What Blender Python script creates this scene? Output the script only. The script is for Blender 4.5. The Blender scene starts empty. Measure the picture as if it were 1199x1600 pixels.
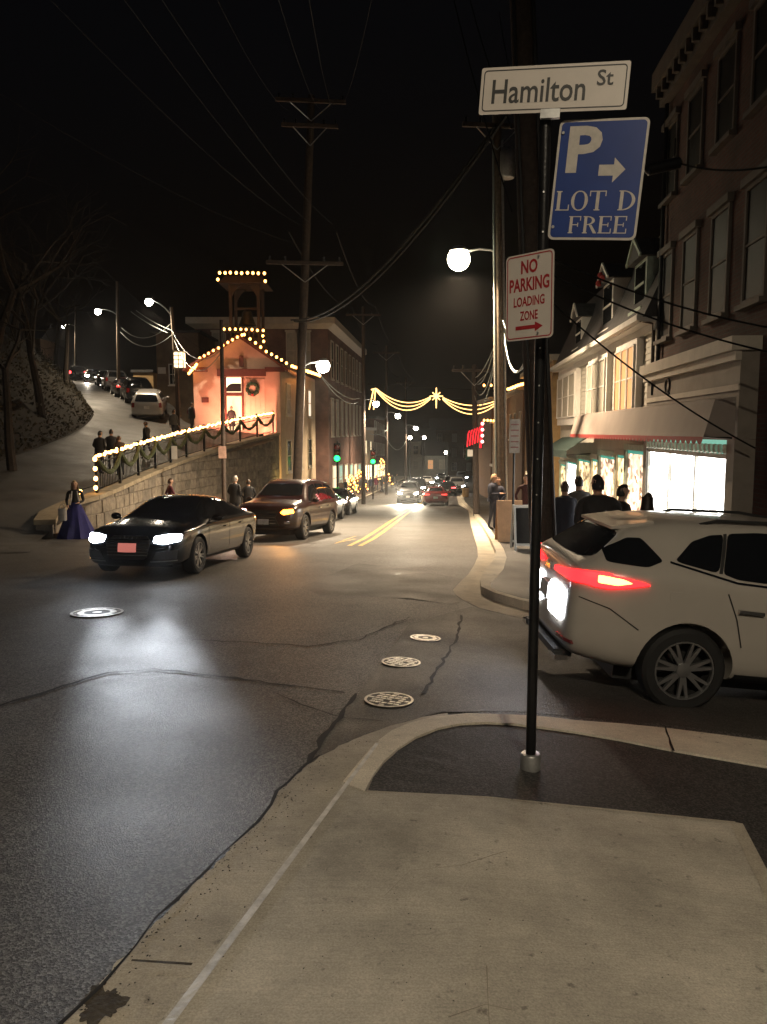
import bpy, bmesh, math, random
from mathutils import Vector, Matrix
from mathutils.bvhtree import BVHTree
random.seed(7)
R = math.radians
scn = bpy.context.scene
COL = scn.collection

# ------------------------------------------------------------------ camera
CAM_Z, PITCH, FPX = 1.75, R(6.0), 1200.0
cam_d = bpy.data.cameras.new('camera'); cam = bpy.data.objects.new('camera', cam_d); COL.objects.link(cam)
cam.location = (0, 0, CAM_Z); cam.rotation_euler = (R(90) - PITCH, 0, 0)
cam_d.sensor_fit = 'VERTICAL'; cam_d.sensor_height = 24.0; cam_d.lens = 18.0
cam_d.clip_start = 0.05; cam_d.clip_end = 3000
scn.camera = cam
# ------------------------------------------------------------------ night sky, faint moonlight, exposure
world = bpy.data.worlds.new('World'); scn.world = world; world.use_nodes = True
wn = world.node_tree.nodes; wl = world.node_tree.links
sky = wn.new('ShaderNodeTexSky'); sky.sky_type = 'NISHITA'; sky.sun_disc = False
sky.sun_elevation = R(-4.0); sky.sun_rotation = R(200); sky.air_density = 1.0; sky.dust_density = 0.5
bg = wn['Background']; bg.inputs['Strength'].default_value = 0.10
wl.new(sky.outputs[0], bg.inputs['Color'])
sun_d = bpy.data.lights.new('moonlight', 'SUN'); sun_d.energy = 0.006; sun_d.angle = R(0.5); sun_d.color = (0.85, 0.9, 1.0)
sun = bpy.data.objects.new('moonlight', sun_d); COL.objects.link(sun); sun.rotation_euler = (R(40), 0, R(200))
scn.view_settings.view_transform = 'Standard'; scn.view_settings.look = 'None'
scn.view_settings.exposure = 0.0; scn.view_settings.gamma = 1.0; scn.view_settings.use_curve_mapping = False
cy = scn.cycles
cy.use_denoising = True; cy.max_bounces = 5; cy.diffuse_bounces = 3; cy.glossy_bounces = 3; cy.transmission_bounces = 4
cy.sample_clamp_indirect = 4.0; cy.sample_clamp_direct = 0.0; cy.caustics_reflective = False; cy.caustics_refractive = False
cy.use_light_tree = True; cy.volume_bounces = 0; cy.use_adaptive_sampling = True; cy.adaptive_threshold = 0.02

# ------------------------------------------------------------------ surveying helpers
SINP, COSP = math.sin(PITCH), math.cos(PITCH)
def ray(px, py):
    u = (px - 599.5) / FPX; v = (800.0 - py) / FPX
    return Vector((u, COSP + v * SINP, -SINP + v * COSP))
def P(px, py, Y):
    d = ray(px, py); t = Y / d.y
    return Vector((d.x * t, Y, CAM_Z + d.z * t))
def sstep(a, b, x):
    t = min(1, max(0, (x - a) / (b - a))); return t * t * (3 - 2 * t)
def g(x, y):
    if y < 15: z = -0.12 - 0.05 * y
    elif y < 62: z = -0.87 - 0.068 * (y - 15)
    else: z = -4.066 - 0.035 * (min(y, 170) - 62)
    if x > 0.3: z -= 0.09 * (min(x, 14) - 0.3) * (1 - sstep(9, 16, y))
    return z
def G(px, py, off=0.0):
    d = ray(px, py); lo, hi = 0.3, 220.0
    def f(t):
        return CAM_Z + d.z * t - (g(d.x * t, d.y * t) + off)
    t = lo
    while t < hi:
        if f(t) < 0: break
        lo = t; t *= 1.02
    hi = t
    for _ in range(40):
        m = (lo + hi) / 2
        if f(m) > 0: lo = m
        else: hi = m
    return Vector((d.x * lo, d.y * lo, CAM_Z + d.z * lo))
KD = 0.083
def F(px, py, a, k=KD):
    """point of the picture on the vertical plane X = a + k*Y"""
    d = ray(px, py); t = a / (d.x - k * d.y)
    return Vector((d.x * t, d.y * t, CAM_Z + d.z * t))

# ------------------------------------------------------------------ materials
MATS = {}
def _nt(name):
    m = bpy.data.materials.new(name); m.use_nodes = True
    return m, m.node_tree.nodes, m.node_tree.links, m.node_tree.nodes['Principled BSDF']
def mat(name, col, rough=0.6, metal=0.0, var=0.25, scale=6.0, bump=0.0, bscale=40.0, spec=0.5, coat=0.0):
    if name in MATS: return MATS[name]
    m, n, l, b = _nt(name)
    b.inputs['Roughness'].default_value = rough; b.inputs['Metallic'].default_value = metal
    b.inputs['Specular IOR Level'].default_value = spec
    if coat: b.inputs['Coat Weight'].default_value = coat; b.inputs['Coat Roughness'].default_value = 0.08
    tc = n.new('ShaderNodeTexCoord')
    nz = n.new('ShaderNodeTexNoise'); nz.inputs['Scale'].default_value = scale; nz.inputs['Detail'].default_value = 6; nz.inputs['Roughness'].default_value = 0.65
    l.new(tc.outputs['Object'], nz.inputs['Vector'])
    mr = n.new('ShaderNodeMapRange'); mr.inputs['From Min'].default_value = 0.3; mr.inputs['From Max'].default_value = 0.7
    mr.inputs['To Min'].default_value = 1 - var; mr.inputs['To Max'].default_value = 1 + var
    l.new(nz.outputs['Fac'], mr.inputs['Value'])
    mx = n.new('ShaderNodeVectorMath'); mx.operation = 'SCALE'; mx.inputs[0].default_value = col[:3]
    l.new(mr.outputs[0], mx.inputs['Scale']); l.new(mx.outputs[0], b.inputs['Base Color'])
    if bump:
        n2 = n.new('ShaderNodeTexNoise'); n2.inputs['Scale'].default_value = bscale; n2.inputs['Detail'].default_value = 4
        l.new(tc.outputs['Object'], n2.inputs['Vector'])
        bp = n.new('ShaderNodeBump'); bp.inputs['Strength'].default_value = bump; bp.inputs['Distance'].default_value = 0.02
        l.new(n2.outputs['Fac'], bp.inputs['Height']); l.new(bp.outputs[0], b.inputs['Normal'])
    MATS[name] = m
    return m
def emat(name, col, strength, sample=True):
    if name in MATS: return MATS[name]
    m, n, l, b = _nt(name)
    b.inputs['Base Color'].default_value = (*[c * 0.5 for c in col[:3]], 1)
    b.inputs['Emission Color'].default_value = (*col[:3], 1); b.inputs['Emission Strength'].default_value = strength
    if not sample: m.cycles.emission_sampling = 'NONE'
    MATS[name] = m
    return m
def glassmat(name, col, rough=0.06):
    if name in MATS: return MATS[name]
    m, n, l, b = _nt(name)
    b.inputs['Base Color'].default_value = (*col, 1); b.inputs['Roughness'].default_value = rough
    b.inputs['Specular IOR Level'].default_value = 0.7
    MATS[name] = m
    return m

def asphalt_mat(name, base, rough_lo, rough_hi, speck, bump):
    m, n, l, b = _nt(name)
    tc = n.new('ShaderNodeTexCoord')
    def noise(sc, det=3, rg=0.6):
        z = n.new('ShaderNodeTexNoise'); z.inputs['Scale'].default_value = sc; z.inputs['Detail'].default_value = det; z.inputs['Roughness'].default_value = rg
        l.new(tc.outputs['Object'], z.inputs['Vector']); return z
    big = noise(0.45, 8, 0.75); fine = noise(190, 2, 0.7)
    vo = n.new('ShaderNodeTexVoronoi'); vo.inputs['Scale'].default_value = 95; l.new(tc.outputs['Object'], vo.inputs['Vector'])
    ramp = n.new('ShaderNodeValToRGB'); ramp.color_ramp.elements[0].position = 0.3; ramp.color_ramp.elements[1].position = 0.75
    ramp.color_ramp.elements[0].color = (*[c * 0.7 for c in base], 1); ramp.color_ramp.elements[1].color = (*[c * 1.3 for c in base], 1)
    l.new(big.outputs['Fac'], ramp.inputs['Fac'])
    st = n.new('ShaderNodeMapRange'); st.inputs['From Min'].default_value = 0.35; st.inputs['From Max'].default_value = 1.0
    st.inputs['To Min'].default_value = 0.6; st.inputs['To Max'].default_value = 1 + speck
    l.new(vo.outputs['Color'], st.inputs['Value'])
    sc = n.new('ShaderNodeVectorMath'); sc.operation = 'SCALE'; l.new(ramp.outputs['Color'], sc.inputs[0]); l.new(st.outputs[0], sc.inputs['Scale'])
    l.new(sc.outputs[0], b.inputs['Base Color'])
    wet = noise(0.8, 5, 0.6); rr = n.new('ShaderNodeMapRange'); rr.inputs['From Min'].default_value = 0.35; rr.inputs['From Max'].default_value = 0.65
    rr.inputs['To Min'].default_value = rough_lo; rr.inputs['To Max'].default_value = rough_hi
    l.new(wet.outputs['Fac'], rr.inputs['Value']); l.new(rr.outputs[0], b.inputs['Roughness'])
    ad = n.new('ShaderNodeMath'); ad.operation = 'MULTIPLY_ADD'; ad.inputs[1].default_value = 0.6
    l.new(vo.outputs['Distance'], ad.inputs[0]); l.new(fine.outputs['Fac'], ad.inputs[2])
    bp = n.new('ShaderNodeBump'); bp.inputs['Strength'].default_value = bump; bp.inputs['Distance'].default_value = 0.005
    l.new(ad.outputs[0], bp.inputs['Height']); l.new(bp.outputs[0], b.inputs['Normal'])
    b.inputs['Specular IOR Level'].default_value = 0.42
    MATS[name] = m; return m
def concrete_mat(name, base, stain=0.5):
    m, n, l, b = _nt(name)
    tc = n.new('ShaderNodeTexCoord')
    def noise(sc, det=5, rg=0.65, vec=None):
        z = n.new('ShaderNodeTexNoise'); z.inputs['Scale'].default_value = sc; z.inputs['Detail'].default_value = det; z.inputs['Roughness'].default_value = rg
        l.new(vec or tc.outputs['Object'], z.inputs['Vector']); return z
    a = noise(1.6, 8, 0.7)
    mp = n.new('ShaderNodeMapping'); mp.inputs['Scale'].default_value = (3, 60, 3); l.new(tc.outputs['Object'], mp.inputs['Vector'])
    broom = noise(1.5, 3, 0.6, mp.outputs[0])
    fine = noise(120, 2, 0.6); spot = noise(14, 4, 0.6)
    ramp = n.new('ShaderNodeValToRGB'); e = ramp.color_ramp.elements
    e[0].position = 0.32; e[0].color = (*[c * (1 - stain * 0.75) for c in base], 1)
    e[1].position = 0.68; e[1].color = (*[c * 1.18 for c in base], 1)
    l.new(a.outputs['Fac'], ramp.inputs['Fac'])
    def rng(src, lo, hi, f0=0.3, f1=0.7):
        r = n.new('ShaderNodeMapRange'); r.inputs['From Min'].default_value = f0; r.inputs['From Max'].default_value = f1
        r.inputs['To Min'].default_value = lo; r.inputs['To Max'].default_value = hi; l.new(src, r.inputs['Value']); return r.outputs[0]
    m1 = n.new('ShaderNodeMath'); m1.operation = 'MULTIPLY'; l.new(rng(broom.outputs['Fac'], 0.92, 1.06), m1.inputs[0]); l.new(rng(fine.outputs['Fac'], 0.8, 1.2), m1.inputs[1])
    m2 = n.new('ShaderNodeMath'); m2.operation = 'MULTIPLY'; l.new(m1.outputs[0], m2.inputs[0]); l.new(rng(spot.outputs['Fac'], 0.45, 1.0, 0.27, 0.36), m2.inputs[1])
    sc = n.new('ShaderNodeVectorMath'); sc.operation = 'SCALE'; l.new(ramp.outputs['Color'], sc.inputs[0]); l.new(m2.outputs[0], sc.inputs['Scale'])
    l.new(sc.outputs[0], b.inputs['Base Color'])
    b.inputs['Roughness'].default_value = 0.82
    ad = n.new('ShaderNodeMath'); ad.operation = 'ADD'; l.new(broom.outputs['Fac'], ad.inputs[0]); l.new(fine.outputs['Fac'], ad.inputs[1])
    bp = n.new('ShaderNodeBump'); bp.inputs['Strength'].default_value = 0.45; bp.inputs['Distance'].default_value = 0.006
    l.new(ad.outputs[0], bp.inputs['Height']); l.new(bp.outputs[0], b.inputs['Normal'])
    MATS[name] = m; return m
def brick_mat(name, c1, c2, mortar):
    m, n, l, b = _nt(name)
    tc = n.new('ShaderNodeTexCoord')
    sp = n.new('ShaderNodeSeparateXYZ'); l.new(tc.outputs['Object'], sp.inputs[0])
    ax = n.new('ShaderNodeMath'); ax.operation = 'ADD'; l.new(sp.outputs['X'], ax.inputs[0]); l.new(sp.outputs['Y'], ax.inputs[1])
    cb = n.new('ShaderNodeCombineXYZ'); l.new(ax.outputs[0], cb.inputs['X']); l.new(sp.outputs['Z'], cb.inputs['Y'])
    br = n.new('ShaderNodeTexBrick'); br.inputs['Scale'].default_value = 1.0
    br.inputs['Brick Width'].default_value = 0.21; br.inputs['Row Height'].default_value = 0.075; br.inputs['Mortar Size'].default_value = 0.008
    br.inputs['Color1'].default_value = (*c1, 1); br.inputs['Color2'].default_value = (*c2, 1); br.inputs['Mortar'].default_value = (*mortar, 1)
    br.inputs['Bias'].default_value = -0.1
    l.new(cb.outputs[0], br.inputs['Vector'])
    nz = n.new('ShaderNodeTexNoise'); nz.inputs['Scale'].default_value = 1.3; nz.inputs['Detail'].default_value = 7; l.new(tc.outputs['Object'], nz.inputs['Vector'])
    mr = n.new('ShaderNodeMapRange'); mr.inputs['From Min'].default_value = 0.3; mr.inputs['From Max'].default_value = 0.7; mr.inputs['To Min'].default_value = 0.6; mr.inputs['To Max'].default_value = 1.25
    l.new(nz.outputs['Fac'], mr.inputs['Value'])
    sc = n.new('ShaderNodeVectorMath'); sc.operation = 'SCALE'; l.new(br.outputs['Color'], sc.inputs[0]); l.new(mr.outputs[0], sc.inputs['Scale'])
    l.new(sc.outputs[0], b.inputs['Base Color']); b.inputs['Roughness'].default_value = 0.85
    bp = n.new('ShaderNodeBump'); bp.inputs['Strength'].default_value = 0.6; bp.inputs['Distance'].default_value = 0.01; bp.invert = True
    l.new(br.outputs['Fac'], bp.inputs['Height']); l.new(bp.outputs[0], b.inputs['Normal'])
    MATS[name] = m; return m

M_ASPH = asphalt_mat('asphalt', (0.064, 0.061, 0.057), 0.56, 0.66, 2.4, 0.9)
M_PATCH = asphalt_mat('asphalt_patch', (0.055, 0.050, 0.045), 0.5, 0.7, 0.8, 0.7)
M_FRESH = asphalt_mat('asphalt_fresh', (0.045, 0.043, 0.042), 0.65, 0.85, 1.2, 0.9)
M_CHURCH = asphalt_mat('asphalt_side_road', (0.10, 0.096, 0.09), 0.42, 0.62, 0.5, 0.4)
M_CONC = concrete_mat('concrete_slab', (0.44, 0.405, 0.34), 0.5)
M_GUTTER = concrete_mat('concrete_gutter', (0.43, 0.385, 0.31), 0.5)
M_KERB = concrete_mat('concrete_kerb', (0.60, 0.54, 0.44), 0.35)
M_NOSE = mat('kerb_steel_nosing', (0.55, 0.54, 0.52), 0.5, 0.2, 0.3, 12, 0.2, 60)
M_YEL = mat('yellow_paint', (0.55, 0.36, 0.08), 0.6, 0, 0.4, 8)
M_DARK = mat('dark_gap', (0.012, 0.011, 0.010), 0.9, 0, 0.3)
M_BRICK = brick_mat('red_brick', (0.10, 0.036, 0.024), (0.07, 0.027, 0.019), (0.075, 0.06, 0.05))
M_BRICK2 = brick_mat('dark_brick', (0.20, 0.09, 0.065), (0.15, 0.07, 0.05), (0.19, 0.16, 0.14))
M_TRIM = mat('cream_trim', (0.55, 0.50, 0.42), 0.6, 0, 0.12, 3, 0.1, 20)
M_WHITE = mat('white_paint', (0.74, 0.72, 0.68), 0.55, 0, 0.1, 3)
M_CLAP = mat('painted_clapboard', (0.50, 0.48, 0.42), 0.65, 0, 0.12, 3, 0.1, 12)
M_WOOD = mat('creosote_pole', (0.045, 0.030, 0.022), 0.8, 0, 0.4, 9, 0.5, 30)
M_WOOD2 = mat('grey_pole', (0.11, 0.085, 0.06), 0.8, 0, 0.35, 9, 0.4, 30)
M_BLACK = mat('black_metal', (0.012, 0.012, 0.013), 0.35, 0.3, 0.3, 12, 0.1, 60)
M_GALV = mat('galvanised_steel', (0.42, 0.42, 0.41), 0.42, 0.7, 0.25, 18)
M_CABLE = mat('black_cable', (0.006, 0.006, 0.006), 0.7, 0, 0.1, spec=0.2)
M_CABLEG = mat('grey_cable', (0.26, 0.30, 0.29), 0.4, 0.3, 0.1)
M_GLASSR = mat('dark_dull_glass', (0.014, 0.013, 0.012), 0.5, 0, 0.3, 2, spec=0.12)  # dull glass, no curtain behind; keeps the lamp reflection off the panes
M_GLASS = glassmat('window_glass', (0.015, 0.017, 0.02))
M_SHADE = mat('window_shade', (0.42, 0.40, 0.34), 0.7, 0, 0.15, 3)
M_ROOF = mat('slate_roof', (0.045, 0.045, 0.048), 0.7, 0, 0.4, 5, 0.5, 14)
M_STONE = mat('granite_stone', (0.22, 0.19, 0.15), 0.85, 0, 0.45, 3.5, 0.6, 14)
M_STONEB = mat('granite_stone_dark', (0.16, 0.14, 0.115), 0.85, 0, 0.45, 3.5, 0.6, 14)
M_COPING = mat('coping_stone', (0.32, 0.27, 0.19), 0.8, 0, 0.3, 3, 0.3, 18)
M_BULB = emat('warm_bulb', (1.0, 0.40, 0.085), 11.0)
M_BULBF = emat('warm_bulb_fence', (1.0, 0.48, 0.13), 16.0)
M_ROPE = emat('rope_light', (1.0, 0.56, 0.18), 3.6)
M_REDL = emat('red_light', (1.0, 0.012, 0.03), 1.4)
M_LAMP = emat('street_lamp_glow', (1.0, 0.90, 0.62), 42.0)
M_LAMPW = emat('street_lamp_white', (1.0, 0.92, 0.76), 60.0)
M_GREEN = emat('signal_green', (0.01, 1.0, 0.11), 8.0)
def shop_mat(name, col, lo, hi, sc):
    m = emat(name, col, hi); n, l = m.node_tree.nodes, m.node_tree.links; b = n['Principled BSDF']
    tc = n.new('ShaderNodeTexCoord'); mp = n.new('ShaderNodeMapping'); mp.inputs['Scale'].default_value = (1.0, 1.0, 1.6); l.new(tc.outputs['Object'], mp.inputs['Vector'])
    vo = n.new('ShaderNodeTexVoronoi'); vo.distance = 'CHEBYCHEV'; vo.inputs['Scale'].default_value = sc; l.new(mp.outputs[0], vo.inputs['Vector'])
    nz = n.new('ShaderNodeTexNoise'); nz.inputs['Scale'].default_value = 1.2; l.new(tc.outputs['Object'], nz.inputs['Vector'])
    sp = n.new('ShaderNodeSeparateColor'); l.new(vo.outputs['Color'], sp.inputs[0])
    mu = n.new('ShaderNodeMath'); mu.operation = 'MULTIPLY'; l.new(sp.outputs[0], mu.inputs[0]); l.new(nz.outputs['Fac'], mu.inputs[1])
    mr = n.new('ShaderNodeMapRange'); mr.inputs['From Min'].default_value = 0.05; mr.inputs['From Max'].default_value = 0.5; mr.inputs['To Min'].default_value = lo; mr.inputs['To Max'].default_value = hi
    l.new(mu.outputs[0], mr.inputs['Value']); l.new(mr.outputs[0], b.inputs['Emission Strength']); return m
M_SHOPW = shop_mat('lit_shop_window', (1.0, 0.97, 0.90), 1.5, 11.0, 4.0)
M_SHOPP = shop_mat('lit_shop_pink', (1.0, 0.66, 0.46), 0.12, 3.2, 5.0)
M_SHOPY = shop_mat('lit_shop_warm', (1.0, 0.74, 0.40), 0.08, 2.6, 5.0)
M_WINW = emat('lit_window_warm', (1.0, 0.50, 0.22), 0.55)
M_WINC = emat('lit_window_cream', (1.0, 0.82, 0.50), 2.6)

# ------------------------------------------------------------------ mesh builder
def link(o, parent=None):
    COL.objects.link(o)
    if parent is not None: o.parent = parent
    return o
BASE = {}
def empty(name, loc=(0, 0, 0), rz=0.0, rot=None):
    o = bpy.data.objects.new(name, None); o.empty_display_size = 0.2
    link(o); o.location = loc; o.rotation_euler = rot if rot else (0, 0, rz)
    return o
def tag(o, label=None, cat=None, group=None, kind=None):
    if label: o['label'] = label
    if cat: o['category'] = cat
    if group: o['group'] = group
    if kind: o['kind'] = kind
    return o
def thing(name, label, cat, loc=(0, 0, 0), rz=0.0, group=None, rot=None):
    return tag(empty(name, loc, rz, rot), label, cat, group)
class MB:
    def __init__(s): s.v = []; s.f = []
    def add(s, vs, fs):
        k = len(s.v); s.v += [Vector(v) for v in vs]; s.f += [tuple(i + k for i in f) for f in fs]; return s
    def box(s, x0, x1, y0, y1, z0, z1, M=None):
        vs = [Vector((x, y, z)) for z in (z0, z1) for y in (y0, y1) for x in (x0, x1)]
        if M: vs = [M @ v for v in vs]
        return s.add(vs, [(0, 2, 3, 1), (4, 5, 7, 6), (0, 1, 5, 4), (2, 6, 7, 3), (0, 4, 6, 2), (1, 3, 7, 5)])
    def bar(s, p0, p1, w, h):
        p0, p1 = Vector(p0), Vector(p1); d = (p1 - p0); L = d.length
        if L < 1e-6: return s
        q = d.to_track_quat('X', 'Z'); M = Matrix.Translation(p0) @ q.to_matrix().to_4x4()
        return s.box(0, L, -w / 2, w / 2, -h / 2, h / 2, M)
    def tube(s, pts, r, n=8, cap=True):
        pts = [Vector(p) for p in pts]; rs = r if isinstance(r, (list, tuple)) else [r] * len(pts)
        k = len(s.v); up = None
        for i, p in enumerate(pts):
            d = (pts[min(i + 1, len(pts) - 1)] - pts[max(i - 1, 0)]).normalized()
            if up is None: up = d.orthogonal().normalized()
            up = (up - d * up.dot(d)); up = up.normalized() if up.length > 1e-5 else d.orthogonal().normalized()
            sd = d.cross(up)
            for j in range(n):
                a = 2 * math.pi * j / n; s.v.append(p + (up * math.cos(a) + sd * math.sin(a)) * rs[i])
        for i in range(len(pts) - 1):
            for j in range(n):
                a, b = k + i * n + j, k + i * n + (j + 1) % n; s.f.append((a, b, b + n, a + n))
        if cap:
            s.f.append(tuple(k + j for j in reversed(range(n)))); e = k + (len(pts) - 1) * n; s.f.append(tuple(e + j for j in range(n)))
        return s
    def sphere(s, c, r, nu=12, nv=8, sc=(1, 1, 1)):
        c = Vector(c); k = len(s.v)
        s.v.append(c + Vector((0, 0, -r * sc[2])))
        for i in range(1, nv):
            th = -math.pi / 2 + math.pi * i / nv
            for j in range(nu):
                a = 2 * math.pi * j / nu; s.v.append(c + Vector((r * sc[0] * math.cos(th) * math.cos(a), r * sc[1] * math.cos(th) * math.sin(a), r * sc[2] * math.sin(th))))
        s.v.append(c + Vector((0, 0, r * sc[2]))); t = len(s.v) - 1
        for j in range(nu):
            s.f.append((k, k + 1 + (j + 1) % nu, k + 1 + j)); b = k + 1 + (nv - 2) * nu; s.f.append((t, b + j, b + (j + 1) % nu))
        for i in range(nv - 2):
            for j in range(nu):
                a, b = k + 1 + i * nu + j, k + 1 + i * nu + (j + 1) % nu; s.f.append((a, b, b + nu, a + nu))
        return s
    def lathe(s, prof, c=(0, 0, 0), n=20, sx=1.0, sy=1.0, M=None, cap=True):
        k = len(s.v); c = Vector(c)
        for r, z in prof:
            for j in range(n):
                a = 2 * math.pi * j / n; v = Vector((r * sx * math.cos(a), r * sy * math.sin(a), z))
                s.v.append((M @ v if M else v) + c)
        for i in range(len(prof) - 1):
            for j in range(n):
                a, b = k + i * n + j, k + i * n + (j + 1) % n; s.f.append((a, b, b + n, a + n))
        if cap: s.f.append(tuple(k + j for j in reversed(range(n)))); e = k + (len(prof) - 1) * n; s.f.append(tuple(e + j for j in range(n)))
        return s
    def prism(s, poly, M, depth):
        """poly: 2D outline in the XY plane of M, extruded along +Z by depth"""
        n = len(poly); vs = [M @ Vector((x, y, 0)) for x, y in poly] + [M @ Vector((x, y, depth)) for x, y in poly]
        fs = [tuple(reversed(range(n))), tuple(range(n, 2 * n))] + [(i, (i + 1) % n, n + (i + 1) % n, n + i) for i in range(n)]
        return s.add(vs, fs)
    def build(s, name, m, parent=None, smooth=False, origin=None, recalc=True):
        me = bpy.data.meshes.new(name)
        off = Vector(origin) if origin is not None else Vector((0, 0, 0))
        me.from_pydata([v - off for v in s.v], [], s.f)
        if recalc:
            bm = bmesh.new(); bm.from_mesh(me); bmesh.ops.recalc_face_normals(bm, faces=bm.faces); bm.to_mesh(me); bm.free()
        me.materials.append(m)
        if smooth:
            me.polygons.foreach_set('use_smooth', [True] * len(me.polygons)); me.set_sharp_from_angle(angle=R(40))
        o = bpy.data.objects.new(name, me); link(o, parent)
        if parent is None and origin is not None: o.location = off
        return o
def eval_mesh(o):
    dg = bpy.context.evaluated_depsgraph_get(); dg.update()
    return bpy.data.meshes.new_from_object(o.evaluated_get(dg))
def sheet(name, outline, off, m, thick=0.0, cell=1.0, kind='structure', hf=None, parent=None):
    """a flat piece of ground with the given outline (XY), following the terrain; thick > 0 adds side faces"""
    hf = hf or g
    bm = bmesh.new(); vs = [bm.verts.new((p[0], p[1], 0)) for p in outline]
    es = [bm.edges.new((vs[i], vs[(i + 1) % len(vs)])) for i in range(len(vs))]
    bmesh.ops.triangle_fill(bm, use_beauty=True, use_dissolve=False, edges=es)
    for _ in range(7):
        long = [e for e in bm.edges if e.calc_length() > cell]
        if not long or len(bm.faces) > 40000: break
        bmesh.ops.subdivide_edges(bm, edges=long, cuts=1); bmesh.ops.triangulate(bm, faces=[f for f in bm.faces if len(f.verts) > 3])
    for v in bm.verts: v.co.z = hf(v.co.x, v.co.y) + off
    for f in bm.faces:
        f.normal_update()
        if f.normal.z < 0: f.normal_flip()
    if thick:
        be = [e for e in bm.edges if e.is_boundary]
        r = bmesh.ops.extrude_edge_only(bm, edges=be)
        for v in [x for x in r['geom'] if isinstance(x, bmesh.types.BMVert)]: v.co.z -= thick
    me = bpy.data.meshes.new(name); bm.to_mesh(me); bm.free(); me.materials.append(m)
    o = bpy.data.objects.new(name, me); link(o, parent)
    if kind and parent is None: o['kind'] = kind
    return o
def ribbon(name, pts, width, off, m, hf=None, parent=None, jag=0.0, kind='structure'):
    """thin strip along an XY polyline laid on the ground"""
    hf = hf or g; fine = []
    for i in range(len(pts) - 1):
        a, b = Vector(pts[i][:2]), Vector(pts[i + 1][:2]); k = max(1, int((b - a).length / (0.12 if jag else 0.6)))
        fine += [a.lerp(b, j / k) for j in range(k)]
    fine.append(Vector(pts[-1][:2])); mb = MB(); L = []
    for i, p in enumerate(fine):
        d = (fine[min(i + 1, len(fine) - 1)] - fine[max(i - 1, 0)]).normalized(); nrm = Vector((-d.y, d.x))
        w = width if not isinstance(width, (tuple, list)) else width[0] + (width[1] - width[0]) * i / max(1, len(fine) - 1)
        c = p + nrm * (random.uniform(-1, 1) * jag); w2 = w * (1 if not jag else random.uniform(0.3, 1.2)) / 2
        for q in (c + nrm * w2, c - nrm * w2): L.append((q.x, q.y, hf(q.x, q.y) + off))
    mb.add(L, [(2 * i, 2 * i + 1, 2 * i + 3, 2 * i + 2) for i in range(len(fine) - 1)])
    o = mb.build(name, m, parent)
    if kind and parent is None: o['kind'] = kind
    return o
def text2d(body, size, sx=1.0, bold=0.0):
    """(verts, faces) of a line of lettering, centred on the origin in XY"""
    cu = bpy.data.curves.new('lettering', 'FONT'); cu.body = body; cu.size = size; cu.align_x = 'CENTER'; cu.align_y = 'CENTER'; cu.resolution_u = 3; cu.offset = bold
    o = bpy.data.objects.new('lettering', cu); COL.objects.link(o); me = eval_mesh(o)
    vs = [Vector((v.co.x * sx, v.co.y, 0)) for v in me.vertices]; fs = [tuple(p.vertices) for p in me.polygons]
    bpy.data.objects.remove(o); bpy.data.curves.remove(cu); bpy.data.meshes.remove(me)
    if vs:
        x0, x1 = min(v.x for v in vs), max(v.x for v in vs); y0, y1 = min(v.y for v in vs), max(v.y for v in vs)
        for v in vs: v.x -= (x0 + x1) / 2; v.y -= (y0 + y1) / 2
    return vs, fs
def text_fit(body, w, h, bold=0.0):
    vs, fs = text2d(body, 1.0, 1.0, bold)
    x = max(v.x for v in vs); y = max(v.y for v in vs)
    return [Vector((v.x / x * w / 2, v.y / y * h / 2, 0)) for v in vs], fs
# ================================================================== GROUND, ROADS, KERBS
def grid_mesh(name, xs, ys, hf, m):
    mb = MB(); nx = len(xs)
    mb.add([(x, y, hf(x, y)) for y in ys for x in xs], [(j * nx + i, j * nx + i + 1, (j + 1) * nx + i + 1, (j + 1) * nx + i) for j in range(len(ys) - 1) for i in range(nx - 1)])
    return mb.build(name, m, None, smooth=True)
M_EARTH = mat('dark_earth', (0.035, 0.03, 0.022), 0.95, 0, 0.5, 0.3, 0.5, 3)
o = grid_mesh('ground', [-900, -300, -100, -40, 0, 40, 100, 300, 900], [-300, -60, -15, 10, 40, 80, 150, 400, 1200], lambda x, y: min(-1.2, g(0, y)) - 1.6 - (4 if y > 100 else 0), M_EARTH); o['kind'] = 'structure'
road = grid_mesh('road', [-30 + i * 0.75 for i in range(94)], [-16 + j * 0.75 for j in range(60)] + [29.75 + j * 2.0 for j in range(66)], g, M_ASPH); road['kind'] = 'structure'

# --- our corner: slab, kerb, gutter pan, steel nosing, asphalt infill
TOP = 0.12
nose_a, nose_b = G(258, 1598, TOP), G(588, 1162, TOP)
nd = (nose_b - nose_a); nd.z = 0; nd.normalize()
nose_back = nose_a - nd * 9.0
def xy(l, off=0.0): return [G(px, py, off).to_2d() for px, py in l]
patch_in = xy([(570, 1237), (583, 1212), (600, 1190), (622, 1170), (650, 1152), (685, 1138), (720, 1131), (760, 1129), (800, 1131), (850, 1137), (900, 1144), (970, 1156), (1050, 1172), (1199, 1198)], TOP)
kerb_out = xy([(536, 1222), (562, 1190), (588, 1160), (612, 1142), (640, 1130), (680, 1120), (730, 1115), (800, 1117), (850, 1120), (900, 1126), (970, 1131), (1050, 1139), (1199, 1158)], TOP)
s_tl = G(536, 1222, TOP).to_2d(); s_a = G(570, 1237, TOP).to_2d(); s_b = G(1150, 1286, TOP).to_2d()
s_c = G(1200, 1385, TOP).to_2d()
rb = (s_c - s_b).normalized()
slab_out = [nose_back.to_2d(), s_tl, s_a, s_b, s_b + rb * 9.5]
sheet('sidewalk', slab_out, TOP, M_CONC, 0.25, 0.5)
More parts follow.
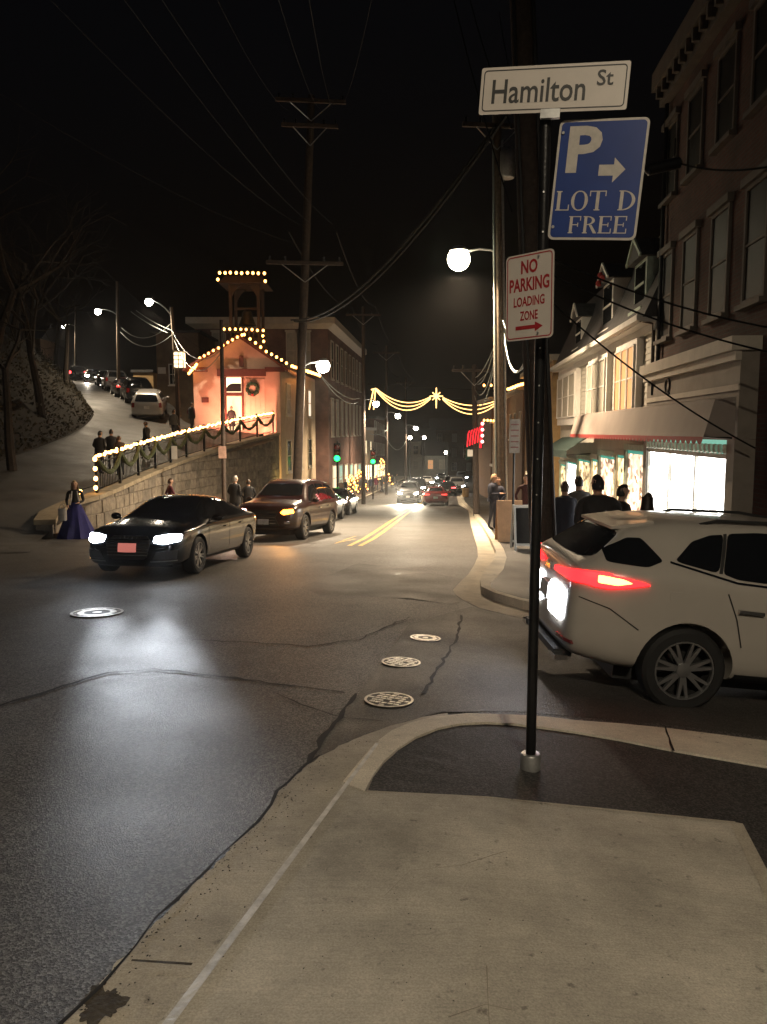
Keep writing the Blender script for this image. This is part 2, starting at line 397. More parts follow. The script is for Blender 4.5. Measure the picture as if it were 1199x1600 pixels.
kx = kerb_out[-1] + Vector((16, -2.4)); px_ = patch_in[-1] + Vector((16, -2.6))
sheet('kerb', kerb_out + [kx, px_] + list(reversed(patch_in)), TOP + 0.004, M_KERB, 0.25, 0.4)
infill = [patch_in[0] + Vector((0.012, 0.01))] + patch_in[1:] + [px_, s_b + rb * 9.5 + Vector((14, 0)), s_b + rb * 9.5 + Vector((0.01, 0)), s_b + Vector((0.01, 0.0))]
sheet('asphalt_infill', infill, TOP - 0.012, M_FRESH, 0.1, 0.5)
# edging between slab and infill
ribbon('slab_edge', [s_a, s_b], 0.02, TOP + 0.004, M_GUTTER)
ribbon('slab_edge', [s_b, s_b + rb * 3], 0.07, TOP + 0.004, M_GUTTER)
# kerb joint
kj = [G(1040, 1137, TOP), G(1052, 1175, TOP)]; ribbon('kerb_joint', kj, 0.02, TOP + 0.009, M_DARK, jag=0.004)
nose = MB()
def nose_strip():
    q = Vector((-nd.y, nd.x)); pts = [nose_back.to_2d(), nose_a.to_2d(), nose_b.to_2d()]
    L = []
    for i in range(40):
        t = i / 39; p = pts[0].lerp(pts[2], t); w = 0.042 * (1 if t < 0.6 else 1 - 0.55 * (t - 0.6) / 0.4)
        for s_, dz in ((0, -0.14), (0, 0.005), (-1, 0.005)):
            c = p + q * (0.004 if s_ == 0 else -w); L.append((c.x, c.y, g(c.x, c.y) + TOP + dz))
    nose.add(L, [(3 * i + a, 3 * i + a + 1, 3 * i + a + 4, 3 * i + a + 3) for i in range(39) for a in (0, 1)])
nose_strip(); o = nose.build('kerb_nosing', M_NOSE); o['kind'] = 'structure'
# gutter pan
ge = xy([(60, 1650), (105, 1598), (150, 1546), (205, 1486), (250, 1438), (300, 1388), (345, 1345), (372, 1318), (400, 1289), (424, 1262), (436, 1240), (462, 1214), (500, 1184), (560, 1154), (620, 1134), (700, 1116)])
gb = (ge[0] - ge[3]).normalized()
ge2 = []
for i in range(len(ge) - 1):
    for k in range(6):
        p = ge[i].lerp(ge[i + 1], k / 6); ge2.append(p + Vector((random.uniform(-1, 1), random.uniform(-1, 1))) * 0.013)
ge2.append(ge[-1])
inner = [p + Vector((0, 0)) for p in (kerb_out[5], kerb_out[3], kerb_out[2])] + [nose_b.to_2d() + Vector((0.01, 0)), nose_a.to_2d() + Vector((0.01, 0)), nose_back.to_2d()]
sheet('gutter', [ge[0] + gb * 7] + ge2 + inner, 0.012, M_GUTTER, 0.05, 0.4)
ribbon('asphalt_seam', [ge[0] + gb * 3] + ge[:13], (0.028, 0.02), 0.018, M_DARK, jag=0.022)
# damp dirt at the foot of the gutter and the joint across it
M_DIRT = mat('damp_dirt', (0.05, 0.04, 0.028), 0.9, 0, 0.5, 20, 0.5, 50)
ribbon('gutter_joint', xy([(205, 1503), (300, 1509)], 0.012), 0.012, 0.0165, M_DIRT, jag=0.006)
bl = []
for k in range(64):
    a = 2 * math.pi * k / 64; r_ = .8 + .16 * math.sin(3 * a + 1) + .11 * math.sin(7 * a) + .06 * math.sin(17 * a + 2) + random.uniform(-.03, .03); bl.append(G(158 + 40 * r_ * math.cos(a) + 12 * r_ * math.sin(a), 1572 - 36 * r_ * math.sin(a), 0.012).to_2d())
sheet('dirt_stain', bl, 0.0165, M_DIRT, 0, 0.3)
# grit and leaf crumbs gathered along the gutter
mb = MB(); rnd = random.Random(11)
for k in range(420):
    if k < 300: i = rnd.uniform(1, 12.9); p = ge[int(i)].lerp(ge[int(i) + 1], i % 1) + Vector((abs(rnd.gauss(.02, .09)), rnd.gauss(0, .03))); z0 = g(p.x, p.y) + .0135
    else: p = nose_a.to_2d() + Vector((rnd.uniform(.1, 1.8), rnd.uniform(-.2, 1.1))); z0 = g(p.x, p.y) + TOP + .001
    s_ = rnd.uniform(.002, .007) * (1 if k < 300 else .7); a = rnd.uniform(0, 6.28); u = Vector((math.cos(a), math.sin(a), 0)) * s_; w_ = Vector((-u.y, u.x, 0)) * .6; c_ = Vector((p.x, p.y, z0)); h_ = Vector((0, 0, s_ * .6))
    mb.add([c_ - u, c_ - w_, c_ + u, c_ + w_, c_ + h_], [(0, 1, 4), (1, 2, 4), (2, 3, 4), (3, 0, 4)])
o = mb.build('gutter_grit', mat('grit', (.035, .03, .024), .9, 0, .6, 40)); tag(o, 'dark grit and leaf crumbs scattered along the gutter', 'grit', None, 'stuff')
M_HAIR = mat('hairline', (.20, .175, .135), .9, 0, .3)
ribbon('slab_mark', xy([(768, 1640), (764, 1560), (762, 1510)], TOP), .006, TOP + .003, M_HAIR, jag=.004)
ribbon('slab_mark', xy([(700, 1590), (760, 1572), (800, 1578)], TOP), .005, TOP + .003, M_HAIR, jag=.006)
ribbon('slab_mark', xy([(600, 1400), (640, 1360), (720, 1352), (790, 1330)], TOP), .004, TOP + .003, M_HAIR, jag=.008)
# seams and patches in the carriageway
sheet('road_patch', xy([(728, 905), (560, 880), (470, 918), (500, 930), (640, 935), (705, 945), (722, 940), (712, 920)]), 0.004, M_PATCH, 0, 0.8)
sheet('road_patch', xy([(880, 975), (735, 948), (640, 975), (560, 1085), (470, 1205), (505, 1182), (560, 1152), (620, 1132), (690, 1113), (800, 1112), (1000, 1128), (1199, 1152), (1500, 1190), (1500, 1015)]), 0.004, M_PATCH, 0, 0.8)
M_CRACK = mat('tar_seam', (0.016, 0.015, 0.014), 0.85, 0, 0.3)
ribbon('road_seam', xy([(-60, 1120), (60, 1085), (170, 1052), (240, 1046), (330, 1056), (420, 1068), (540, 1082)]), 0.05, 0.007, M_CRACK, jag=0.025)
ribbon('road_seam', xy([(722, 962), (712, 1000), (690, 1040), (660, 1085)]), 0.035, 0.009, M_CRACK, jag=0.02)
ribbon('road_seam', xy([(560, 1085), (510, 1150), (470, 1205)]), 0.045, 0.009, M_CRACK, jag=0.02)
ribbon('road_seam', xy([(430, 1085), (520, 1120), (600, 1128)]), 0.02, 0.009, M_CRACK, jag=0.02)
ribbon('road_seam', xy([(640, 965), (560, 1000), (480, 1010), (300, 1000)]), 0.03, 0.007, M_CRACK, jag=0.03)

# --- far corner: gutter, kerb, pavement
gut = xy([(732, 798), (736, 820), (741, 838), (746, 856), (747, 870), (741, 884), (731, 899), (717, 912), (708, 922), (711, 929), (722, 937), (750, 951), (796, 962), (832, 970)])
kf = xy([(736, 799), (746, 815), (755, 828), (763, 842), (770, 857), (775, 870), (771, 886), (762, 897), (755, 906), (750, 918), (752, 929), (772, 939), (816, 952), (845, 958)])
kb = [p for p in xy([(733, 790), (747, 803), (757, 813), (766, 826), (776, 841), (787, 857), (792, 871), (787, 889), (776, 902), (766, 911), (768, 918), (779, 924), (814, 934), (850, 941)], 0.13)]
def rk(Y): return 1.27 + KD * Y
far = [Vector((rk(Y), Y)) for Y in (150, 100, 70, 58)]
gx = Vector((14, -1.0))
sheet('far_gutter', [p + Vector((-0.35, 0)) for p in far] + gut + [gut[-1] + gx, kf[-1] + gx] + list(reversed(kf)) + list(reversed(far)), 0.008, M_KERB, 0, 0.8)
sheet('far_kerb', far + kf + [kf[-1] + gx, kb[-1] + gx] + list(reversed(kb)) + [p + Vector((0.2, 0)) for p in reversed(far)], 0.13, M_KERB, 0.25, 0.8)
M_PAVE = asphalt_mat('pavement_asphalt', (0.075, 0.07, 0.066), 0.5, 0.7, 0.3, 0.5)
sheet('pavement', [p + Vector((0.2, 0)) for p in far] + kb + [kb[-1] + gx, Vector((22, 13)), Vector((22, 30)), Vector((24, 150))], 0.126, M_PAVE, 0.1, 1.5)
# --- left pavement of the main street
lk = lambda Y: -7.5 + KD * Y
sheet('left_pavement', [Vector((lk(Y), Y)) for Y in (150, 110, 80, 60, 45, 34, 27, 24)] + [Vector((-7.2, 22.0)), Vector((-10.5, 22.6)), Vector((-14, 40)), Vector((-12, 60)), Vector((-10, 150))], 0.13, mat('brick_paving', (0.16, 0.12, 0.095), 0.75, 0, 0.3, 3, 0.4, 10), 0.25, 1.5)
sheet('left_kerb', [Vector((lk(Y), Y)) for Y in (150, 110, 80, 60, 45, 34, 27, 24)] + [Vector((lk(Y) - 0.18, Y)) for Y in (24, 27, 34, 45, 60, 80, 110, 150)], 0.136, M_KERB, 0.2, 2.0)
cl = lambda Y: -2.24 + KD * Y
for s_ in (-0.14, 0.14):
    ribbon('centre_line', [Vector((cl(Y) + s_ + (-0.006 * max(0, 24 - Y) ** 2 if Y < 24 else 0), Y)) for Y in (19.5, 22, 25, 30, 40, 60, 100)], 0.12, 0.006, M_YEL)
# stop-line crumbs
ribbon('centre_line', xy([(556, 838), (690, 790)])[:1] + [Vector((cl(22) - 0.9, 20.2)), Vector((cl(22) - 0.4, 22))], 0.08, 0.006, M_YEL, jag=0.03)

# --- the side road climbing to the left behind the retaining wall
CR = [((-330, 16.5, -0.955), (40, 17.5, -1.02)), ((-220, 20, -0.70), (60, 21.5, -1.25)), ((-60, 27, 0.2), (158, 26, -0.50)), ((40, 33, 0.85), (300, 37, 0.28)),
      ((120, 39, 1.7), (432, 47.6, 1.4)), ((150, 43.5, 2.65), (300, 49.5, 2.2)), ((140, 50, 3.6), (268, 56, 3.75)), ((128, 62, 4.9), (205, 66, 5.2)), ((112, 85, 7.2), (160, 90, 7.5)), ((60, 120, 9.5), (120, 125, 10))]
def cpt(c): return Vector(((c[0] - 599.5) / FPX * c[1], c[1], c[2]))
CRL = [cpt(a) for a, b in CR]; CRR = [cpt(b) for a, b in CR]
def smooth_poly(ps, n=6):
    out = []
    for i in range(len(ps) - 1):
        p0, p1, p2, p3 = ps[max(i - 1, 0)], ps[i], ps[i + 1], ps[min(i + 2, len(ps) - 1)]
        for k in range(n):
            t = k / n; out.append(0.5 * ((2 * p1) + (p2 - p0) * t + (2 * p0 - 5 * p1 + 4 * p2 - p3) * t * t + (3 * p1 - p0 - 3 * p2 + p3) * t ** 3))
    return out + [ps[-1]]
SL, SR = smooth_poly(CRL), smooth_poly(CRR)
mb = MB(); NX = 8
mb.add([a.lerp(b, i / NX) for a, b in zip(SL, SR) for i in range(NX + 1)], [(j * (NX + 1) + i, j * (NX + 1) + i + 1, (j + 1) * (NX + 1) + i + 1, (j + 1) * (NX + 1) + i) for j in range(len(SL) - 1) for i in range(NX)])
side_road = mb.build('side_road', M_CHURCH, None, smooth=True); side_road['kind'] = 'structure'
BV_CH = BVHTree.FromPolygons(mb.v, mb.f)
def zch(x, y):
    h = BV_CH.ray_cast(Vector((x, y, 40)), Vector((0, 0, -1)))
    return h[0].z if h[0] else g(x, y)
# the bank on the left of it
mb = MB(); W = [(0, 0), (-0.8, 0.75), (-2.2, 1.9), (-5, 4.2), (-10, 8.5), (-20, 14), (-45, 20), (-120, 24)]
L = []
for p in SL:
    for dx, dz in W: L.append(p + Vector((dx, 0.25 * dx * 0, dz * (1 if dx == 0 else random.uniform(0.8, 1.2)) - 0.05)))
n = len(W); mb.add(L, [(j * n + i, j * n + i + 1, (j + 1) * n + i + 1, (j + 1) * n + i) for j in range(len(SL) - 1) for i in range(n - 1)])
hill = mb.build('hillside', mat('bank_soil', (.018, .015, .010), .95, 0, .5, .6, .6, 4), None, smooth=True); hill['kind'] = 'structure'
BV_HILL = BVHTree.FromPolygons(mb.v, mb.f)
# ================================================================== VEHICLES
def interp(tab, x):
    if x <= tab[0][0]: return tab[0][1]
    for (a, va), (b, vb) in zip(tab, tab[1:]):
        if x <= b: return va + (vb - va) * (x - a) / (b - a)
    return tab[-1][1]
SPECS = {
 'sedan': dict(
   zt=[(-2.36, .80), (-2.28, .97), (-1.95, 1.02), (-1.35, 1.22), (-.65, 1.37), (0, 1.395), (.35, 1.36), (1.0, 1.03), (1.25, .97), (1.9, .88), (2.2, .78), (2.36, .62)],
   zs=[(-2.36, .74), (-2.28, .88), (-1.95, .94), (-1, .93), (0, .91), (1.0, .89), (1.9, .80), (2.2, .71), (2.36, .56)],
   zb=[(-2.36, .42), (-2.2, .30), (-1.9, .22), (-1, .19), (1, .19), (1.9, .2), (2.25, .2), (2.36, .27)],
   wm=[(-2.36, .66), (-2.28, .80), (-1.9, .91), (0, .925), (1.6, .92), (2.05, .86), (2.25, .74), (2.36, .60)],
   wt=[(-2.36, .55), (-1.95, .66), (-1.35, .55), (0, .57), (.35, .57), (1.0, .69), (1.9, .72), (2.36, .48)],
   wx=(1.42, -1.40), wr=.335, wy=.80, ww=.23),
 'crossover': dict(
   zt=[(-2.44, 1.06), (-2.40, 1.20), (-2.2, 1.34), (-1.92, 1.585), (-1.5, 1.655), (-.4, 1.70), (.15, 1.67), (.5, 1.58), (1.12, 1.17), (1.35, 1.12), (2.0, 1.02), (2.3, .9), (2.44, .7)],
   zs=[(-2.44, 1.0), (-2.36, 1.17), (-1.6, 1.20), (0, 1.12), (1.1, 1.04), (2, .95), (2.3, .82), (2.44, .62)],
   zb=[(-2.44, .50), (-2.36, .36), (-2.0, .30), (-1, .25), (1, .25), (2, .29), (2.44, .42)],
   wm=[(-2.44, .74), (-2.36, .85), (-1.95, .94), (0, .945), (1.7, .94), (2.15, .86), (2.44, .62)],
   wt=[(-2.44, .64), (-2.2, .68), (-1.92, .60), (-.4, .63), (.5, .62), (1.12, .75), (2, .75), (2.44, .48)],
   wx=(1.40, -1.39), wr=.372, wy=.815, ww=.24),
 'suv': dict(
   zt=[(-2.32, 1.0), (-2.29, 1.25), (-2.18, 1.52), (-2.0, 1.68), (-1.4, 1.73), (-.3, 1.745), (.25, 1.71), (.5, 1.64), (1.05, 1.22), (1.25, 1.16), (1.95, 1.07), (2.2, .98), (2.34, .75)],
   zs=[(-2.32, .95), (-2.26, 1.1), (-1.5, 1.10), (0, 1.06), (1.05, 1.04), (1.95, .97), (2.2, .9), (2.34, .66)],
   zb=[(-2.32, .5), (-2.2, .36), (-1.9, .30), (-1, .27), (1, .27), (2, .3), (2.34, .40)],
   wm=[(-2.32, .80), (-2.2, .89), (-1.8, .94), (0, .945), (1.7, .94), (2.1, .88), (2.34, .68)],
   wt=[(-2.32, .70), (-2.18, .70), (-2.0, .66), (-.3, .66), (.5, .65), (1.05, .77), (1.95, .78), (2.34, .55)],
   wx=(1.36, -1.36), wr=.37, wy=.81, ww=.24)}
def smooth_all(me, ang=35):
    me.polygons.foreach_set('use_smooth', [True] * len(me.polygons)); me.set_sharp_from_angle(angle=R(ang))
def car_proto(kind):
    sp = SPECS[kind]; parts = []
    xs = sorted({round(t[0], 3) for k in ('zt', 'zs', 'zb', 'wm', 'wt') for t in sp[k]})
    xs = [x for i, x in enumerate(xs) if i == 0 or x - xs[i - 1] > 0.035]
    bm = bmesh.new(); rings = []
    for x in xs:
        zt, zs, zb, wm, wt = (interp(sp[k], x) for k in ('zt', 'zs', 'zb', 'wm', 'wt'))
        ws = wm * 0.965; cab = max(0, min(1, (zt - zs) / 0.4)); ze = zs + (zt - zs) * (0.62 + 0.24 * cab)
        half = [(0, zb), (.72 * wm, zb), (.96 * wm, zb + .05), (wm, zb + .34 * (zs - zb)), (wm * .998, zb + .74 * (zs - zb)), (wm * .99, zs - .06), (ws, zs),
                (ws + (wt - ws) * .42, zs + (ze - zs) * .5), (wt, ze), (wt * .82, zt - .018), (wt * .4, zt - .003), (0, zt)]
        ring = [bm.verts.new((x, y, z)) for y, z in half] + [bm.verts.new((x, -y, z)) for y, z in reversed(half[1:-1])]
        rings.append(ring)
    n = len(rings[0])
    for a, b in zip(rings, rings[1:]):
        for j in range(n): bm.faces.new((a[j], a[(j + 1) % n], b[(j + 1) % n], b[j]))
    bm.faces.new(rings[0]); bm.faces.new(list(reversed(rings[-1])))
    bmesh.ops.recalc_face_normals(bm, faces=bm.faces)
    me = bpy.data.meshes.new('body'); bm.to_mesh(me); bm.free()
    tmp = bpy.data.objects.new('tmp', me); COL.objects.link(tmp)
    m = tmp.modifiers.new('s', 'SUBSURF'); m.levels = 2
    # wheel arch cutters
    cut = MB(); r = sp['wr'] + 0.055
    for wx in sp['wx']:
        for s_ in (-1, 1):
            M = Matrix.Translation((wx, s_ * 1.3, sp['wr'] - 0.0)) @ Matrix.Rotation(R(90) * s_, 4, 'X')
            cut.lathe([(r, 0), (r, 0.72)], n=36, M=M)
    cob = cut.build('cutter', M_DARK)
    b = tmp.modifiers.new('b', 'BOOLEAN'); b.object = cob; b.operation = 'DIFFERENCE'; b.solver = 'EXACT'
    body = eval_mesh(tmp)
    bpy.data.objects.remove(tmp); bpy.data.objects.remove(cob)
    body.name = 'body'; smooth_all(body, 32)
    bm = bmesh.new(); bm.from_mesh(body); bvh = BVHTree.FromBMesh(bm); bm.free()
    parts.append(('body', body, 'paint', None))
    def proj(a, c, view):
        if view == 'right': o_, d = Vector((a, -3, c)), Vector((0, 1, 0))
        elif view == 'left': o_, d = Vector((a, 3, c)), Vector((0, -1, 0))
        elif view == 'front': o_, d = Vector((5, a, c)), Vector((-1, 0, 0))
        elif view == 'rear': o_, d = Vector((-5, a, c)), Vector((1, 0, 0))
        else: o_, d = Vector((a, c, 4)), Vector((0, 0, -1))
        h = bvh.ray_cast(o_, d)
        if h[0] is None:
            nr = bvh.find_nearest(o_ + d * 3); return nr[0], nr[1], d
        return h[0], h[1], d
    def rounded(pts, q=.16):
        out = []
        for i in range(len(pts)):
            a, b, c_ = Vector(pts[i - 1]), Vector(pts[i]), Vector(pts[(i + 1) % len(pts)])
            p, r_ = b.lerp(a, q), b.lerp(c_, q)
            for t in (0, .33, .67, 1): out.append(tuple(p * (1 - t) ** 2 + b * 2 * t * (1 - t) + r_ * t * t))
        return out
    def panel(name, outline, view, off, mk, parent=None, cell=0.07, solid=True):
        if mk in ('glass', 'tail', 'reverse', 'head', 'headl', 'tail_core'): outline = rounded(outline)
        bm = bmesh.new(); vs = [bm.verts.new((p[0], p[1], 0)) for p in outline]
        es = [bm.edges.new((vs[i], vs[(i + 1) % len(vs)])) for i in range(len(vs))]
        bmesh.ops.triangle_fill(bm, use_beauty=True, edges=es)
        for _ in range(5):
            lg = [e for e in bm.edges if e.calc_length() > cell]
            if not lg: break
            bmesh.ops.subdivide_edges(bm, edges=lg, cuts=1); bmesh.ops.triangulate(bm, faces=[f for f in bm.faces if len(f.verts) > 3])
        for v in bm.verts:
            p, nn, d = proj(v.co.x, v.co.y, view)
            v.co = p - d * off * 0.5 + (nn if nn.dot(d) < 0 else -nn) * off
        bmesh.ops.recalc_face_normals(bm, faces=bm.faces)
        if solid:
            be = [e for e in bm.edges if e.is_boundary]; r_ = bmesh.ops.extrude_edge_only(bm, edges=be)
            _, _, d = proj(outline[0][0], outline[0][1], view)
            for v in [q for q in r_['geom'] if isinstance(q, bmesh.types.BMVert)]: v.co += d * (off * 1.5 + 0.012)
            bmesh.ops.recalc_face_normals(bm, faces=bm.faces)
        me = bpy.data.meshes.new(name); bm.to_mesh(me); bm.free(); smooth_all(me, 40)
        parts.append((name, me, mk, parent)); return len(parts) - 1
    def strip(name, pts, w, view, mk):
        for (a, b_) in zip(pts, pts[1:]):
            d = Vector((b_[0] - a[0], b_[1] - a[1])); q = Vector((-d.y, d.x)).normalized() * w / 2
            panel(name, [(a[0] + q.x, a[1] + q.y), (b_[0] + q.x, b_[1] + q.y), (b_[0] - q.x, b_[1] - q.y), (a[0] - q.x, a[1] - q.y)], view, 0.0025, mk, None, 0.12, False)
    def solid(name, mb, mk, parent=None, smooth=True):
        me = bpy.data.meshes.new(name); me.from_pydata(mb.v, [], mb.f)
        bm = bmesh.new(); bm.from_mesh(me); bmesh.ops.recalc_face_normals(bm, faces=bm.faces); bm.to_mesh(me); bm.free()
        if smooth: smooth_all(me, 40)
        parts.append((name, me, mk, parent)); return len(parts) - 1
    both = ('right', 'left')
    if kind == 'sedan':
        wins = [[(.98, .945), (.28, 1.30), (-.12, 1.335), (-.12, .955)], [(-.17, .955), (-.17, 1.335), (-.62, 1.315), (-.88, 1.26), (-1.0, .965)], [(-1.05, .965), (-.95, 1.235), (-1.30, 1.13), (-1.62, 1.0)]]
        for v in both:
            for w in wins: panel('side_window', w, v, 0.004, 'glass')
            strip('door_seam', [(.95, .92), (.98, .32)], .012, v, 'dark'); strip('door_seam', [(-.15, .94), (-.15, .28)], .012, v, 'dark'); strip('door_seam', [(-1.0, .93), (-1.02, .66)], .012, v, 'dark')
            panel('door_handle', [(-.05, .80), (.14, .795), (.14, .77), (-.05, .775)], v, 0.02, 'paint'); panel('door_handle', [(-.98, .82), (-.79, .815), (-.79, .79), (-.98, .795)], v, 0.02, 'paint')
            panel('sill_trim', [(.98, .30), (-.95, .30), (-.95, .25), (.98, .25)], v, 0.006, 'dark')
        panel('windshield', [(-.60, 1.06), (.60, 1.06), (.50, 1.325), (-.50, 1.325)], 'front', 0.004, 'glass')
        panel('rear_window', [(-.50, 1.05), (.50, 1.05), (.46, 1.30), (-.46, 1.30)], 'rear', 0.004, 'glass')
        gr = panel('grille', [(-.40, .64), (-.30, .72), (.30, .72), (.40, .64), (.34, .38), (.26, .33), (-.26, .33), (-.34, .38)], 'front', 0.012, 'dark')
        for z in (.40, .45, .50, .55, .60, .65): panel('slat', [(-.36, z), (.36, z), (.36, z + .016), (-.36, z + .016)], 'front', 0.022, 'chrome', gr, .2)
        for s_ in (-1, 1):
            panel('headlight', [(s_ * .82, .64), (s_ * .83, .745), (s_ * .66, .75), (s_ * .44, .715), (s_ * .45, .62), (s_ * .62, .59)], 'front', 0.010, 'head')
            panel('air_intake', [(s_ * .78, .34), (s_ * .80, .50), (s_ * .50, .46), (s_ * .44, .34)], 'front', 0.008, 'dark')
            panel('intake_trim', [(s_ * .78, .33), (s_ * .78, .31), (s_ * .40, .29), (s_ * .40, .31)], 'front', 0.014, 'chrome')
            panel('tail_light', [(s_ * .82, .76), (s_ * .80, .88), (s_ * .40, .86), (s_ * .42, .78)], 'rear', 0.010, 'tail')
        panel('front_plate', [(-.155, .46), (.155, .46), (.155, .60), (-.155, .60)], 'front', 0.035, 'plate')
        panel('rear_plate', [(-.155, .52), (.155, .52), (.155, .67), (-.155, .67)], 'rear', 0.02, 'platew')
        mb = MB()
        for k in range(4):
            p, nn, d = proj(-.105 + .07 * k, .685, 'front')
            mb.tube([p + Vector((.03, .045 * math.cos(a), .045 * math.sin(a))) for a in [2 * math.pi * i / 14 for i in range(15)]], .007, 6)
        solid('ring_emblem', mb, 'chrome')
        mz, mx = .98, .78
    else:
        rx = kind == 'crossover'
        if rx:
            wins = [[(1.0, 1.14), (.35, 1.52), (-.10, 1.595), (-.10, 1.165)], [(-.16, 1.17), (-.16, 1.60), (-.75, 1.60), (-1.04, 1.57), (-1.14, 1.24), (-1.0, 1.20)], [(-1.08, 1.56), (-1.18, 1.24), (-1.56, 1.31), (-1.38, 1.48), (-1.2, 1.545)]]
            # wrap-round dark rear glass behind the floating pillar
            panels_rear = [[(-1.66, 1.30), (-1.82, 1.47), (-1.94, 1.46), (-2.15, 1.34), (-2.14, 1.25), (-1.80, 1.24)]]
        else:
            wins = [[(.95, 1.11), (.38, 1.54), (-.08, 1.61), (-.08, 1.10)], [(-.15, 1.10), (-.15, 1.615), (-.95, 1.61), (-.98, 1.12)], [(-1.06, 1.12), (-1.04, 1.605), (-1.70, 1.57), (-1.92, 1.16)]]
            panels_rear = []
        for v in both:
            for w in wins + panels_rear: panel('side_window', w, v, 0.004, 'glass')
            strip('window_trim', [(1.02, 1.11 if rx else 1.09), (-.1, 1.135 if rx else 1.08), (-1.02, 1.175 if rx else 1.095), (-1.6 if rx else -1.9, 1.30 if rx else 1.135)], .018, v, 'chrome' if rx else 'dark')
            strip('door_seam', [(.98, 1.03), (1.0, .36)], .012, v, 'dark'); strip('door_seam', [(-.13, 1.05), (-.11, .33)], .012, v, 'dark'); strip('door_seam', [(-1.10, 1.08), (-1.0, .86), (-.93, .62)], .012, v, 'dark')
            panel('door_handle', [(-.06, .92), (.16, .915), (.16, .885), (-.06, .89)], v, 0.025, 'chrome'); panel('door_handle', [(-1.0, .955), (-.78, .95), (-.78, .92), (-1.0, .925)], v, 0.025, 'chrome')
            panel('sill_trim', [(.95, .37), (-.93, .37), (-.93, .28), (.95, .28)], v, 0.008, 'dark')
            if rx: panel('pillar_trim', [(-.095, 1.165), (-.095, 1.595), (-.165, 1.60), (-.165, 1.17)], v, 0.003, 'dark'); panel('pillar_trim', [(-1.045, 1.57), (-1.075, 1.565), (-1.175, 1.24), (-1.145, 1.24)], v, 0.003, 'dark')
            for wx in sp['wx']:
                r0, r1 = sp['wr'] + .057, sp['wr'] + .085
                arc = [(wx + r1 * math.cos(R(a)), sp['wr'] + r1 * math.sin(R(a))) for a in range(0, 181, 15)] + [(wx + r0 * math.cos(R(a)), sp['wr'] + r0 * math.sin(R(a))) for a in range(180, -1, -15)]
                if not rx: panel('arch_trim', arc, v, 0.006, 'dark')
        zc = 1.20 if rx else 1.25; zr = 1.545 if rx else 1.60
        panel('windshield', [(-.66, zc), (.66, zc), (.55, zr), (-.55, zr)], 'front', 0.004, 'glass')
        panel('rear_window', [(-.69, 1.25 if rx else 1.17), (.69, 1.25 if rx else 1.17), (.54, 1.50 if rx else 1.58), (-.54, 1.50 if rx else 1.58)], 'rear', 0.004, 'glass')
        gr = panel('grille', [(-.42, .86), (.42, .86), (.34, .66), (.46, .44), (-.46, .44), (-.34, .66)], 'front', 0.012, 'dark')
        for z in (.50, .58, .66, .74, .82): panel('slat', [(-.36, z), (.36, z), (.36, z + .02), (-.36, z + .02)], 'front', 0.022, 'chrome', gr, .2)
        for s_ in (-1, 1):
            panel('headlight', [(s_ * .82, .80), (s_ * .80, .90), (s_ * .55, .88), (s_ * .48, .80), (s_ * .58, .745)], 'front', 0.012, 'head' if s_ < 0 else 'headl')
            panel('fog_light', [(s_ * .74, .50), (s_ * .74, .58), (s_ * .60, .58), (s_ * .60, .50)], 'front', 0.010, 'chrome')
            if rx:
                panel('tail_light', [(s_ * .88, 1.05), (s_ * .88, 1.165), (s_ * .60, 1.13), (s_ * .24, 1.10), (s_ * .24, 1.06), (s_ * .62, 1.06)], 'rear', 0.014, 'tail', None, .05)
                panel('reverse_glow', [(s_ * .64, .66), (s_ * .66, .94), (s_ * .18, .96), (s_ * .18, .66)], 'rear', 0.012, 'reverse', None, .05)  # broad panels also emit the white glow lying over the rear face
                panel('rear_reflector', [(s_ * .80, .50), (s_ * .80, .53), (s_ * .52, .53), (s_ * .52, .50)], 'rear', 0.010, 'tail_off')
            else: panel('tail_light', [(s_ * .87, .82), (s_ * .84, 1.12), (s_ * .68, 1.10), (s_ * .70, .84)], 'rear', 0.012, 'tail')
        if rx:
            panel('badge', [(-.09, 1.03), (.09, 1.03), (.07, 1.10), (-.07, 1.10)], 'rear', .016, 'chrome')
            for v in both:
                strip('bumper_seam', [(-1.84, .70), (-2.10, .86), (-2.36, .93)], .010, v, 'dark')
                panel('fuel_door', [(-1.60, .98), (-1.60, 1.06), (-1.50, 1.06), (-1.50, .98)], v, .003, 'paint')
                strip('body_crease', [(1.0, .60), (-.93, .66)], .014, v, 'dark') if False else None
                panel('side_tail_light', [(-2.36, 1.06), (-2.33, 1.155), (-2.10, 1.15), (-1.84, 1.115), (-1.78, 1.095), (-1.96, 1.06), (-2.12, 1.03), (-2.24, 1.035)], v, 0.012, 'tail', None, .05)
                panel('lamp_core', [(-2.22, 1.075), (-2.22, 1.135), (-2.02, 1.125), (-1.94, 1.10), (-2.06, 1.07)], v, 0.022, 'tail_core', None, .05)
            mb = MB(); mb.box(-2.47, -2.30, -.62, .62, .33, .39); solid('rear_valance', mb, 'dark', None, False)
            mb = MB()
            for s_ in (-1, 1): mb.box(-2.48, -2.36, s_ * .62 - .09, s_ * .62 + .09, .315, .36)
            solid('exhaust_tip', mb, 'chrome', None, False)
        panel('front_plate', [(-.155, .48), (.155, .48), (.155, .62), (-.155, .62)], 'front', 0.03, 'plate')
        panel('rear_plate', [(-.155, .76), (.155, .76), (.155, .91), (-.155, .91)], 'rear', 0.02, 'platew')
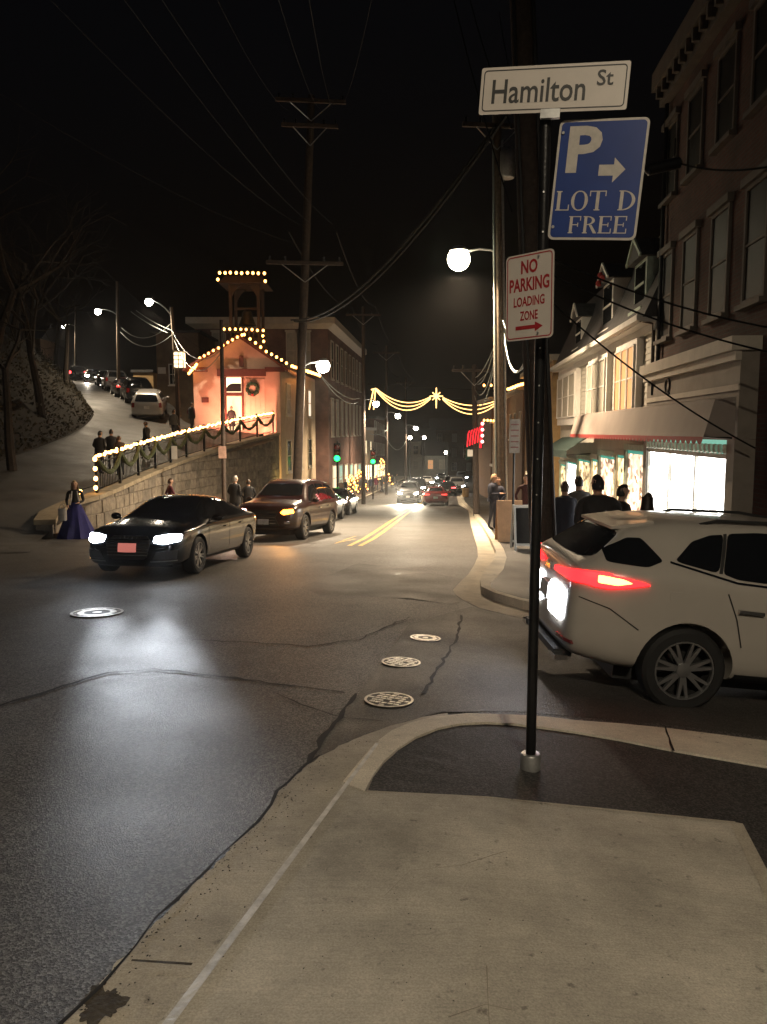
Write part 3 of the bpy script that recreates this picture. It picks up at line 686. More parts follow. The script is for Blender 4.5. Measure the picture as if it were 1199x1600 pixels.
        for s_ in (-1, 1):
            y = s_ * (.52 if rx else .56); mb = MB(); zz = lambda x_: proj(x_, y, 'top')[0].z
            mb.tube([(.30, y, zz(.3) - .01), (.2, y, zz(.2) + .03), (-.4, y, zz(-.4) + .04), (-1.1, y, zz(-1.1) + .03), (-1.25, y, zz(-1.25) - .01)], .016, 6)
            solid('roof_rail', mb, 'chrome' if not rx else 'dark')
        mb = MB()
        mb.add([(-1.66, -.50, 1.615), (-1.66, .50, 1.615), (-2.04, .50, 1.535), (-2.04, -.50, 1.535), (-1.66, -.50, 1.56), (-1.66, .50, 1.56), (-2.04, .50, 1.51), (-2.04, -.50, 1.51)], [(0, 1, 2, 3), (4, 7, 6, 5), (0, 4, 5, 1), (3, 2, 6, 7), (0, 3, 7, 4), (1, 5, 6, 2)])
        solid('rear_spoiler', mb, 'paint', None, False)
        mz, mx = 1.13, .82
    for s_ in (-1, 1):
        y = s_ * (interp(sp['wm'], mx) + .09); mb = MB(); mb.sphere((mx, y, mz), .09, 12, 8, (.55, 1.15, .72)); mb.bar((mx, y - s_ * .06, mz - .03), (mx + .02, y - s_ * .19, mz - .06), .05, .03)
        solid('mirror', mb, 'paint')
    # wheels
    r, w = sp['wr'], sp['ww']; rr = r * .70
    for wx in sp['wx']:
        for s_ in (-1, 1):
            c = Vector((wx, s_ * sp['wy'], r)); M = Matrix.Rotation(R(-90) * s_, 4, 'X')
            mb = MB(); mb.lathe([(rr, -w / 2), (r * .9, -w / 2), (r * .985, -w * .38), (r, -w * .15), (r, w * .15), (r * .985, w * .38), (r * .9, w / 2), (rr * 1.02, w / 2), (rr, w * .44), (rr * .96, w * .1), (rr * .9, -w * .2), (rr * .2, -w * .2)], c, 32, M=M)
            k = solid('wheel', mb, 'tyre')
            mb = MB()
            for i in range(32):   # rim lip
                pass
            mb.lathe([(rr * .93, w * .30), (rr * 1.0, w * .44), (rr * 1.0, w * .48), (rr * .95, w * .48), (rr * .92, w * .34), (rr * .93, w * .30)], c, 32, M=M, cap=False)
            nsp = 7
            for i in range(nsp):
                for dlt in (-.11, .11):
                    a = 2 * math.pi * i / nsp + .3; a1, a2 = a + dlt * .9, a + dlt * 1.35
                    p0 = c + M @ Vector((rr * .18 * math.cos(a1), rr * .18 * math.sin(a1), w * .40)); p1 = c + M @ Vector((rr * .95 * math.cos(a2), rr * .95 * math.sin(a2), w * .43))
                    d = (p1 - p0); ax = M @ Vector((0, 0, 1)); sd = d.cross(ax).normalized() * rr * .045; th = ax * .03
                    mb.add([p0 - sd * 1.6 - th, p0 + sd * 1.6 - th, p1 + sd - th, p1 - sd - th, p0 - sd * 1.6, p0 + sd * 1.6, p1 + sd, p1 - sd], [(0, 1, 2, 3), (4, 7, 6, 5), (0, 4, 5, 1), (1, 5, 6, 2), (2, 6, 7, 3), (3, 7, 4, 0)])
            mb.lathe([(rr * .24, w * .33), (rr * .24, w * .44), (rr * .12, w * .47)], c, 16, M=M)
            solid('rim', mb, 'rim', k)
    mb = MB(); mb.box(-1.9, 1.9, -.6, .6, .16, .30); solid('underbody', mb, 'dark', None, False)
    return parts
PROTO = {}
def paint(name, col, rough=0.28, metal=0.0):
    return mat('paint_' + name, col, rough, metal, 0.04, 3, spec=0.5, coat=0.8)
CARM = dict(glass=glassmat('car_glass', (0.008, 0.009, 0.011), 0.04), dark=mat('car_trim', (0.014, 0.014, 0.014), 0.6), chrome=mat('chrome', (0.6, 0.6, 0.6), 0.15, 1.0, 0.05),
            head=glassmat('lamp_glass', (0.30, 0.31, 0.33), 0.1), headl=glassmat('lamp_glass', (0.30, 0.31, 0.33), 0.1), tail=glassmat('red_lens', (0.18, 0.006, 0.006), 0.1), tail_off=glassmat('red_lens', (0.18, 0.006, 0.006), 0.1),
            tail_core=glassmat('red_lens', (0.18, 0.006, 0.006), 0.1), reverse=glassmat('lamp_glass', (0.4, 0.4, 0.4), 0.1), plate=mat('plate_white', (0.6, 0.58, 0.55), 0.5), platew=mat('plate_white', (0.6, 0.58, 0.55), 0.5),
            tyre=mat('tyre_rubber', (0.012, 0.012, 0.012), 0.75, 0, 0.2, 20, 0.2, 60), rim=mat('alloy', (0.36, 0.36, 0.36), 0.3, 0.8, 0.1))
def car(name, label, cat, kind, loc, heading, pnt, group=None, slope=0.0, roll=0.0, scale=1.0, skip=(), **over):
    if kind not in PROTO: PROTO[kind] = car_proto(kind)
    root = thing(name, label, cat, loc, 0, group, rot=(roll, slope, heading)); root.scale = (scale,) * 3
    ms = dict(CARM, paint=pnt, **over) if False else {**CARM, 'paint': pnt, **over}
    made = []
    for (pn, me, mk, par) in PROTO[kind]:
        if pn in skip: made.append(None); continue
        if not me.materials: me.materials.append(None)
        o = bpy.data.objects.new(pn, me); link(o, root if par is None else made[par])
        o.material_slots[0].link = 'OBJECT'; o.material_slots[0].material = ms[mk]
        made.append(o)
    return root
def beam(root, x, y, z, energy, col, size=70, aim=(1, 0, -0.05), blend=0.6):
    ld = bpy.data.lights.new('headlight_beam', 'SPOT'); ld.energy = energy; ld.color = col; ld.spot_size = R(size); ld.spot_blend = blend; ld.shadow_soft_size = 0.08
    o = bpy.data.objects.new('headlight_beam', ld); link(o, root); o.location = (x, y, z); o.rotation_euler = Vector(aim).to_track_quat('-Z', 'Y').to_euler()
    return o
def slope_at(x, y, ang, hf=None, d=1.3):
    hf = hf or g; c, s_ = math.cos(ang), math.sin(ang)
    return math.atan2(hf(x - d * c, y - d * s_) - hf(x + d * c, y + d * s_), 2 * d)
# ================================================================== RIGHT-HAND BUILDINGS
RZ = math.atan2(1.0, KD)          # street direction
TN = math.sqrt(1 + KD * KD)
def frame(parent_loc, rz):
    return Matrix.Translation(parent_loc) @ Matrix.Rotation(rz, 4, 'Z')
def window(parent, x0, x1, z0, z1, yf, out, glass=None, frame_m=None, sill=True, bars=1, vbars=1, shutter=None, depth=0.12, fw=0.07, name='window', hood=False):
    """window set into a wall face at local y = yf; out = +1 / -1 is the outward direction"""
    frame_m = frame_m or M_WHITE; glass = glass or M_GLASS
    f = MB(); ya, yb = yf - out * 0.01, yf + out * 0.055
    lo, hi = min(ya, yb), max(ya, yb)
    f.box(x0 - fw, x0, lo, hi, z0 - fw, z1 + fw).box(x1, x1 + fw, lo, hi, z0 - fw, z1 + fw).box(x0, x1, lo, hi, z1, z1 + fw).box(x0, x1, lo, hi, z0 - fw, z0)
    for k in range(1, bars + 1): zz = z0 + (z1 - z0) * k / (bars + 1); f.box(x0, x1, lo + 0.012, hi - 0.012, zz - .02, zz + .02)
    for k in range(1, vbars + 1): xx = x0 + (x1 - x0) * k / (vbars + 1); f.box(xx - .015, xx + .015, lo + 0.015, hi - 0.015, z0, z1)
    fo = f.build(name, frame_m, parent)
    y0, y1 = sorted((yf + out * 0.004, yf + out * 0.02))
    p = MB().box(x0 + .002, x1 - .002, y0, y1, z0 + .002, z1 - .002).build('pane', glass, fo)
    if sill:
        ys = sorted((yf - out * .005, yf + out * 0.14)); MB().box(x0 - .12, x1 + .12, ys[0], ys[1], z0 - fw - .09, z0 - fw - .003).build('sill', frame_m, fo)
    if hood:
        ys = sorted((yf - out * .005, yf + out * 0.12)); MB().box(x0 - .14, x1 + .14, ys[0], ys[1], z1 + fw + .003, z1 + fw + .14).build('lintel', frame_m, fo)
    return fo
AF = 5.04                                             # facade plane of the right-hand row
def rloc(Y0): return Vector((AF + KD * Y0, Y0, 0))
def rs(p, Y0, a=AF):                                  # local (along, z) of a picture point on the plane X = a + KD*Y
    return ((p.y - Y0) * TN, p.z)

# --- tall brick corner building
b1 = thing('brick_building', 'tall dark red brick corner building with narrow windows and projecting cornice beside the side street', 'building', rloc(10.9), RZ)
LB = (18.6 - 10.9) * TN
M_B1T = mat('dull_brown_trim', (.10, .082, .066), .7, 0, .2, 3)
MB().box(0, LB, -12, 0, -2.2, 9.7).build('wall', M_BRICK, b1)
c = MB(); c.box(-.25, LB + .1, -12, .38, 9.55, 9.95).box(-.1, LB + .05, 0.002, .2, 9.2, 9.55); c.build('cornice', M_B1T, b1)
for k in range(18): x = .2 + k * (LB - .4) / 17; MB().box(x - .05, x + .05, .202, .34, 9.3, 9.548).build('cornice_bracket', M_B1T, b1)
MB().box(-.2, LB, -12, .3, 9.953, 10.1).build('roof', M_ROOF, b1)
for px in (1045, 1081, 1127, 1183):
    yy = F(px, 400, AF).y; x = (yy - 10.9) * TN
    window(b1, x - .42, x + .42, 3.95, 5.75, 0, 1, M_GLASSR, M_B1T, True, 1, 0, hood=True)
    window(b1, x - .42, x + .42, 7.1, 8.6, 0, 1, M_GLASSR, M_B1T, True, 1, 0, hood=True)
MB().tube([(LB - .15, .08, -1.2), (LB - .15, .08, 9.2)], .05, 8).build('downpipe', M_BLACK, b1)
m = MB().tube([(.9, .06, -1), (.9, .06, 3.6)], .03, 6); m.build('conduit', M_WOOD2, b1)
m = MB().bar((.3, .06, 1.6), (.75, .06, 2.35), .05, .03); m.build('wall_bracket', M_YEL, b1)

# --- wooden shopfront built on to it
sf = thing('shopfront', 'cream painted wooden shopfront with cornice and blazing white display window against brick wall', 'shopfront', rloc(12.6), RZ)
LS = (18.45 - 12.6) * TN
M_SFP = mat('shop_paint', (.24, .21, .175), .65, 0, .15, 3)
m = MB(); m.box(0, LS, .004, .30, 1.62, 3.05); m.build('fascia', M_SFP, sf)
m = MB(); m.box(-.08, LS + .05, .004, .48, 3.055, 3.28); m.box(-.04, LS + .03, .302, .40, 2.9, 3.05); m.build('cornice', M_TRIM, sf)
m = MB(); m.box(-.03, LS, .302, .33, 2.42, 2.52); m.build('moulding', M_TRIM, sf)
def arc_ring(cx, cz, r, w, n=24):
    return [(cx + r * math.cos(2 * math.pi * i / n), cz + r * math.sin(2 * math.pi * i / n)) for i in range(n)]
# dark sign lettering on the fascia: an upright and a Q-like ring with a tail
m = MB(); xs_ = LS - .55
m.tube([(LS - 1.75 + .16 * math.cos(a), .315, 2.72 + .15 * math.sin(a)) for a in [2 * math.pi * i / 20 for i in range(21)]], .022, 6)
m.build('fascia_letter', M_BLACK, sf)
MB().bar((LS - 1.70, .315, 2.64), (LS - 1.90, .315, 2.55), .03, .03).build('letter_tail', M_BLACK, sf); MB().bar((LS - .5, .315, 2.58), (LS - .5, .315, 2.85), .05, .03).build('fascia_letter', M_BLACK, sf)
for i, (x0, x1) in enumerate(((0, .35), (LS - .3, LS))):
    MB().box(x0, x1, .004, .34, -1.6, 1.615).build('pilaster', M_SFP, sf)
MB().box(.352, LS - .302, .004, .30, -1.6, -.25).build('stall_riser', M_CLAP, sf)
m = MB(); m.box(.352, LS - .302, .20, .31, -.248, -.15).box(.352, LS - .302, .20, .31, 1.28, 1.36)
for k in range(4): x = .352 + k * (LS - .654) / 3; m.box(x - .03, x + .03, .21, .305, -.15, 1.28)
m.build('window_frame', M_CLAP, sf)
for k in range(3):
    x0 = .352 + k * (LS - .654) / 3 + .032; x1 = .352 + (k + 1) * (LS - .654) / 3 - .032
    MB().box(x0, x1, .24, .25, -.148, 1.278).build('display_pane', M_SHOPW, sf)
    MB().box(x0, x1, .24, .25, 1.362, 1.60).build('transom_pane', emat('transom_green', (0.35, .9, .7), .5), sf)
m = MB()
M_FRINGE = mat('valance_fringe', (0.7, .66, .55), .8)
for k in range(22): x = .4 + k * (LS - .8) / 21; m.tube([(x + .03, .34, 1.52), (x, .35, 1.44), (x - .03, .34, 1.38)], .04, 5)
tag(m.build('window_swag', M_FRINGE, sf), kind='stuff')

# --- long awning over both shops
aw = thing('awning', 'long pale grey beige shop awning with scalloped red valance over the shopfronts', 'awning', rloc(12.6), RZ)
LA = (26.3 - 12.6) * TN
M_AWN = mat('awning_canvas', (0.33, 0.28, 0.25), 0.8, 0, 0.12, 1.2, 0.15, 30)
M_AWNR = mat('awning_red', (0.32, 0.03, 0.028), 0.8, 0, 0.15, 4)
zt_, zb_ = 2.27, 1.66
m = MB(); N = 14
L = []
for i in range(N + 1):
    x = LA * i / N; sag = .02 * math.sin(i * 1.7)
    L += [(x, .485, zt_ + .05), (x, .68, zt_ + sag * .3), (x, .82, zb_ + .06 + sag * .5), (x, .84, zb_)]
m.add(L, [(4 * i + a, 4 * i + a + 1, 4 * i + a + 5, 4 * i + a + 4) for i in range(N) for a in range(3)])
m.build('canvas', M_AWN, aw)
for x in (0, LA): MB().add([(x, .345, zt_ + .04), (x, .68, zt_), (x, .82, zb_ + .06), (x, .84, zb_), (x, .345, zb_)], [(0, 1, 2, 3, 4)]).build('end_panel', M_AWN, aw)
m = MB()
for i in range(46):
    x0, x1 = LA * i / 46, LA * (i + 1) / 46; m.add([(x0, 0.846, zb_), (x1, 0.846, zb_), (x1, 0.85, zb_ - .06), ((x0 + x1) / 2 + (x1 - x0) * .3, 0.85, zb_ - .11), ((x0 + x1) / 2, 0.85, zb_ - .13), ((x0 + x1) / 2 - (x1 - x0) * .3, 0.85, zb_ - .11), (x0, 0.85, zb_ - .06)], [(0, 1, 2, 3, 4, 5, 6)])
m.build('valance', M_AWNR, aw)
for x in (.1, LA / 2, LA - .1): MB().bar((x, .35, zb_ - .02), (x, .82, zb_ + .01), .03, .03).build('arm', M_BLACK, aw)
b2c = []
# --- pale house with mansard roof and dormers
b2 = thing('mansard_house', 'pale painted house with slate mansard roof, dormers and gutter above the shops', 'building', rloc(18.65), RZ)
L2 = (34.5 - 18.65) * TN
MB().box(0, L2, -10, 0, -3.4, 4.35).build('wall', M_CLAP, b2)
m = MB()
for k in range(13):
    z = 2.25 + k * .16; m.add([(0, .003, z + .15), (L2, .003, z + .15), (L2, .022, z), (0, .022, z), (0, .003, z), (L2, .003, z)], [(0, 1, 2, 3), (3, 2, 5, 4)])
m.build('siding_board', M_CLAP, b2)
m = MB(); m.box(-.02, L2, .0, .42, 4.352, 4.46).box(-.02, L2, .42, .56, 4.38, 4.52).box(0, L2, .024, .14, 4.16, 4.35); m.build('eave_gutter', M_WHITE, b2)
m = MB(); m.add([(0, .40, 4.465), (L2, .40, 4.465), (L2, -.75, 7.1), (0, -.75, 7.1), (0, -9.5, 7.4), (L2, -9.5, 7.4), (0, -9.5, 4.465), (L2, -9.5, 4.465)], [(0, 1, 2, 3), (3, 2, 5, 4), (4, 5, 7, 6), (0, 3, 4, 6), (1, 7, 5, 2)]); roof2 = m.build('roof', M_ROOF, b2)
for px0, px1, gl in ((974, 1004, M_WINW), (928, 957, M_SHADE), (880, 908, M_SHADE)):
    x0 = rs(F(px1, 600, AF), 18.65)[0]; x1 = rs(F(px0, 600, AF), 18.65)[0]
    # slightly projecting bay
    MB().box(x0 - .12, x1 + .12, .024, .20, 2.0, 4.14).build('bay', M_WHITE, b2)
    w = (x1 - x0 - .3) / 3
    for k in range(3): window(b2, x0 + .05 + k * (w + .12), x0 + .05 + k * (w + .12) + w, 2.35, 3.95, .20, 1, gl, M_WHITE, False, 1, 0, fw=.05)
M_MINT = mat('mint_trim', (0.42, 0.52, 0.44), .6)
def dormer(parent, xc, w, z0, z1, yo, m_trim, lit=None):
    m = MB(); m.box(xc - w / 2, xc + w / 2, yo - 1.7, yo, z0, z1)
    d = m.build('dormer', m_trim, parent)
    m = MB(); ov = .12
    m.add([(xc - w / 2 - ov, yo + .18, z1 - .02), (xc, yo + .18, z1 + .55), (xc + w / 2 + ov, yo + .18, z1 - .02), (xc - w / 2 - ov, yo - 1.8, z1 - .02), (xc, yo - 1.8, z1 + .55), (xc + w / 2 + ov, yo - 1.8, z1 - .02)], [(0, 1, 4, 3), (1, 2, 5, 4), (0, 2, 1), (3, 4, 5), (0, 3, 5, 2)])
    m.build('dormer_roof', M_ROOF, d)
    m = MB(); m.bar((xc - w / 2 - ov, yo + .2, z1 - .01), (xc, yo + .2, z1 + .54), .05, .09).bar((xc, yo + .2, z1 + .54), (xc + w / 2 + ov, yo + .2, z1 - .01), .05, .09); m.build('bargeboard', m_trim, d)
    m = MB(); m.box(xc - w / 2 + .14, xc + w / 2 - .14, yo + .004, yo + .02, z0 + .22, z1 - .12); m.build('dormer_pane', lit or M_GLASS, d)
    m = MB(); m.box(xc - w / 2 + .14, xc + w / 2 - .14, yo + .022, yo + .04, (z0 + z1) / 2 + .02, (z0 + z1) / 2 + .08); m.build('glazing_bar', m_trim, d)
    m = MB(); m.box(xc - w / 2 - .05, xc + w / 2 + .05, yo + .004, yo + .14, z0 + .02, z0 + .12); m.build('sill', m_trim, d)
dormer(b2, rs(F(1003, 420, AF - .1), 18.65)[0], 1.25, 4.75, 6.1, .12, M_MINT)
dormer(b2, rs(F(950, 480, AF - .1), 18.65)[0], 1.5, 4.75, 6.35, .10, M_WHITE)
dormer(b2, rs(F(905, 500, AF - .1), 18.65)[0], 1.3, 4.75, 6.0, .10, M_WHITE)
for dx in (-.3, .1, .35): MB().sphere((rs(F(950, 480, AF - .1), 18.65)[0] + dx, .33, 6.65 - abs(dx) * .8), .1, 8, 6).build('red_ornament', M_AWNR, b2)
m = MB().tube([(.1, .12, 1.0), (.1, .12, 4.3), (.1, .5, 4.42)], .045, 8); m.build('downpipe', M_WOOD, b2)
# ground floor shops of the pale house
sp2 = thing('lower_shopfront', 'row of small lit shop windows and doors below the awning of the pale house', 'shopfront', rloc(18.75), RZ)
x = 0.1; k = 0
for w, h, gm in ((2.2, 1.1, M_SHOPP), (1.0, .9, M_SHOPY), (2.3, .8, M_SHOPP), (1.1, .7, M_SHOPY), (2.6, .5, M_SHOPY), (2.4, .3, M_SHOPW), (1.6, .2, M_SHOPY)):
    gz = g(6, 18.75 + x) + .13; zt2 = gz + 2.15
    MB().box(x, x + w, .03, .09, gz + .55, zt2).build('shop_pane', gm, sp2)
    m = MB(); m.box(x - .09, x - .004, .024, .16, gz, zt2 + .1).box(x + w + .004, x + w + .09, .024, .16, gz, zt2 + .1).box(x - .09, x + w + .09, .024, .20, zt2 + .102, zt2 + .26).box(x - .002, x + w + .002, .024, .14, gz, gz + .548)
    m.build('shop_frame', M_CLAP if k % 2 else M_MINT, sp2)
    MB().box(x, x + w, .03, .10, zt2 + .004, zt2 + .098).build('transom', emat('teal_transom', (.1, .75, .6), .35), sp2)
    x += w + .22; k += 1
# small green awning and hanging sign further along
aw2 = thing('green_awning', 'small dark green shop awning past the end of the long pale one', 'awning', rloc(26.0), RZ)
m = MB(); m.add([(0, .2, 1.6), (6.5, .2, 1.5), (6.5, 1.0, 1.0), (0, 1.0, 1.1), (0, 1.0, .85), (6.5, 1.0, .75)], [(0, 1, 2, 3), (3, 2, 5, 4)]); m.build('canvas', mat('green_canvas', (.03, .055, .05), .8), aw2)
m = MB().bar((0, .2, 1.0), (0, 1, .95), .03, .03).bar((6.5, .2, .9), (6.5, 1, .85), .03, .03); m.build('arm', M_BLACK, aw2)

# --- ochre house beyond
b3 = thing('ochre_house', 'narrow ochre plastered house standing beyond the pale mansard house', 'building', rloc(34.7), RZ)
L3 = 12
M_OCHRE = mat('ochre_plaster', (.36, .24, .11), .8, 0, .25, 2, .2, 20)
MB().box(0, L3, -9, .35, -4.5, 4.9).build('wall', M_OCHRE, b3)
MB().box(-.2, L3 + .2, -9.2, .7, 4.903, 5.15).build('cornice', M_TRIM, b3)
for k in range(4):
    window(b3, 1 + k * 2.8, 2 + k * 2.8, 2.2, 4.0, .35, 1, M_GLASS if k % 2 else M_WINW, M_WHITE)
    MB().box(.8 + k * 2.8, 2.6 + k * 2.8, .352, .38, -2.4, -.6).build('shop_pane', M_SHOPY, b3)
# --- gabled house with galleries facing up the street, where the street bends
ga = thing('gallery_house', 'wooden house with white balustraded gallery and strings of bulbs where the street bends', 'building', (9.2, 66, 0), 0)
gz = g(8, 66)
M_BRN = mat('brown_siding', (.16, .10, .065), .75, 0, .25, 3, .2, 12)
MB().box(0, 7, 0, 9, gz, gz + 8.6).build('wall', M_BRN, ga)
MB().box(-.3, 7.3, -.5, 9.3, gz + 8.604, gz + 8.85).build('roof_edge', M_TRIM, ga)
MB().box(-.1, 5.2, -1.8, -.004, gz + 3.0, gz + 3.2).build('gallery_floor', M_WHITE, ga)
m = MB()
for k in range(14): x = k * .4; m.box(x - .03, x + .03, -1.78, -1.72, gz + 3.2, gz + 4.1)
ob = m.build('baluster_row', M_WHITE, ga)
MB().box(-.1, 5.2, -1.8, -1.68, gz + 4.102, gz + 4.2).build('handrail', M_WHITE, ga)
for x in (0, 2.5, 5.1): MB().box(x - .08, x + .08, -1.79, -1.63, gz, gz + 6.6).build('post', M_WHITE, ga)
MB().box(-.2, 5.4, -1.95, -.004, gz + 6.603, gz + 6.8).build('gallery_roof', M_TRIM, ga)
for x in (.6, 2.2, 3.8): window(ga, x, x + .8, gz + 4.3, gz + 5.9, 0, -1, M_GLASS, M_WHITE)
MB().box(.5, 2.3, -.03, -.005, gz + .3, gz + 2.5).build('shop_pane', emat('dim_green_window', (.4, .6, .4), .25), ga)
bulb_me = None
def bulb_mesh(r):
    me = bpy.data.meshes.new('bulb'); mb = MB().sphere((0, 0, 0), r, 8, 6, (1, 1, 1.15)); me.from_pydata(mb.v, [], mb.f); me.polygons.foreach_set('use_smooth', [True] * len(me.polygons)); return me
BM = {}
def string_lights(label, pts, spacing, r, m, group=None, sag=0.0, wire=True, jit=0.022, name='string_lights'):
    pts = [Vector(p) for p in pts]; t = thing(name, label, 'string lights', pts[0], 0, group)
    key = (r, m.name)
    if key not in BM: me = bulb_mesh(r); me.materials.append(m); BM[key] = me
    w = MB(); path = []
    for a, b in zip(pts, pts[1:]):
        L = (b - a).length; n = max(1, round(L / spacing))
        for i in range(n + (1 if b is pts[-1] else 0)):
            u = i / n; p = a.lerp(b, u) - pts[0]; p.z -= sag * 4 * u * (1 - u); path.append(p.copy())
            o = bpy.data.objects.new('bulb', BM[key]); link(o, t); o.location = p + Vector((random.uniform(-jit, jit), random.uniform(-jit, jit), random.uniform(-jit, jit)))
    if wire and len(path) > 1: w.tube([p + Vector((0, 0, r * 1.2)) for p in path], .012, 5).build('wire', M_CABLE, t)
    return t
string_lights('short row of warm bulbs on the roof edge of the gallery house', [P(757, 602, 65), P(778, 602, 65)], .45, .1, M_BULB)
string_lights('row of warm bulbs under the gallery roof of the wooden house', [P(757, 657, 63.6), P(782, 657, 63.6)], .28, .09, M_BULB)
# brown house with slanting lit eave, nearer
bh = thing('brown_house', 'brown timber house with a lit slanting eave board behind the utility pole', 'building', (9.0, 50, 0), RZ)
MB().box(0, 14, -8, 0, -5, 4.4).build('wall', M_BRN, bh)
MB().box(-.1, 14, -8, .5, 4.404, 4.6).build('eave', M_TRIM, bh)
for k in range(3): window(bh, 1 + 4 * k, 2.2 + 4 * k, 1.2, 3.0, 0, 1, M_GLASS, M_WHITE)
string_lights('bright rope of bulbs along the slanting eave of the brown timber house', [P(794, 608, 49), P(820, 599, 47)], .16, .08, M_BULB)
# ================================================================== LEFT-HAND BUILDINGS
FY = 48.0
def LX(px, Y): return (px - 599.5) / FPX * Y / 1.0
fx0, fx1 = LX(306, FY), LX(440, FY)
fz = 1.75                                        # floor level on the side road
FH = thing('firehouse', 'small gabled old firehouse with belfry, wreath and strings of bulbs on the corner', 'building', (0, 0, 0))
M_PLAST = mat('pink_lit_stucco', (0.62, 0.42, 0.32), 0.8, 0, 0.1, 2, 0.15, 25)  # pink light on the front is put into the wall colour
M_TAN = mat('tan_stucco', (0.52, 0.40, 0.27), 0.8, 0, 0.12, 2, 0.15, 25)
M_DRED = mat('dark_red_trim', (0.13, 0.035, 0.025), 0.7, 0, 0.2)
peak = P(380, 527, FY).z; eave = P(380, 572, FY).z
pkx = LX(378, FY); side = 12.5
def sx(Y): return fx1 + KD * (Y - FY)
m = MB(); zlo = g(-8, 55) - .3
m.add([(fx0, FY, zlo), (fx1, FY, zlo), (fx1, FY, eave), (pkx, FY, peak - .05), (fx0, FY, eave), (fx0, FY + side, zlo), (sx(FY + side), FY + side, zlo), (sx(FY + side), FY + side, eave), (pkx, FY + side, peak - .05), (fx0, FY + side, eave)],
      [(0, 1, 2, 3, 4), (9, 8, 7, 6, 5), (1, 6, 7, 2), (0, 4, 9, 5)])
m.build('wall', M_PLAST, FH)
m = MB(); ov = .55
def roofpoly(xa, za, xb, zb, t=.14):
    y0, y1 = FY - .45, FY + side + .3
    m.add([(xa, y0, za), (xb, y0, zb), (xb, y1, zb), (xa, y1, za), (xa, y0, za + t), (xb, y0, zb + t), (xb, y1, zb + t), (xa, y1, za + t)], [(0, 3, 2, 1), (4, 5, 6, 7), (0, 1, 5, 4), (1, 2, 6, 5), (2, 3, 7, 6), (3, 0, 4, 7)])
sl = (peak - eave) / (pkx - fx0); sr_ = (peak - eave) / (fx1 - pkx)
roofpoly(fx0 - ov, eave - ov * sl, pkx, peak); roofpoly(pkx, peak + .002, fx1 + ov, eave - ov * sr_)
m.build('roof', M_DRED, FH)
# cornice returns and lintel
MB().box(fx0 - .3, fx0 + .9, FY - .25, FY - .005, eave - .35, eave - .08).build('cornice_return', M_DRED, FH)
MB().box(fx1 - .9, fx1 + .3, FY - .25, FY - .005, eave - .35, eave - .08).build('cornice_return', M_DRED, FH)
a, b = P(341, 577, FY), P(416, 588, FY)
MB().box(a.x, b.x, FY - .30, FY - .005, b.z, a.z).build('lintel', M_DRED, FH)
# entrance
a, b = P(354, 590, FY), P(379, 672, FY)
MB().box(a.x, b.x, FY - .03, FY - .006, b.z, P(0, 619, FY).z).build('doorway', emat('doorway_light', (1.0, .74, .40), 1.5), FH)
m = MB(); m.box(a.x, b.x, FY - .06, FY - .006, P(0, 618, FY).z, P(0, 613, FY).z).box(a.x - .12, a.x, FY - .07, FY - .006, b.z, a.z).box(b.x, b.x + .12, FY - .07, FY - .006, b.z, a.z); m.build('door_frame', M_DRED, FH)
tr = MB().box(a.x, b.x, FY - .03, FY - .006, P(0, 613, FY).z + .002, a.z).build('transom', M_WINC, FH)
mz = P(0, 612, FY).z; m = MB(); cx = b.x - .02
pts = [(cx - .42 + .42 * math.cos(R(t)), mz + .5 * math.sin(R(t))) for t in range(90, 181, 15)] + [(cx - .42 - .42, mz)]
m.prism([(cx, mz), (cx, mz + .5)] + [(cx - .5 + 0 + .5 * (-math.sin(R(t))) * 0.9, mz + .5 * math.cos(R(t))) for t in range(0, 91, 15)], Matrix(((1, 0, 0, 0), (0, 0, -1, FY - .035), (0, 1, 0, 0), (0, 0, 0, 1))), .03)
m.build('fanlight', M_DARK, FH)
MB().box(*sorted((P(384, 600, FY).x, P(414, 600, FY).x)), FY - .05, FY - .006, P(0, 664, FY).z, P(0, 592, FY).z).build('engine_door', mat('pink_lit_door', (.66, .46, .36), .7, 0, .08), FH)  # door colour carries the same pink light as the wall
for k in range(1, 4):
    xx = P(384, 600, FY).x + (P(414, 600, FY).x - P(384, 600, FY).x) * k / 4
    MB().box(xx - .015, xx + .015, FY - .065, FY - .052, P(0, 664, FY).z, P(0, 592, FY).z).build('door_batten', M_PLAST, FH)
MB().box(P(315, 600, FY).x, P(326, 600, FY).x, FY - .06, FY - .006, P(0, 629, FY).z, P(0, 621, FY).z).build('plaque', M_DRED, FH)
a, b = P(374, 556, FY), P(381, 573, FY); f_ = MB().box(a.x, b.x, FY - .08, FY - .006, b.z, a.z).build('gable_vent', M_DRED, FH)
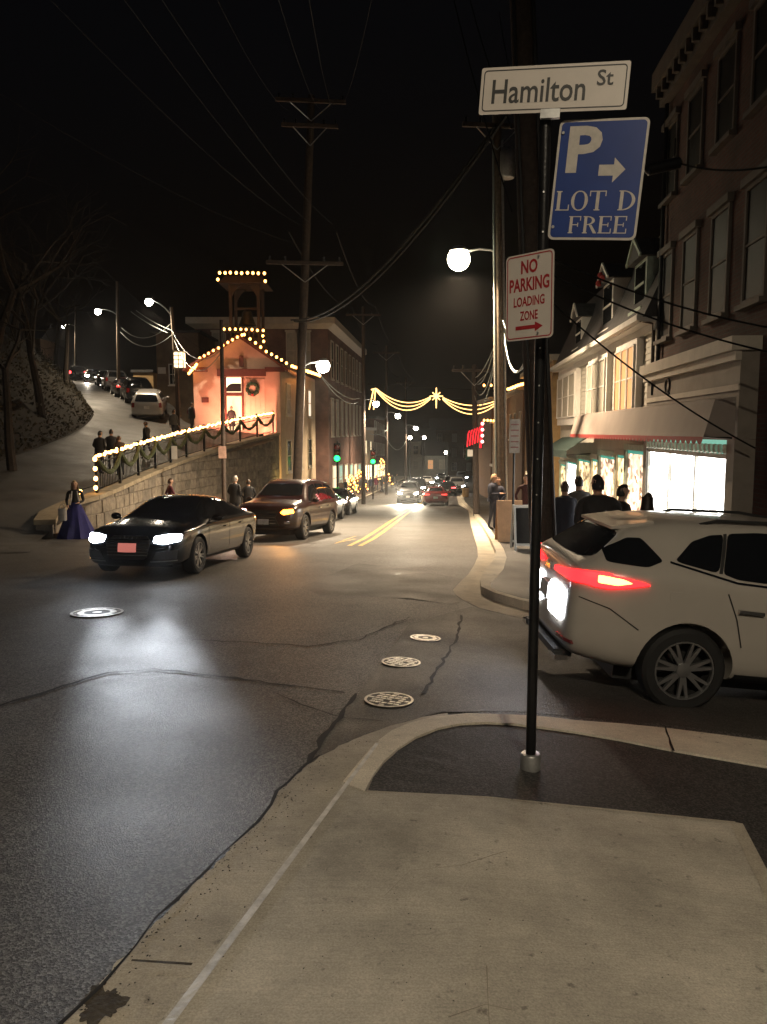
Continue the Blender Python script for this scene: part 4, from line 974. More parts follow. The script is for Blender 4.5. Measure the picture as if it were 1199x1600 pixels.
# side windows on the street front
sw = thing('wreath', 'round evergreen wreath hanging on the pink-lit firehouse door', 'wreath', P(395, 608, FY - .12))
m = MB(); m.tube([(.33 * math.cos(t), 0, .33 * math.sin(t)) for t in [2 * math.pi * i / 22 for i in range(23)]], [.11 + .03 * math.sin(i * 2.3) for i in range(23)], 7); m.build('foliage', mat('wreath_green', (.02, .05, .02), .8, 0, .5, 30, .8, 40), sw)
MB().sphere((.0, -.08, -.33), .09, 8, 6).build('bow', M_AWNR, sw)
fa = fx1 - KD * FY
ang = math.atan2(1, KD)
Fs = empty('firehouse_side_frame')
bpy.data.objects.remove(Fs)
def side_window(parent, Yc, w, z0, z1, a_, glass, fm=None):
    """window on the plane X = a_ + KD*Y facing the street (+X)"""
    M = Matrix.Translation((a_ + KD * Yc, Yc, 0)) @ Matrix.Rotation(RZ, 4, 'Z'); fm = fm or M_TRIM
    f = MB(); h = w / 2
    f.box(-h - .1, -h, -.07, .02, z0 - .1, z1 + .1, M).box(h, h + .1, -.07, .02, z0 - .1, z1 + .1, M).box(-h, h, -.07, .02, z1, z1 + .1, M).box(-h, h, -.07, .02, z0 - .1, z0, M).box(-h, h, -.05, .01, (z0 + z1) / 2 - .03, (z0 + z1) / 2 + .03, M).box(-h - .15, h + .15, -.14, .02, z0 - .2, z0 - .102, M)
    fo = f.build('window', fm, parent); MB().box(-h + .002, h - .002, -.03, -.004, z0 + .002, z1 - .002, M).build('pane', glass, fo); return fo
M_LITSLIT = emat('lit_slit', (1, .8, .6), 1.2)
M_TEALW = glassmat('street_glass', (.02, .03, .03), .25)
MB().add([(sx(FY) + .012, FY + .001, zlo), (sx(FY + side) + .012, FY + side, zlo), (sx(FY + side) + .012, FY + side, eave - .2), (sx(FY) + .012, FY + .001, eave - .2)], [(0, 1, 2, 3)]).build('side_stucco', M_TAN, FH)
for k, Yc in enumerate((FY + 2.2, FY + 6, FY + 9.8)):
    side_window(FH, Yc, 1.1, P(0, 645, FY).z, P(0, 598, FY).z, fa + .014, M_LITSLIT if k == 2 else M_SHADE)
    side_window(FH, Yc, 1.2, P(0, 738, FY).z, P(0, 690, FY).z, fa + .014, M_TEALW)
# belfry
bz0 = P(0, 537, FY).z; bz1 = P(0, 516, FY).z; tx0, tx1 = P(351, 500, FY).x, P(408, 500, FY).x; by = FY + .5; bd = tx1 - tx0
M_BELF = mat('belfry_timber', (.055, .034, .022), .75, 0, .25, 5, .3, 20)
bel = MB().box(tx0, tx1, by, by + bd, bz0 - 1.0, bz1 - .7).build('belfry', M_BELF, FH)
m = MB().box(tx0 - .1, tx1 + .1, by - .1, by + bd + .1, bz1 - .1, bz1)
for i in range(9): x = tx0 + i * bd / 8; m.box(x - .03, x + .03, by - .04, by + .02, bz1 - .7, bz1 - .1)
m.build('railing', M_BELF, bel)
zr = P(0, 441, FY).z
for x in (tx0 + .25, tx1 - .25):
    for y in (by + .25, by + bd - .25): MB().box(x - .09, x + .09, y - .09, y + .09, bz1 - .7, zr).build('post', M_BELF, bel)
for y in (by + .25, by + bd - .25):
    m = MB(); N = 10; x0, x1 = tx0 + .34, tx1 - .34
    for i in range(N):
        t0, t1 = i / N, (i + 1) / N; z0_ = zr - .75 * abs(2 * t0 - 1) ** 2.2; z1_ = zr - .75 * abs(2 * t1 - 1) ** 2.2
        m.add([(x0 + (x1 - x0) * t0, y - .05, z0_ - .002), (x0 + (x1 - x0) * t1, y - .05, z1_ - .002), (x0 + (x1 - x0) * t1, y - .05, zr), (x0 + (x1 - x0) * t0, y - .05, zr), (x0 + (x1 - x0) * t0, y + .05, z0_ - .002), (x0 + (x1 - x0) * t1, y + .05, z1_ - .002), (x0 + (x1 - x0) * t1, y + .05, zr), (x0 + (x1 - x0) * t0, y + .05, zr)], [(0, 1, 2, 3), (7, 6, 5, 4), (0, 4, 5, 1)])
    m.build('arch', M_BELF, bel)
rx0, rx1 = P(340, 435, FY).x, P(416, 435, FY).x; zt_ = P(0, 428, FY).z; cxm = (tx0 + tx1) / 2; cym = by + bd / 2
m = MB(); e = (rx1 - rx0) / 2
m.add([(rx0, cym - e, zr), (rx1, cym - e, zr), (rx1, cym + e, zr), (rx0, cym + e, zr), (rx0 + .35, cym - e + .35, zt_), (rx1 - .35, cym - e + .35, zt_), (rx1 - .35, cym + e - .35, zt_), (rx0 + .35, cym + e - .35, zt_)], [(0, 3, 2, 1), (4, 5, 6, 7), (0, 1, 5, 4), (1, 2, 6, 5), (2, 3, 7, 6), (3, 0, 4, 7)]); m.build('belfry_roof', M_BELF, bel)
bl_ = MB().lathe([(.55, 0), (.5, .12), (.36, .5), (.3, .8), (.15, .95)], (cxm, cym, bz1 + .5), 16).build('bell', mat('bronze', (.06, .05, .035), .45, .6), bel)
MB().box(tx0 + .3, tx1 - .3, cym - .06, cym + .06, bz1 + 1.46, bz1 + 1.6).build('headstock', M_BELF, bel)
# bulbs
fb = FY - .5
string_lights('row of bulbs round the roof edge of the belfry', [P(341, 437, FY - 1), P(343, 426, FY - 1), P(413, 427, FY - 1), P(415, 439, FY - 1)], .34, .085, M_BULB)
string_lights('row of bulbs along the belfry railing', [P(351, 514, fb), P(411, 516, fb), P(412, 533, fb)], .33, .075, M_BULB)
string_lights('bulbs along the left rake of the firehouse gable', [P(378, 523, fb), P(312, 560, fb)], .34, .075, M_BULB)
string_lights('bulbs down the right rake of the firehouse gable and eave', [P(382, 523, fb), P(416, 549, fb), P(456, 572, fb), P(500, 587, fb + 10)], .38, .08, M_BULB)
string_lights('bright cluster of bulbs at the left eave corner of the firehouse', [P(296, 583, fb), P(307, 570, fb)], .10, .08, M_BULB)
string_lights('bright run of bulbs along the street eave of the firehouse', [P(470, 576, 50), P(501, 587, 54)], .28, .08, M_BULB)

# unseen ground floodlights, added for the pink and yellow wash on the front
for px, col, en, lab in ((335, (1, .33, .20), 800, 'small added ground floodlight at the left of the firehouse door'), (398, (1, .33, .20), 800, 'small added ground floodlight below the wreath on the firehouse'), (428, (1, .72, .22), 320, 'small added yellow floodlight at the firehouse corner')):
    q = P(px, 0, FY - 1.9); zq = zch(q.x, FY - 1.9) + .05; fl_ = thing('floodlight', lab, 'floodlight', (q.x, FY - 1.9, zq))
    MB().box(-.14, .14, -.08, .08, .06, .24, Matrix.Rotation(R(35), 4, 'X')).build('housing', M_BLACK, fl_); MB().tube([(0, 0, 0), (0, 0, .1)], .02, 6).build('stake', M_BLACK, fl_)
    ld = bpy.data.lights.new('added_flood_beam', 'SPOT'); ld.energy = en; ld.color = col; ld.spot_size = R(120); ld.spot_blend = .8; ld.shadow_soft_size = .1
    lo = bpy.data.objects.new('added_flood_beam', ld); link(lo, fl_); lo.location = (0, .05, .42); lo.rotation_euler = Vector((0, 1, .45)).to_track_quat('-Z', 'Y').to_euler()

# --- big brick building behind the firehouse
BB = thing('brick_block', 'large dark brick commercial block with pale cornice behind the firehouse', 'building', (0, 0, 0))
BY = 62.5; xb0, xb1 = P(307, 600, BY).x, P(513, 600, BY).x; zt_ = P(0, 512, BY).z; zb_ = g(0, 70) - 1
blen = 24; xb1e = xb1 + KD * blen
m = MB(); m.add([(xb0, BY, zb_), (xb1, BY, zb_), (xb1e, BY + blen, zb_), (xb0, BY + blen, zb_), (xb0, BY, zt_), (xb1, BY, zt_), (xb1e, BY + blen, zt_), (xb0, BY + blen, zt_)], [(0, 1, 5, 4), (1, 2, 6, 5), (2, 3, 7, 6), (3, 0, 4, 7), (4, 5, 6, 7)]); m.build('wall', M_BRICK2, BB)
m = MB(); ov = .6; zc = P(0, 497, BY).z
m.add([(xb0 - ov, BY - ov, zt_ + .25), (xb1 + ov, BY - ov, zt_ + .25), (xb1e + ov, BY + blen, zt_ + .25), (xb0 - ov, BY + blen, zt_ + .25), (xb0 - ov, BY - ov, zc), (xb1 + ov, BY - ov, zc), (xb1e + ov, BY + blen, zc), (xb0 - ov, BY + blen, zc), (xb0, BY - .01, zt_ - .1), (xb1 + .01, BY - .01, zt_ - .1), (xb1e + .01, BY + blen, zt_ - .1)], [(4, 5, 6, 7), (0, 1, 5, 4), (1, 2, 6, 5), (8, 9, 1, 0), (9, 10, 2, 1)]); m.build('cornice', M_TRIM, BB)
for r_, (ya, yb) in enumerate(((530, 588), (622, 680))):
    for k in range(8):
        Yc = BY + 2 + k * 2.9
        side_window(BB, Yc, 1.1, P(0, yb, BY).z, P(0, ya, BY).z, xb1 - KD * BY + .014, M_SHADE if (k * 3 + r_) % 3 else M_GLASS, M_TRIM)
for px in (344, 459, 475):
    window(BB, P(px, 600, BY).x - .5, P(px, 600, BY).x + .5, P(0, 575, BY).z, P(0, 520, BY).z, BY, -1, M_SHADE, M_TRIM, hood=True)
string_lights('three small warm lamps in a row on the ledge of the brick block', [P(509, 676, 66), P(526, 676, 72)], 2.4, .08, M_BULB, wire=False)
# shop storey along the street
for k in range(6):
    Yc = BY + 3 + k * 3.7; side_window(BB, Yc, 2.2, g(0, Yc) + .9, g(0, Yc) + 3.0, xb1 - KD * BY + .014, emat('shop_dim_teal', (.45, .8, .68), .5) if k % 2 else emat('shop_dim', (1, .8, .55), 1.1), M_TRIM)
# --- brown house left of the firehouse
BW = thing('brown_stucco_house', 'plain brown stucco house beside the side road left of the firehouse', 'building', (0, 0, 0))
hx0, hx1 = P(246, 600, 57).x, P(312, 600, 57).x
MB().box(hx0, hx1, 57, 66, 2, P(0, 520, 57).z).build('wall', mat('brown_stucco', (.17, .125, .085), .85, 0, .3, 1.5, .2, 20), BW)
MB().box(hx0 - .3, hx1 + .3, 56.6, 66.3, P(0, 520, 57).z + .003, P(0, 517, 57).z).build('roof_edge', M_ROOF, BW)
MB().box(P(248, 600, 57).x, P(260, 600, 57).x, 56.95, 56.99, P(0, 584, 57).z, P(0, 574, 57).z).build('notice_board', M_WHITE, BW)
window(BW, P(266, 600, 57).x, P(276, 600, 57).x, P(0, 600, 57).z, P(0, 570, 57).z, 57, -1)
sh = thing('garden_shed', 'low ochre shed behind the parked cars on the side road', 'shed', (0, 0, 0))
MB().box(P(209, 600, 63).x, P(240, 600, 63).x, 63, 67, 3.5, P(0, 582, 63).z).build('wall', M_OCHRE, sh)
MB().box(P(207, 600, 63).x, P(242, 600, 63).x, 62.7, 67.3, P(0, 582, 63).z + .003, P(0, 580, 63).z + .1).build('roof', M_ROOF, sh)
# --- buildings further down the left side
lf = -10.9
def left_block(name, label, Y0, Y1, h, wm, rows, shop, wl=None, roofm=None, z=None):
    t = thing(name, label, 'building', (0, 0, 0)); zb = g(0, Y1) - 1; zt = g(0, Y0) + h
    x0, x1 = lf + KD * Y0, lf + KD * Y1
    MB().add([(x0 - 11, Y0, zb), (x0, Y0, zb), (x1, Y1, zb), (x1 - 11, Y1, zb), (x0 - 11, Y0, zt), (x0, Y0, zt), (x1, Y1, zt), (x1 - 11, Y1, zt)], [(0, 1, 5, 4), (1, 2, 6, 5), (2, 3, 7, 6), (3, 0, 4, 7), (4, 5, 6, 7)]).build('wall', wm, t)
    MB().add([(x0 - 11, Y0 - .3, zt + .003), (x0 + .4, Y0 - .3, zt + .003), (x1 + .4, Y1, zt + .003), (x1 - 11, Y1, zt + .003), (x0 - 11, Y0 - .3, zt + .4), (x0 + .4, Y0 - .3, zt + .4), (x1 + .4, Y1, zt + .4), (x1 - 11, Y1, zt + .4)], [(0, 3, 2, 1), (0, 1, 5, 4), (1, 2, 6, 5), (2, 3, 7, 6), (3, 0, 4, 7), (4, 5, 6, 7)]).build('cornice', roofm or M_TRIM, t)
    n = max(1, int((Y1 - Y0) / 2.8))
    for r_ in range(rows):
        for k in range(n):
            Yc = Y0 + 1.4 + k * (Y1 - Y0) / n; z0 = g(0, Yc) + 4.3 + r_ * 3.2
            if z0 + 1.8 < zt - .2: side_window(t, Yc, .95, z0, z0 + 1.7, lf + .014, (wl if wl and (k + r_) % 2 else M_SHADE if k % 2 else M_GLASS), M_TRIM)
    for k in range(n):
        Yc = Y0 + 1.4 + k * (Y1 - Y0) / n; side_window(t, Yc, 1.9, g(0, Yc) + .7, g(0, Yc) + 2.7, lf + .014, shop, M_TRIM)
    return t
M_GRYP = mat('grey_paint_wall', (.30, .30, .27), .8, 0, .2, 2)
left_block('narrow_house', 'grey painted narrow house with lit shop next to the brick block', 88, 98, 8.5, M_GRYP, 2, emat('shop_warm_mid', (1, .75, .42), 3.0), M_WINW)
left_block('stone_house', 'low tan stone house further down the left side of the street', 98, 114, 7.2, M_TAN, 1, emat('shop_far', (1, .8, .5), 3.0), M_WINC)
left_block('brick_house', 'brick house with dark roof near the bottom of the street', 114, 140, 9.5, M_BRICK2, 2, emat('shop_far', (1, .8, .5), 3.0), None, M_ROOF)
# buildings at the foot of the street and the hill behind
def far_block(name, label, px0, px1, ytop, Y, wm, lit):
    t = thing(name, label, 'building', (0, 0, 0)); a = P(px0, ytop, Y); b = P(px1, ytop, Y); zb = g(0, 170) - 1
    MB().box(a.x, b.x, Y, Y + 10, zb, a.z).build('wall', wm, t)
    xm = (a.x + b.x) / 2; MB().add([(a.x - .4, Y - .5, a.z + .003), (b.x + .4, Y - .5, a.z + .003), (b.x + .4, Y + 10, a.z + .003), (a.x - .4, Y + 10, a.z + .003), (a.x - .4, Y + 5, a.z + 2.5), (b.x + .4, Y + 5, a.z + 2.5)], [(0, 3, 2, 1), (0, 1, 5, 4), (2, 3, 4, 5), (0, 4, 3), (1, 2, 5)]).build('roof', M_ROOF, t)
    n = max(2, int((b.x - a.x) / 2.6))
    for r_ in range(3):
        for k in range(n):
            xc = a.x + (b.x - a.x) * (k + .5) / n; z1 = a.z - .8 - r_ * 3
            if z1 - 1.6 > zb + 1.4: window(t, xc - .45, xc + .45, z1 - 1.6, z1, Y, -1, lit if (k + r_) % 3 == 0 else M_SHADE, M_TRIM, False)
    return t
far_block('distant_house', 'pale gabled house at the foot of the street', 640, 680, 690, 150, M_CLAP, M_GLASS)
far_block('distant_mill', 'brown mill building closing the view at the foot of the street', 676, 745, 672, 160, M_BRN, M_GLASS)
far_block('distant_cottage', 'small grey cottage between pale gabled house and brown mill far off', 664, 700, 712, 140, M_GRYP, M_WINW)
mb = MB(); L = []
for i in range(31):
    x = -150 + i * 10
    for y, zz in ((185, -9), (200, 0 + 2 * math.sin(i * .8)), (230, 9 + 3 * math.sin(i * .55 + 1)), (300, 14)): L.append((x, y, zz))
mb.add(L, [(4 * i + a, 4 * i + a + 1, 4 * i + a + 5, 4 * i + a + 4) for i in range(30) for a in range(3)])
o = mb.build('far_hill', M_EARTH, None, True); o['kind'] = 'structure'

# ================================================================== RETAINING WALL AND FENCE
RW = thing('retaining_wall', 'sloping grey stone retaining wall with coping below the lit fence', 'wall', (0, 0, 0))
base_pts = [Vector((LX(78, 22.3), 22.3, -.95)), Vector((LX(98, 24.2), 24.2, -.70)), Vector((LX(160, 26), 26, -.46)), Vector((LX(235, 31.2), 31.2, -.05)), Vector((LX(300, 37), 37, .40)), Vector((LX(372, 42.5), 42.5, .98)), Vector((LX(437, 47.8), 47.8, 1.55))]
top_line = smooth_poly(base_pts, 8)
wl_ = [0]
for a, b in zip(top_line, top_line[1:]): wl_.append(wl_[-1] + (b - a).length)
def wall_at(s):
    for i in range(len(top_line) - 1):
        if s <= wl_[i + 1]: return top_line[i].lerp(top_line[i + 1], (s - wl_[i]) / (wl_[i + 1] - wl_[i]))
    return top_line[-1].copy()
TOT = wl_[-1]
def wall_n(s):
    d = wall_at(min(TOT, s + .2)) - wall_at(max(0, s - .2)); return Vector((d.y, -d.x, 0)).normalized()     # toward the main street
m = MB(); L = []; N = 50
for i in range(N + 1):
    s = TOT * i / N; p = wall_at(s); n_ = wall_n(s); zb = g(p.x, p.y) - .2
    f_ = p + n_ * .0; b_ = p - n_ * .45
    L += [(f_.x, f_.y, zb), (f_.x, f_.y, p.z - .02), (b_.x, b_.y, p.z - .02), (b_.x, b_.y, zb)]
m.add(L, [(4 * i + a, 4 * i + (a + 1) % 4, 4 * i + 4 + (a + 1) % 4, 4 * i + 4 + a) for i in range(N) for a in range(4)] + [(0, 1, 2, 3)])
m.build('mortar_core', M_STONEB, RW)
s = 0
while s < TOT - .2:                                     # coping slabs
    e_ = min(TOT, s + random.uniform(.9, 1.3)); m = MB(); p0, p1 = wall_at(s + .012), wall_at(e_ - .012); n0, n1 = wall_n(s), wall_n(e_)
    q = [p0 + n0 * .10, p1 + n1 * .10, p1 - n1 * .5, p0 - n0 * .5]; m.add([v + Vector((0, 0, -.015)) for v in q] + [v + Vector((0, 0, .13)) for v in q], [(0, 3, 2, 1), (4, 5, 6, 7), (0, 1, 5, 4), (1, 2, 6, 5), (2, 3, 7, 6), (3, 0, 4, 7)]); m.build('coping_stone', M_COPING, RW); s = e_
# stones of the face
cnt = 0; row = 0; zr0 = -4.2
while zr0 < 1.5:
    h = random.uniform(.34, .50); s = random.uniform(0, .5)
    while s < TOT:
        w = random.uniform(.45, .95); mid = wall_at(min(TOT, s + w / 2)); gz = g(mid.x, mid.y) + .1
        z0, z1 = max(zr0 + .012, gz), min(zr0 + h - .012, mid.z - .04 - .03)
        if z1 - z0 > .12 and s + w < TOT and cnt < 285:
            p0, p1 = wall_at(s + .014), wall_at(s + w - .014); n0 = wall_n(s + w / 2); d = random.uniform(.025, .06); z1a = min(z1, p0.z - .05); z1b = min(z1, p1.z - .05)
            if z1a > z0 + .08:
                q = [Vector((p0.x, p0.y, z0)), Vector((p1.x, p1.y, z0)), Vector((p1.x, p1.y, z1b)), Vector((p0.x, p0.y, z1a))]; c_ = sum(q, Vector()) / 4
                fr = [c_ + (v - c_) * .93 + n0 * d for v in q]; m = MB(); m.add([v - n0 * .05 for v in q] + [v + n0 * (d - .025) for v in q] + fr, [(0, 1, 5, 4), (1, 2, 6, 5), (2, 3, 7, 6), (3, 0, 4, 7), (4, 5, 9, 8), (5, 6, 10, 9), (6, 7, 11, 10), (7, 4, 8, 11), (8, 9, 10, 11)])
                m.build('stone', M_STONE if random.random() < .6 else M_STONEB, RW); cnt += 1
        s += w
    zr0 += h
# fence on the wall
FE = thing('fence', 'black iron fence with evergreen garland climbing along the stone wall', 'fence', (0, 0, 0))
fs0 = None
s_start = next(wl_[i] for i in range(len(top_line)) if top_line[i].y > 25.9)
def fpt(s, h=0): p = wall_at(s); n_ = wall_n(s); return p - n_ * .2 + Vector((0, 0, .13 + h))
NP = 10; FHH = 1.18
ss = [s_start + (TOT - .4 - s_start) * i / NP for i in range(NP + 1)]
for s in ss:
    a = fpt(s, -.01); m = MB().box(a.x - .045, a.x + .045, a.y - .045, a.y + .045, a.z, a.z + FHH + .08); m.sphere((a.x, a.y, a.z + FHH + .13), .07, 8, 6); m.build('post', M_BLACK, FE)
for a, b in zip(ss, ss[1:]):
    for h in (.12, FHH - .18, FHH): MB().bar(fpt(a, h), fpt(b, h), .03, .04).build('rail', M_BLACK, FE)
    for k in range(1, 14):
        s = a + (b - a) * k / 14; p = fpt(s, .1); MB().bar(p, p + Vector((0, 0, FHH - .12)), .018, .018).build('picket', M_BLACK, FE)
M_GARL = mat('evergreen_garland', (.05, .065, .025), .8, 0, .5, 25, .8, 40)
for a, b in zip(ss, ss[1:]):
    pts = [fpt(a + (b - a) * t, FHH - .05 - .55 * 4 * t * (1 - t)) + wall_n(a) * .07 for t in [i / 10 for i in range(11)]]
    MB().tube(pts, [.06 + .02 * ((i * 7) % 3) for i in range(11)], 7).build('garland_swag', M_GARL, FE)
string_lights('rope of bright warm bulbs along the top rail of the wall fence', [fpt(s, FHH + .06) for s in ss], .17, .05, M_BULBF, jit=.04)
a = fpt(ss[0], FHH); string_lights('bulbs hanging down the end post of the wall fence', [a + Vector((0, -.1, -.05)), a + Vector((0, -.1, -1.0)), a + Vector((-.5, -.2, -1.15))], .36, .07, M_BULBF)
sgn = thing('fence_notice', 'small white notice board tied to the wall fence', 'notice', fpt(ss[4], .4) + wall_n(ss[4]) * .1)
MB().box(-.2, .2, -.015, .015, -.25, .35).build('board', M_WHITE, sgn); MB().box(-.22, .22, -.02, .02, .352, .38).build('batten', M_BLACK, sgn)
# ================================================================== THE SIGN POST AND ITS SIGNS
pb = G(829, 1198, TOP)
sp_t = P(853, 176, 4.27)
post = thing('sign_post', 'thin black steel sign post in a grey base sleeve on the corner', 'sign post', pb)
MB().tube([Vector((0, 0, -.05)), sp_t - pb], .030, 14).build('post', M_BLACK, post, True)
MB().lathe([(.062, -.01), (.062, .07), (.055, .085), (.034, .088)], (0, 0, 0), 16).build('base_sleeve', M_GALV, post, True)
m = MB()
for k in range(9): q = (sp_t - pb) * (.45 + .055 * k); m.tube([q + Vector((-.008, -.034, 0)), q + Vector((-.008, -.038, 0))], .005, 6)
m.build('bolt_hole', M_GALV, post)
M_SWHITE = mat('sign_white', (0.54, 0.49, 0.44), 0.45, 0, 0.07, 3)
M_SBLACK = mat('sign_black', (0.012, 0.012, 0.012), 0.5, 0, 0.1)
M_SRED = mat('sign_red', (0.32, 0.02, 0.025), 0.5, 0, 0.1)
M_SBLUE = mat('sign_blue', (0.001, 0.026, 0.17), 0.4, 0, 0.12, 4)
M_SWORN = mat('sign_white_worn', (0.45, 0.415, 0.37), 0.5, 0, 0.15, 20)
def rrect(w, h, r, n=5):
    out = []
    for cx, cy, a0 in ((w / 2 - r, h / 2 - r, 0), (-w / 2 + r, h / 2 - r, 90), (-w / 2 + r, -h / 2 + r, 180), (w / 2 - r, -h / 2 + r, 270)):
        for i in range(n + 1): a = R(a0 + 90 * i / n); out.append((cx + r * math.cos(a), cy + r * math.sin(a)))
    return out
def sign_root(name, label, c, yaw, roll=0.0, lean=0.0):
    """sign face in its own XY plane, +Z towards the viewer; yaw turns the right edge towards the viewer"""
    t = thing(name, label, 'sign', c); M = Matrix.Rotation(-yaw, 4, 'Z') @ Matrix.Rotation(R(90) + lean, 4, 'X') @ Matrix.Rotation(roll, 4, 'Z')
    t.rotation_euler = M.to_euler(); return t
IDM = Matrix.Identity(4)
def plate(t, w, h, r, m_, z=-.004, d=.004, name='panel'): return MB().prism(rrect(w, h, r), Matrix.Translation((0, 0, z)), d).build(name, m_, t)
def border(t, w, h, r, th, m_, z=.0012):
    o_, i_ = rrect(w, h, r), rrect(w - 2 * th, h - 2 * th, max(.002, r - th)); n = len(o_)
    MB().add([(x, y, z) for x, y in o_] + [(x, y, z) for x, y in i_], [(k, (k + 1) % n, n + (k + 1) % n, n + k) for k in range(n)]).build('border', m_, t)
def letters(t, body, cx, cy, w, h, m_, z=.0016, name='lettering', bold=0.0):
    vs, fs = text_fit(body, w, h, bold); return MB().add([(v.x + cx, v.y + cy, z) for v in vs], fs).build(name, m_, t, recalc=False)
def poly(t, pts, m_, z=.0016, name='arrow'): return MB().add([(x, y, z) for x, y in pts], [tuple(range(len(pts)))]).build(name, m_, t)
# street name
SNW, SNH = .762, .236
c = P(864, 138, 4.22)
sn = sign_root('street_name_sign', 'white street name sign reading Hamilton St on top of the black post', c, R(16), R(-4.2))
plate(sn, SNW, SNH, .012, M_SWHITE); border(sn, SNW - .028, SNH - .028, .02, .006, M_SBLACK)
letters(sn, 'Hamilton', -.075, -.006, .485, .122, M_SBLACK, bold=.012)
letters(sn, 'St', .262, .042, .082, .078, M_SBLACK, bold=.014)
m = MB().box(-.05, .05, -.02, .006, -SNH / 2 - .035, -SNH / 2 + .01, Matrix.Rotation(R(-90), 4, 'X')); m.build('bracket', M_GALV, sn)
# parking sign
PW, PH = .457, .61
c = P(934, 281, 4.20)
pk = sign_root('parking_sign', 'blue parking sign with white P, arrow and LOT D FREE', c, R(20), R(-5.2))
plate(pk, PW, PH, .03, M_SWORN); MB().prism(rrect(PW - .024, PH - .024, .022), Matrix.Translation((0, 0, .0003)), .0006).build('blue_field', M_SBLUE, pk)
letters(pk, 'P', -.085, .155, .175, .235, M_SWORN, bold=.03)
poly(pk, [(.0, .03 + .045), (.075, .03 + .045), (.075, .03 + .08), (.135, .03 + .02), (.075, .03 - .045), (.075, .03 - .01), (.0, .03 - .01)], M_SWORN)
# serif capitals drawn as strokes with feet
def serif(t, ch, x, y, w, h, m_):
    mb = MB(); z = .0016; s = h * .17; th = h * .055
    def rc(x0, x1, y0, y1): mb.add([(x + x0, y + y0, z), (x + x1, y + y0, z), (x + x1, y + y1, z), (x + x0, y + y1, z)], [(0, 1, 2, 3)])
    def bowl(cx, cy, rx, ry, a0, a1, tk, tn):
        n = 18; L = []
        for i in range(n + 1):
            a = R(a0 + (a1 - a0) * i / n); k = abs(math.cos(a)); wdt = tn + (tk - tn) * k
            L += [(x + cx + rx * math.cos(a), y + cy + ry * math.sin(a), z), (x + cx + (rx - wdt) * math.cos(a), y + cy + (ry - tn) * math.sin(a), z)]
        mb.add(L, [(2 * i, 2 * i + 1, 2 * i + 3, 2 * i + 2) for i in range(n)])
    stem = lambda x0: (rc(x0, x0 + s, th, h - th), rc(x0 - s * .35, x0 + s * 1.35, 0, th), rc(x0 - s * .35, x0 + s * 1.35, h - th, h))
    sx0 = s * .4
    if ch == 'L': stem(sx0); rc(sx0 + s * 1.35, w, 0, th); rc(w - th, w, th, h * .3)
    elif ch == 'O': bowl(w / 2, h / 2, w / 2, h / 2 + th * .3, 0, 360, s, th)
    elif ch == 'T': c0 = w / 2 - s / 2; rc(c0, c0 + s, th, h - th); rc(c0 - s * .4, c0 + s * 1.4, 0, th); rc(0, w, h - th, h); rc(0, th, h * .72, h - th); rc(w - th, w, h * .72, h - th)
    elif ch == 'D': stem(sx0); bowl(sx0 + s * .8, h / 2, w - sx0 - s * .8, h / 2, -90, 90, s, th)
    elif ch in 'FE':
        stem(sx0); rc(sx0 + s * 1.35, w * .96, h - th, h); rc(w * .96 - th, w * .96, h * .74, h - th); rc(sx0 + s, w * .7, h * .5 - th / 2, h * .5 + th / 2); rc(w * .7, w * .7 + th, h * .38, h * .62)
        if ch == 'E': rc(sx0 + s * 1.35, w, 0, th); rc(w - th, w, th, h * .28)
    elif ch == 'R':
        stem(sx0); bowl(sx0 + s * .8, h * .74, w * .82 - sx0 - s * .8, h * .26, -90, 90, s, th)
        mb.add([(x + w * .42, y + h * .5, z), (x + w * .62, y + h * .5, z), (x + w * 1.02, y, z), (x + w * .78, y, z)], [(0, 1, 2, 3)])
    mb.build('letter', m_, t)
for ch, cx, w in (('L', -.205, .072), ('O', -.125, .088), ('T', -.03, .085), ('D', .118, .085)): serif(pk, ch, cx, -.155, w, .10, M_SWORN)
for ch, cx, w in (('F', -.125, .066), ('R', -.05, .074), ('E', .03, .068), ('E', .108, .068)): serif(pk, ch, cx, -.272, w, .088, M_SWORN)
m = MB()
for y in (.24, -.24): m.tube([(-.205, y, .002), (-.205, y, .008)], .008, 8)
m.build('bolt', M_GALV, pk)
# no parking sign
NW, NH = .305, .457
c = P(827, 463, 4.24)
npk = sign_root('no_parking_sign', 'white sign with red NO PARKING LOADING ZONE lettering and arrow', c, R(45), R(.5))
plate(npk, NW, NH, .025, M_SWHITE); border(npk, NW - .016, NH - .016, .022, .006, M_SRED)
letters(npk, 'NO', 0, .158, .105, .072, M_SRED, bold=.03); letters(npk, 'PARKING', 0, .066, .255, .072, M_SRED, bold=.03); letters(npk, 'LOADING', 0, -.024, .198, .052, M_SRED, bold=.025); letters(npk, 'ZONE', 0, -.100, .115, .05, M_SRED, bold=.025)
poly(npk, [(-.085, -.153), (.04, -.153), (.04, -.137), (.09, -.163), (.04, -.189), (.04, -.173), (-.085, -.173)], M_SRED)
m = MB()
for y in (.2, -.2): m.tube([(.06, y, .002), (.06, y, .007)], .007, 8)
m.build('bolt', M_GALV, npk)

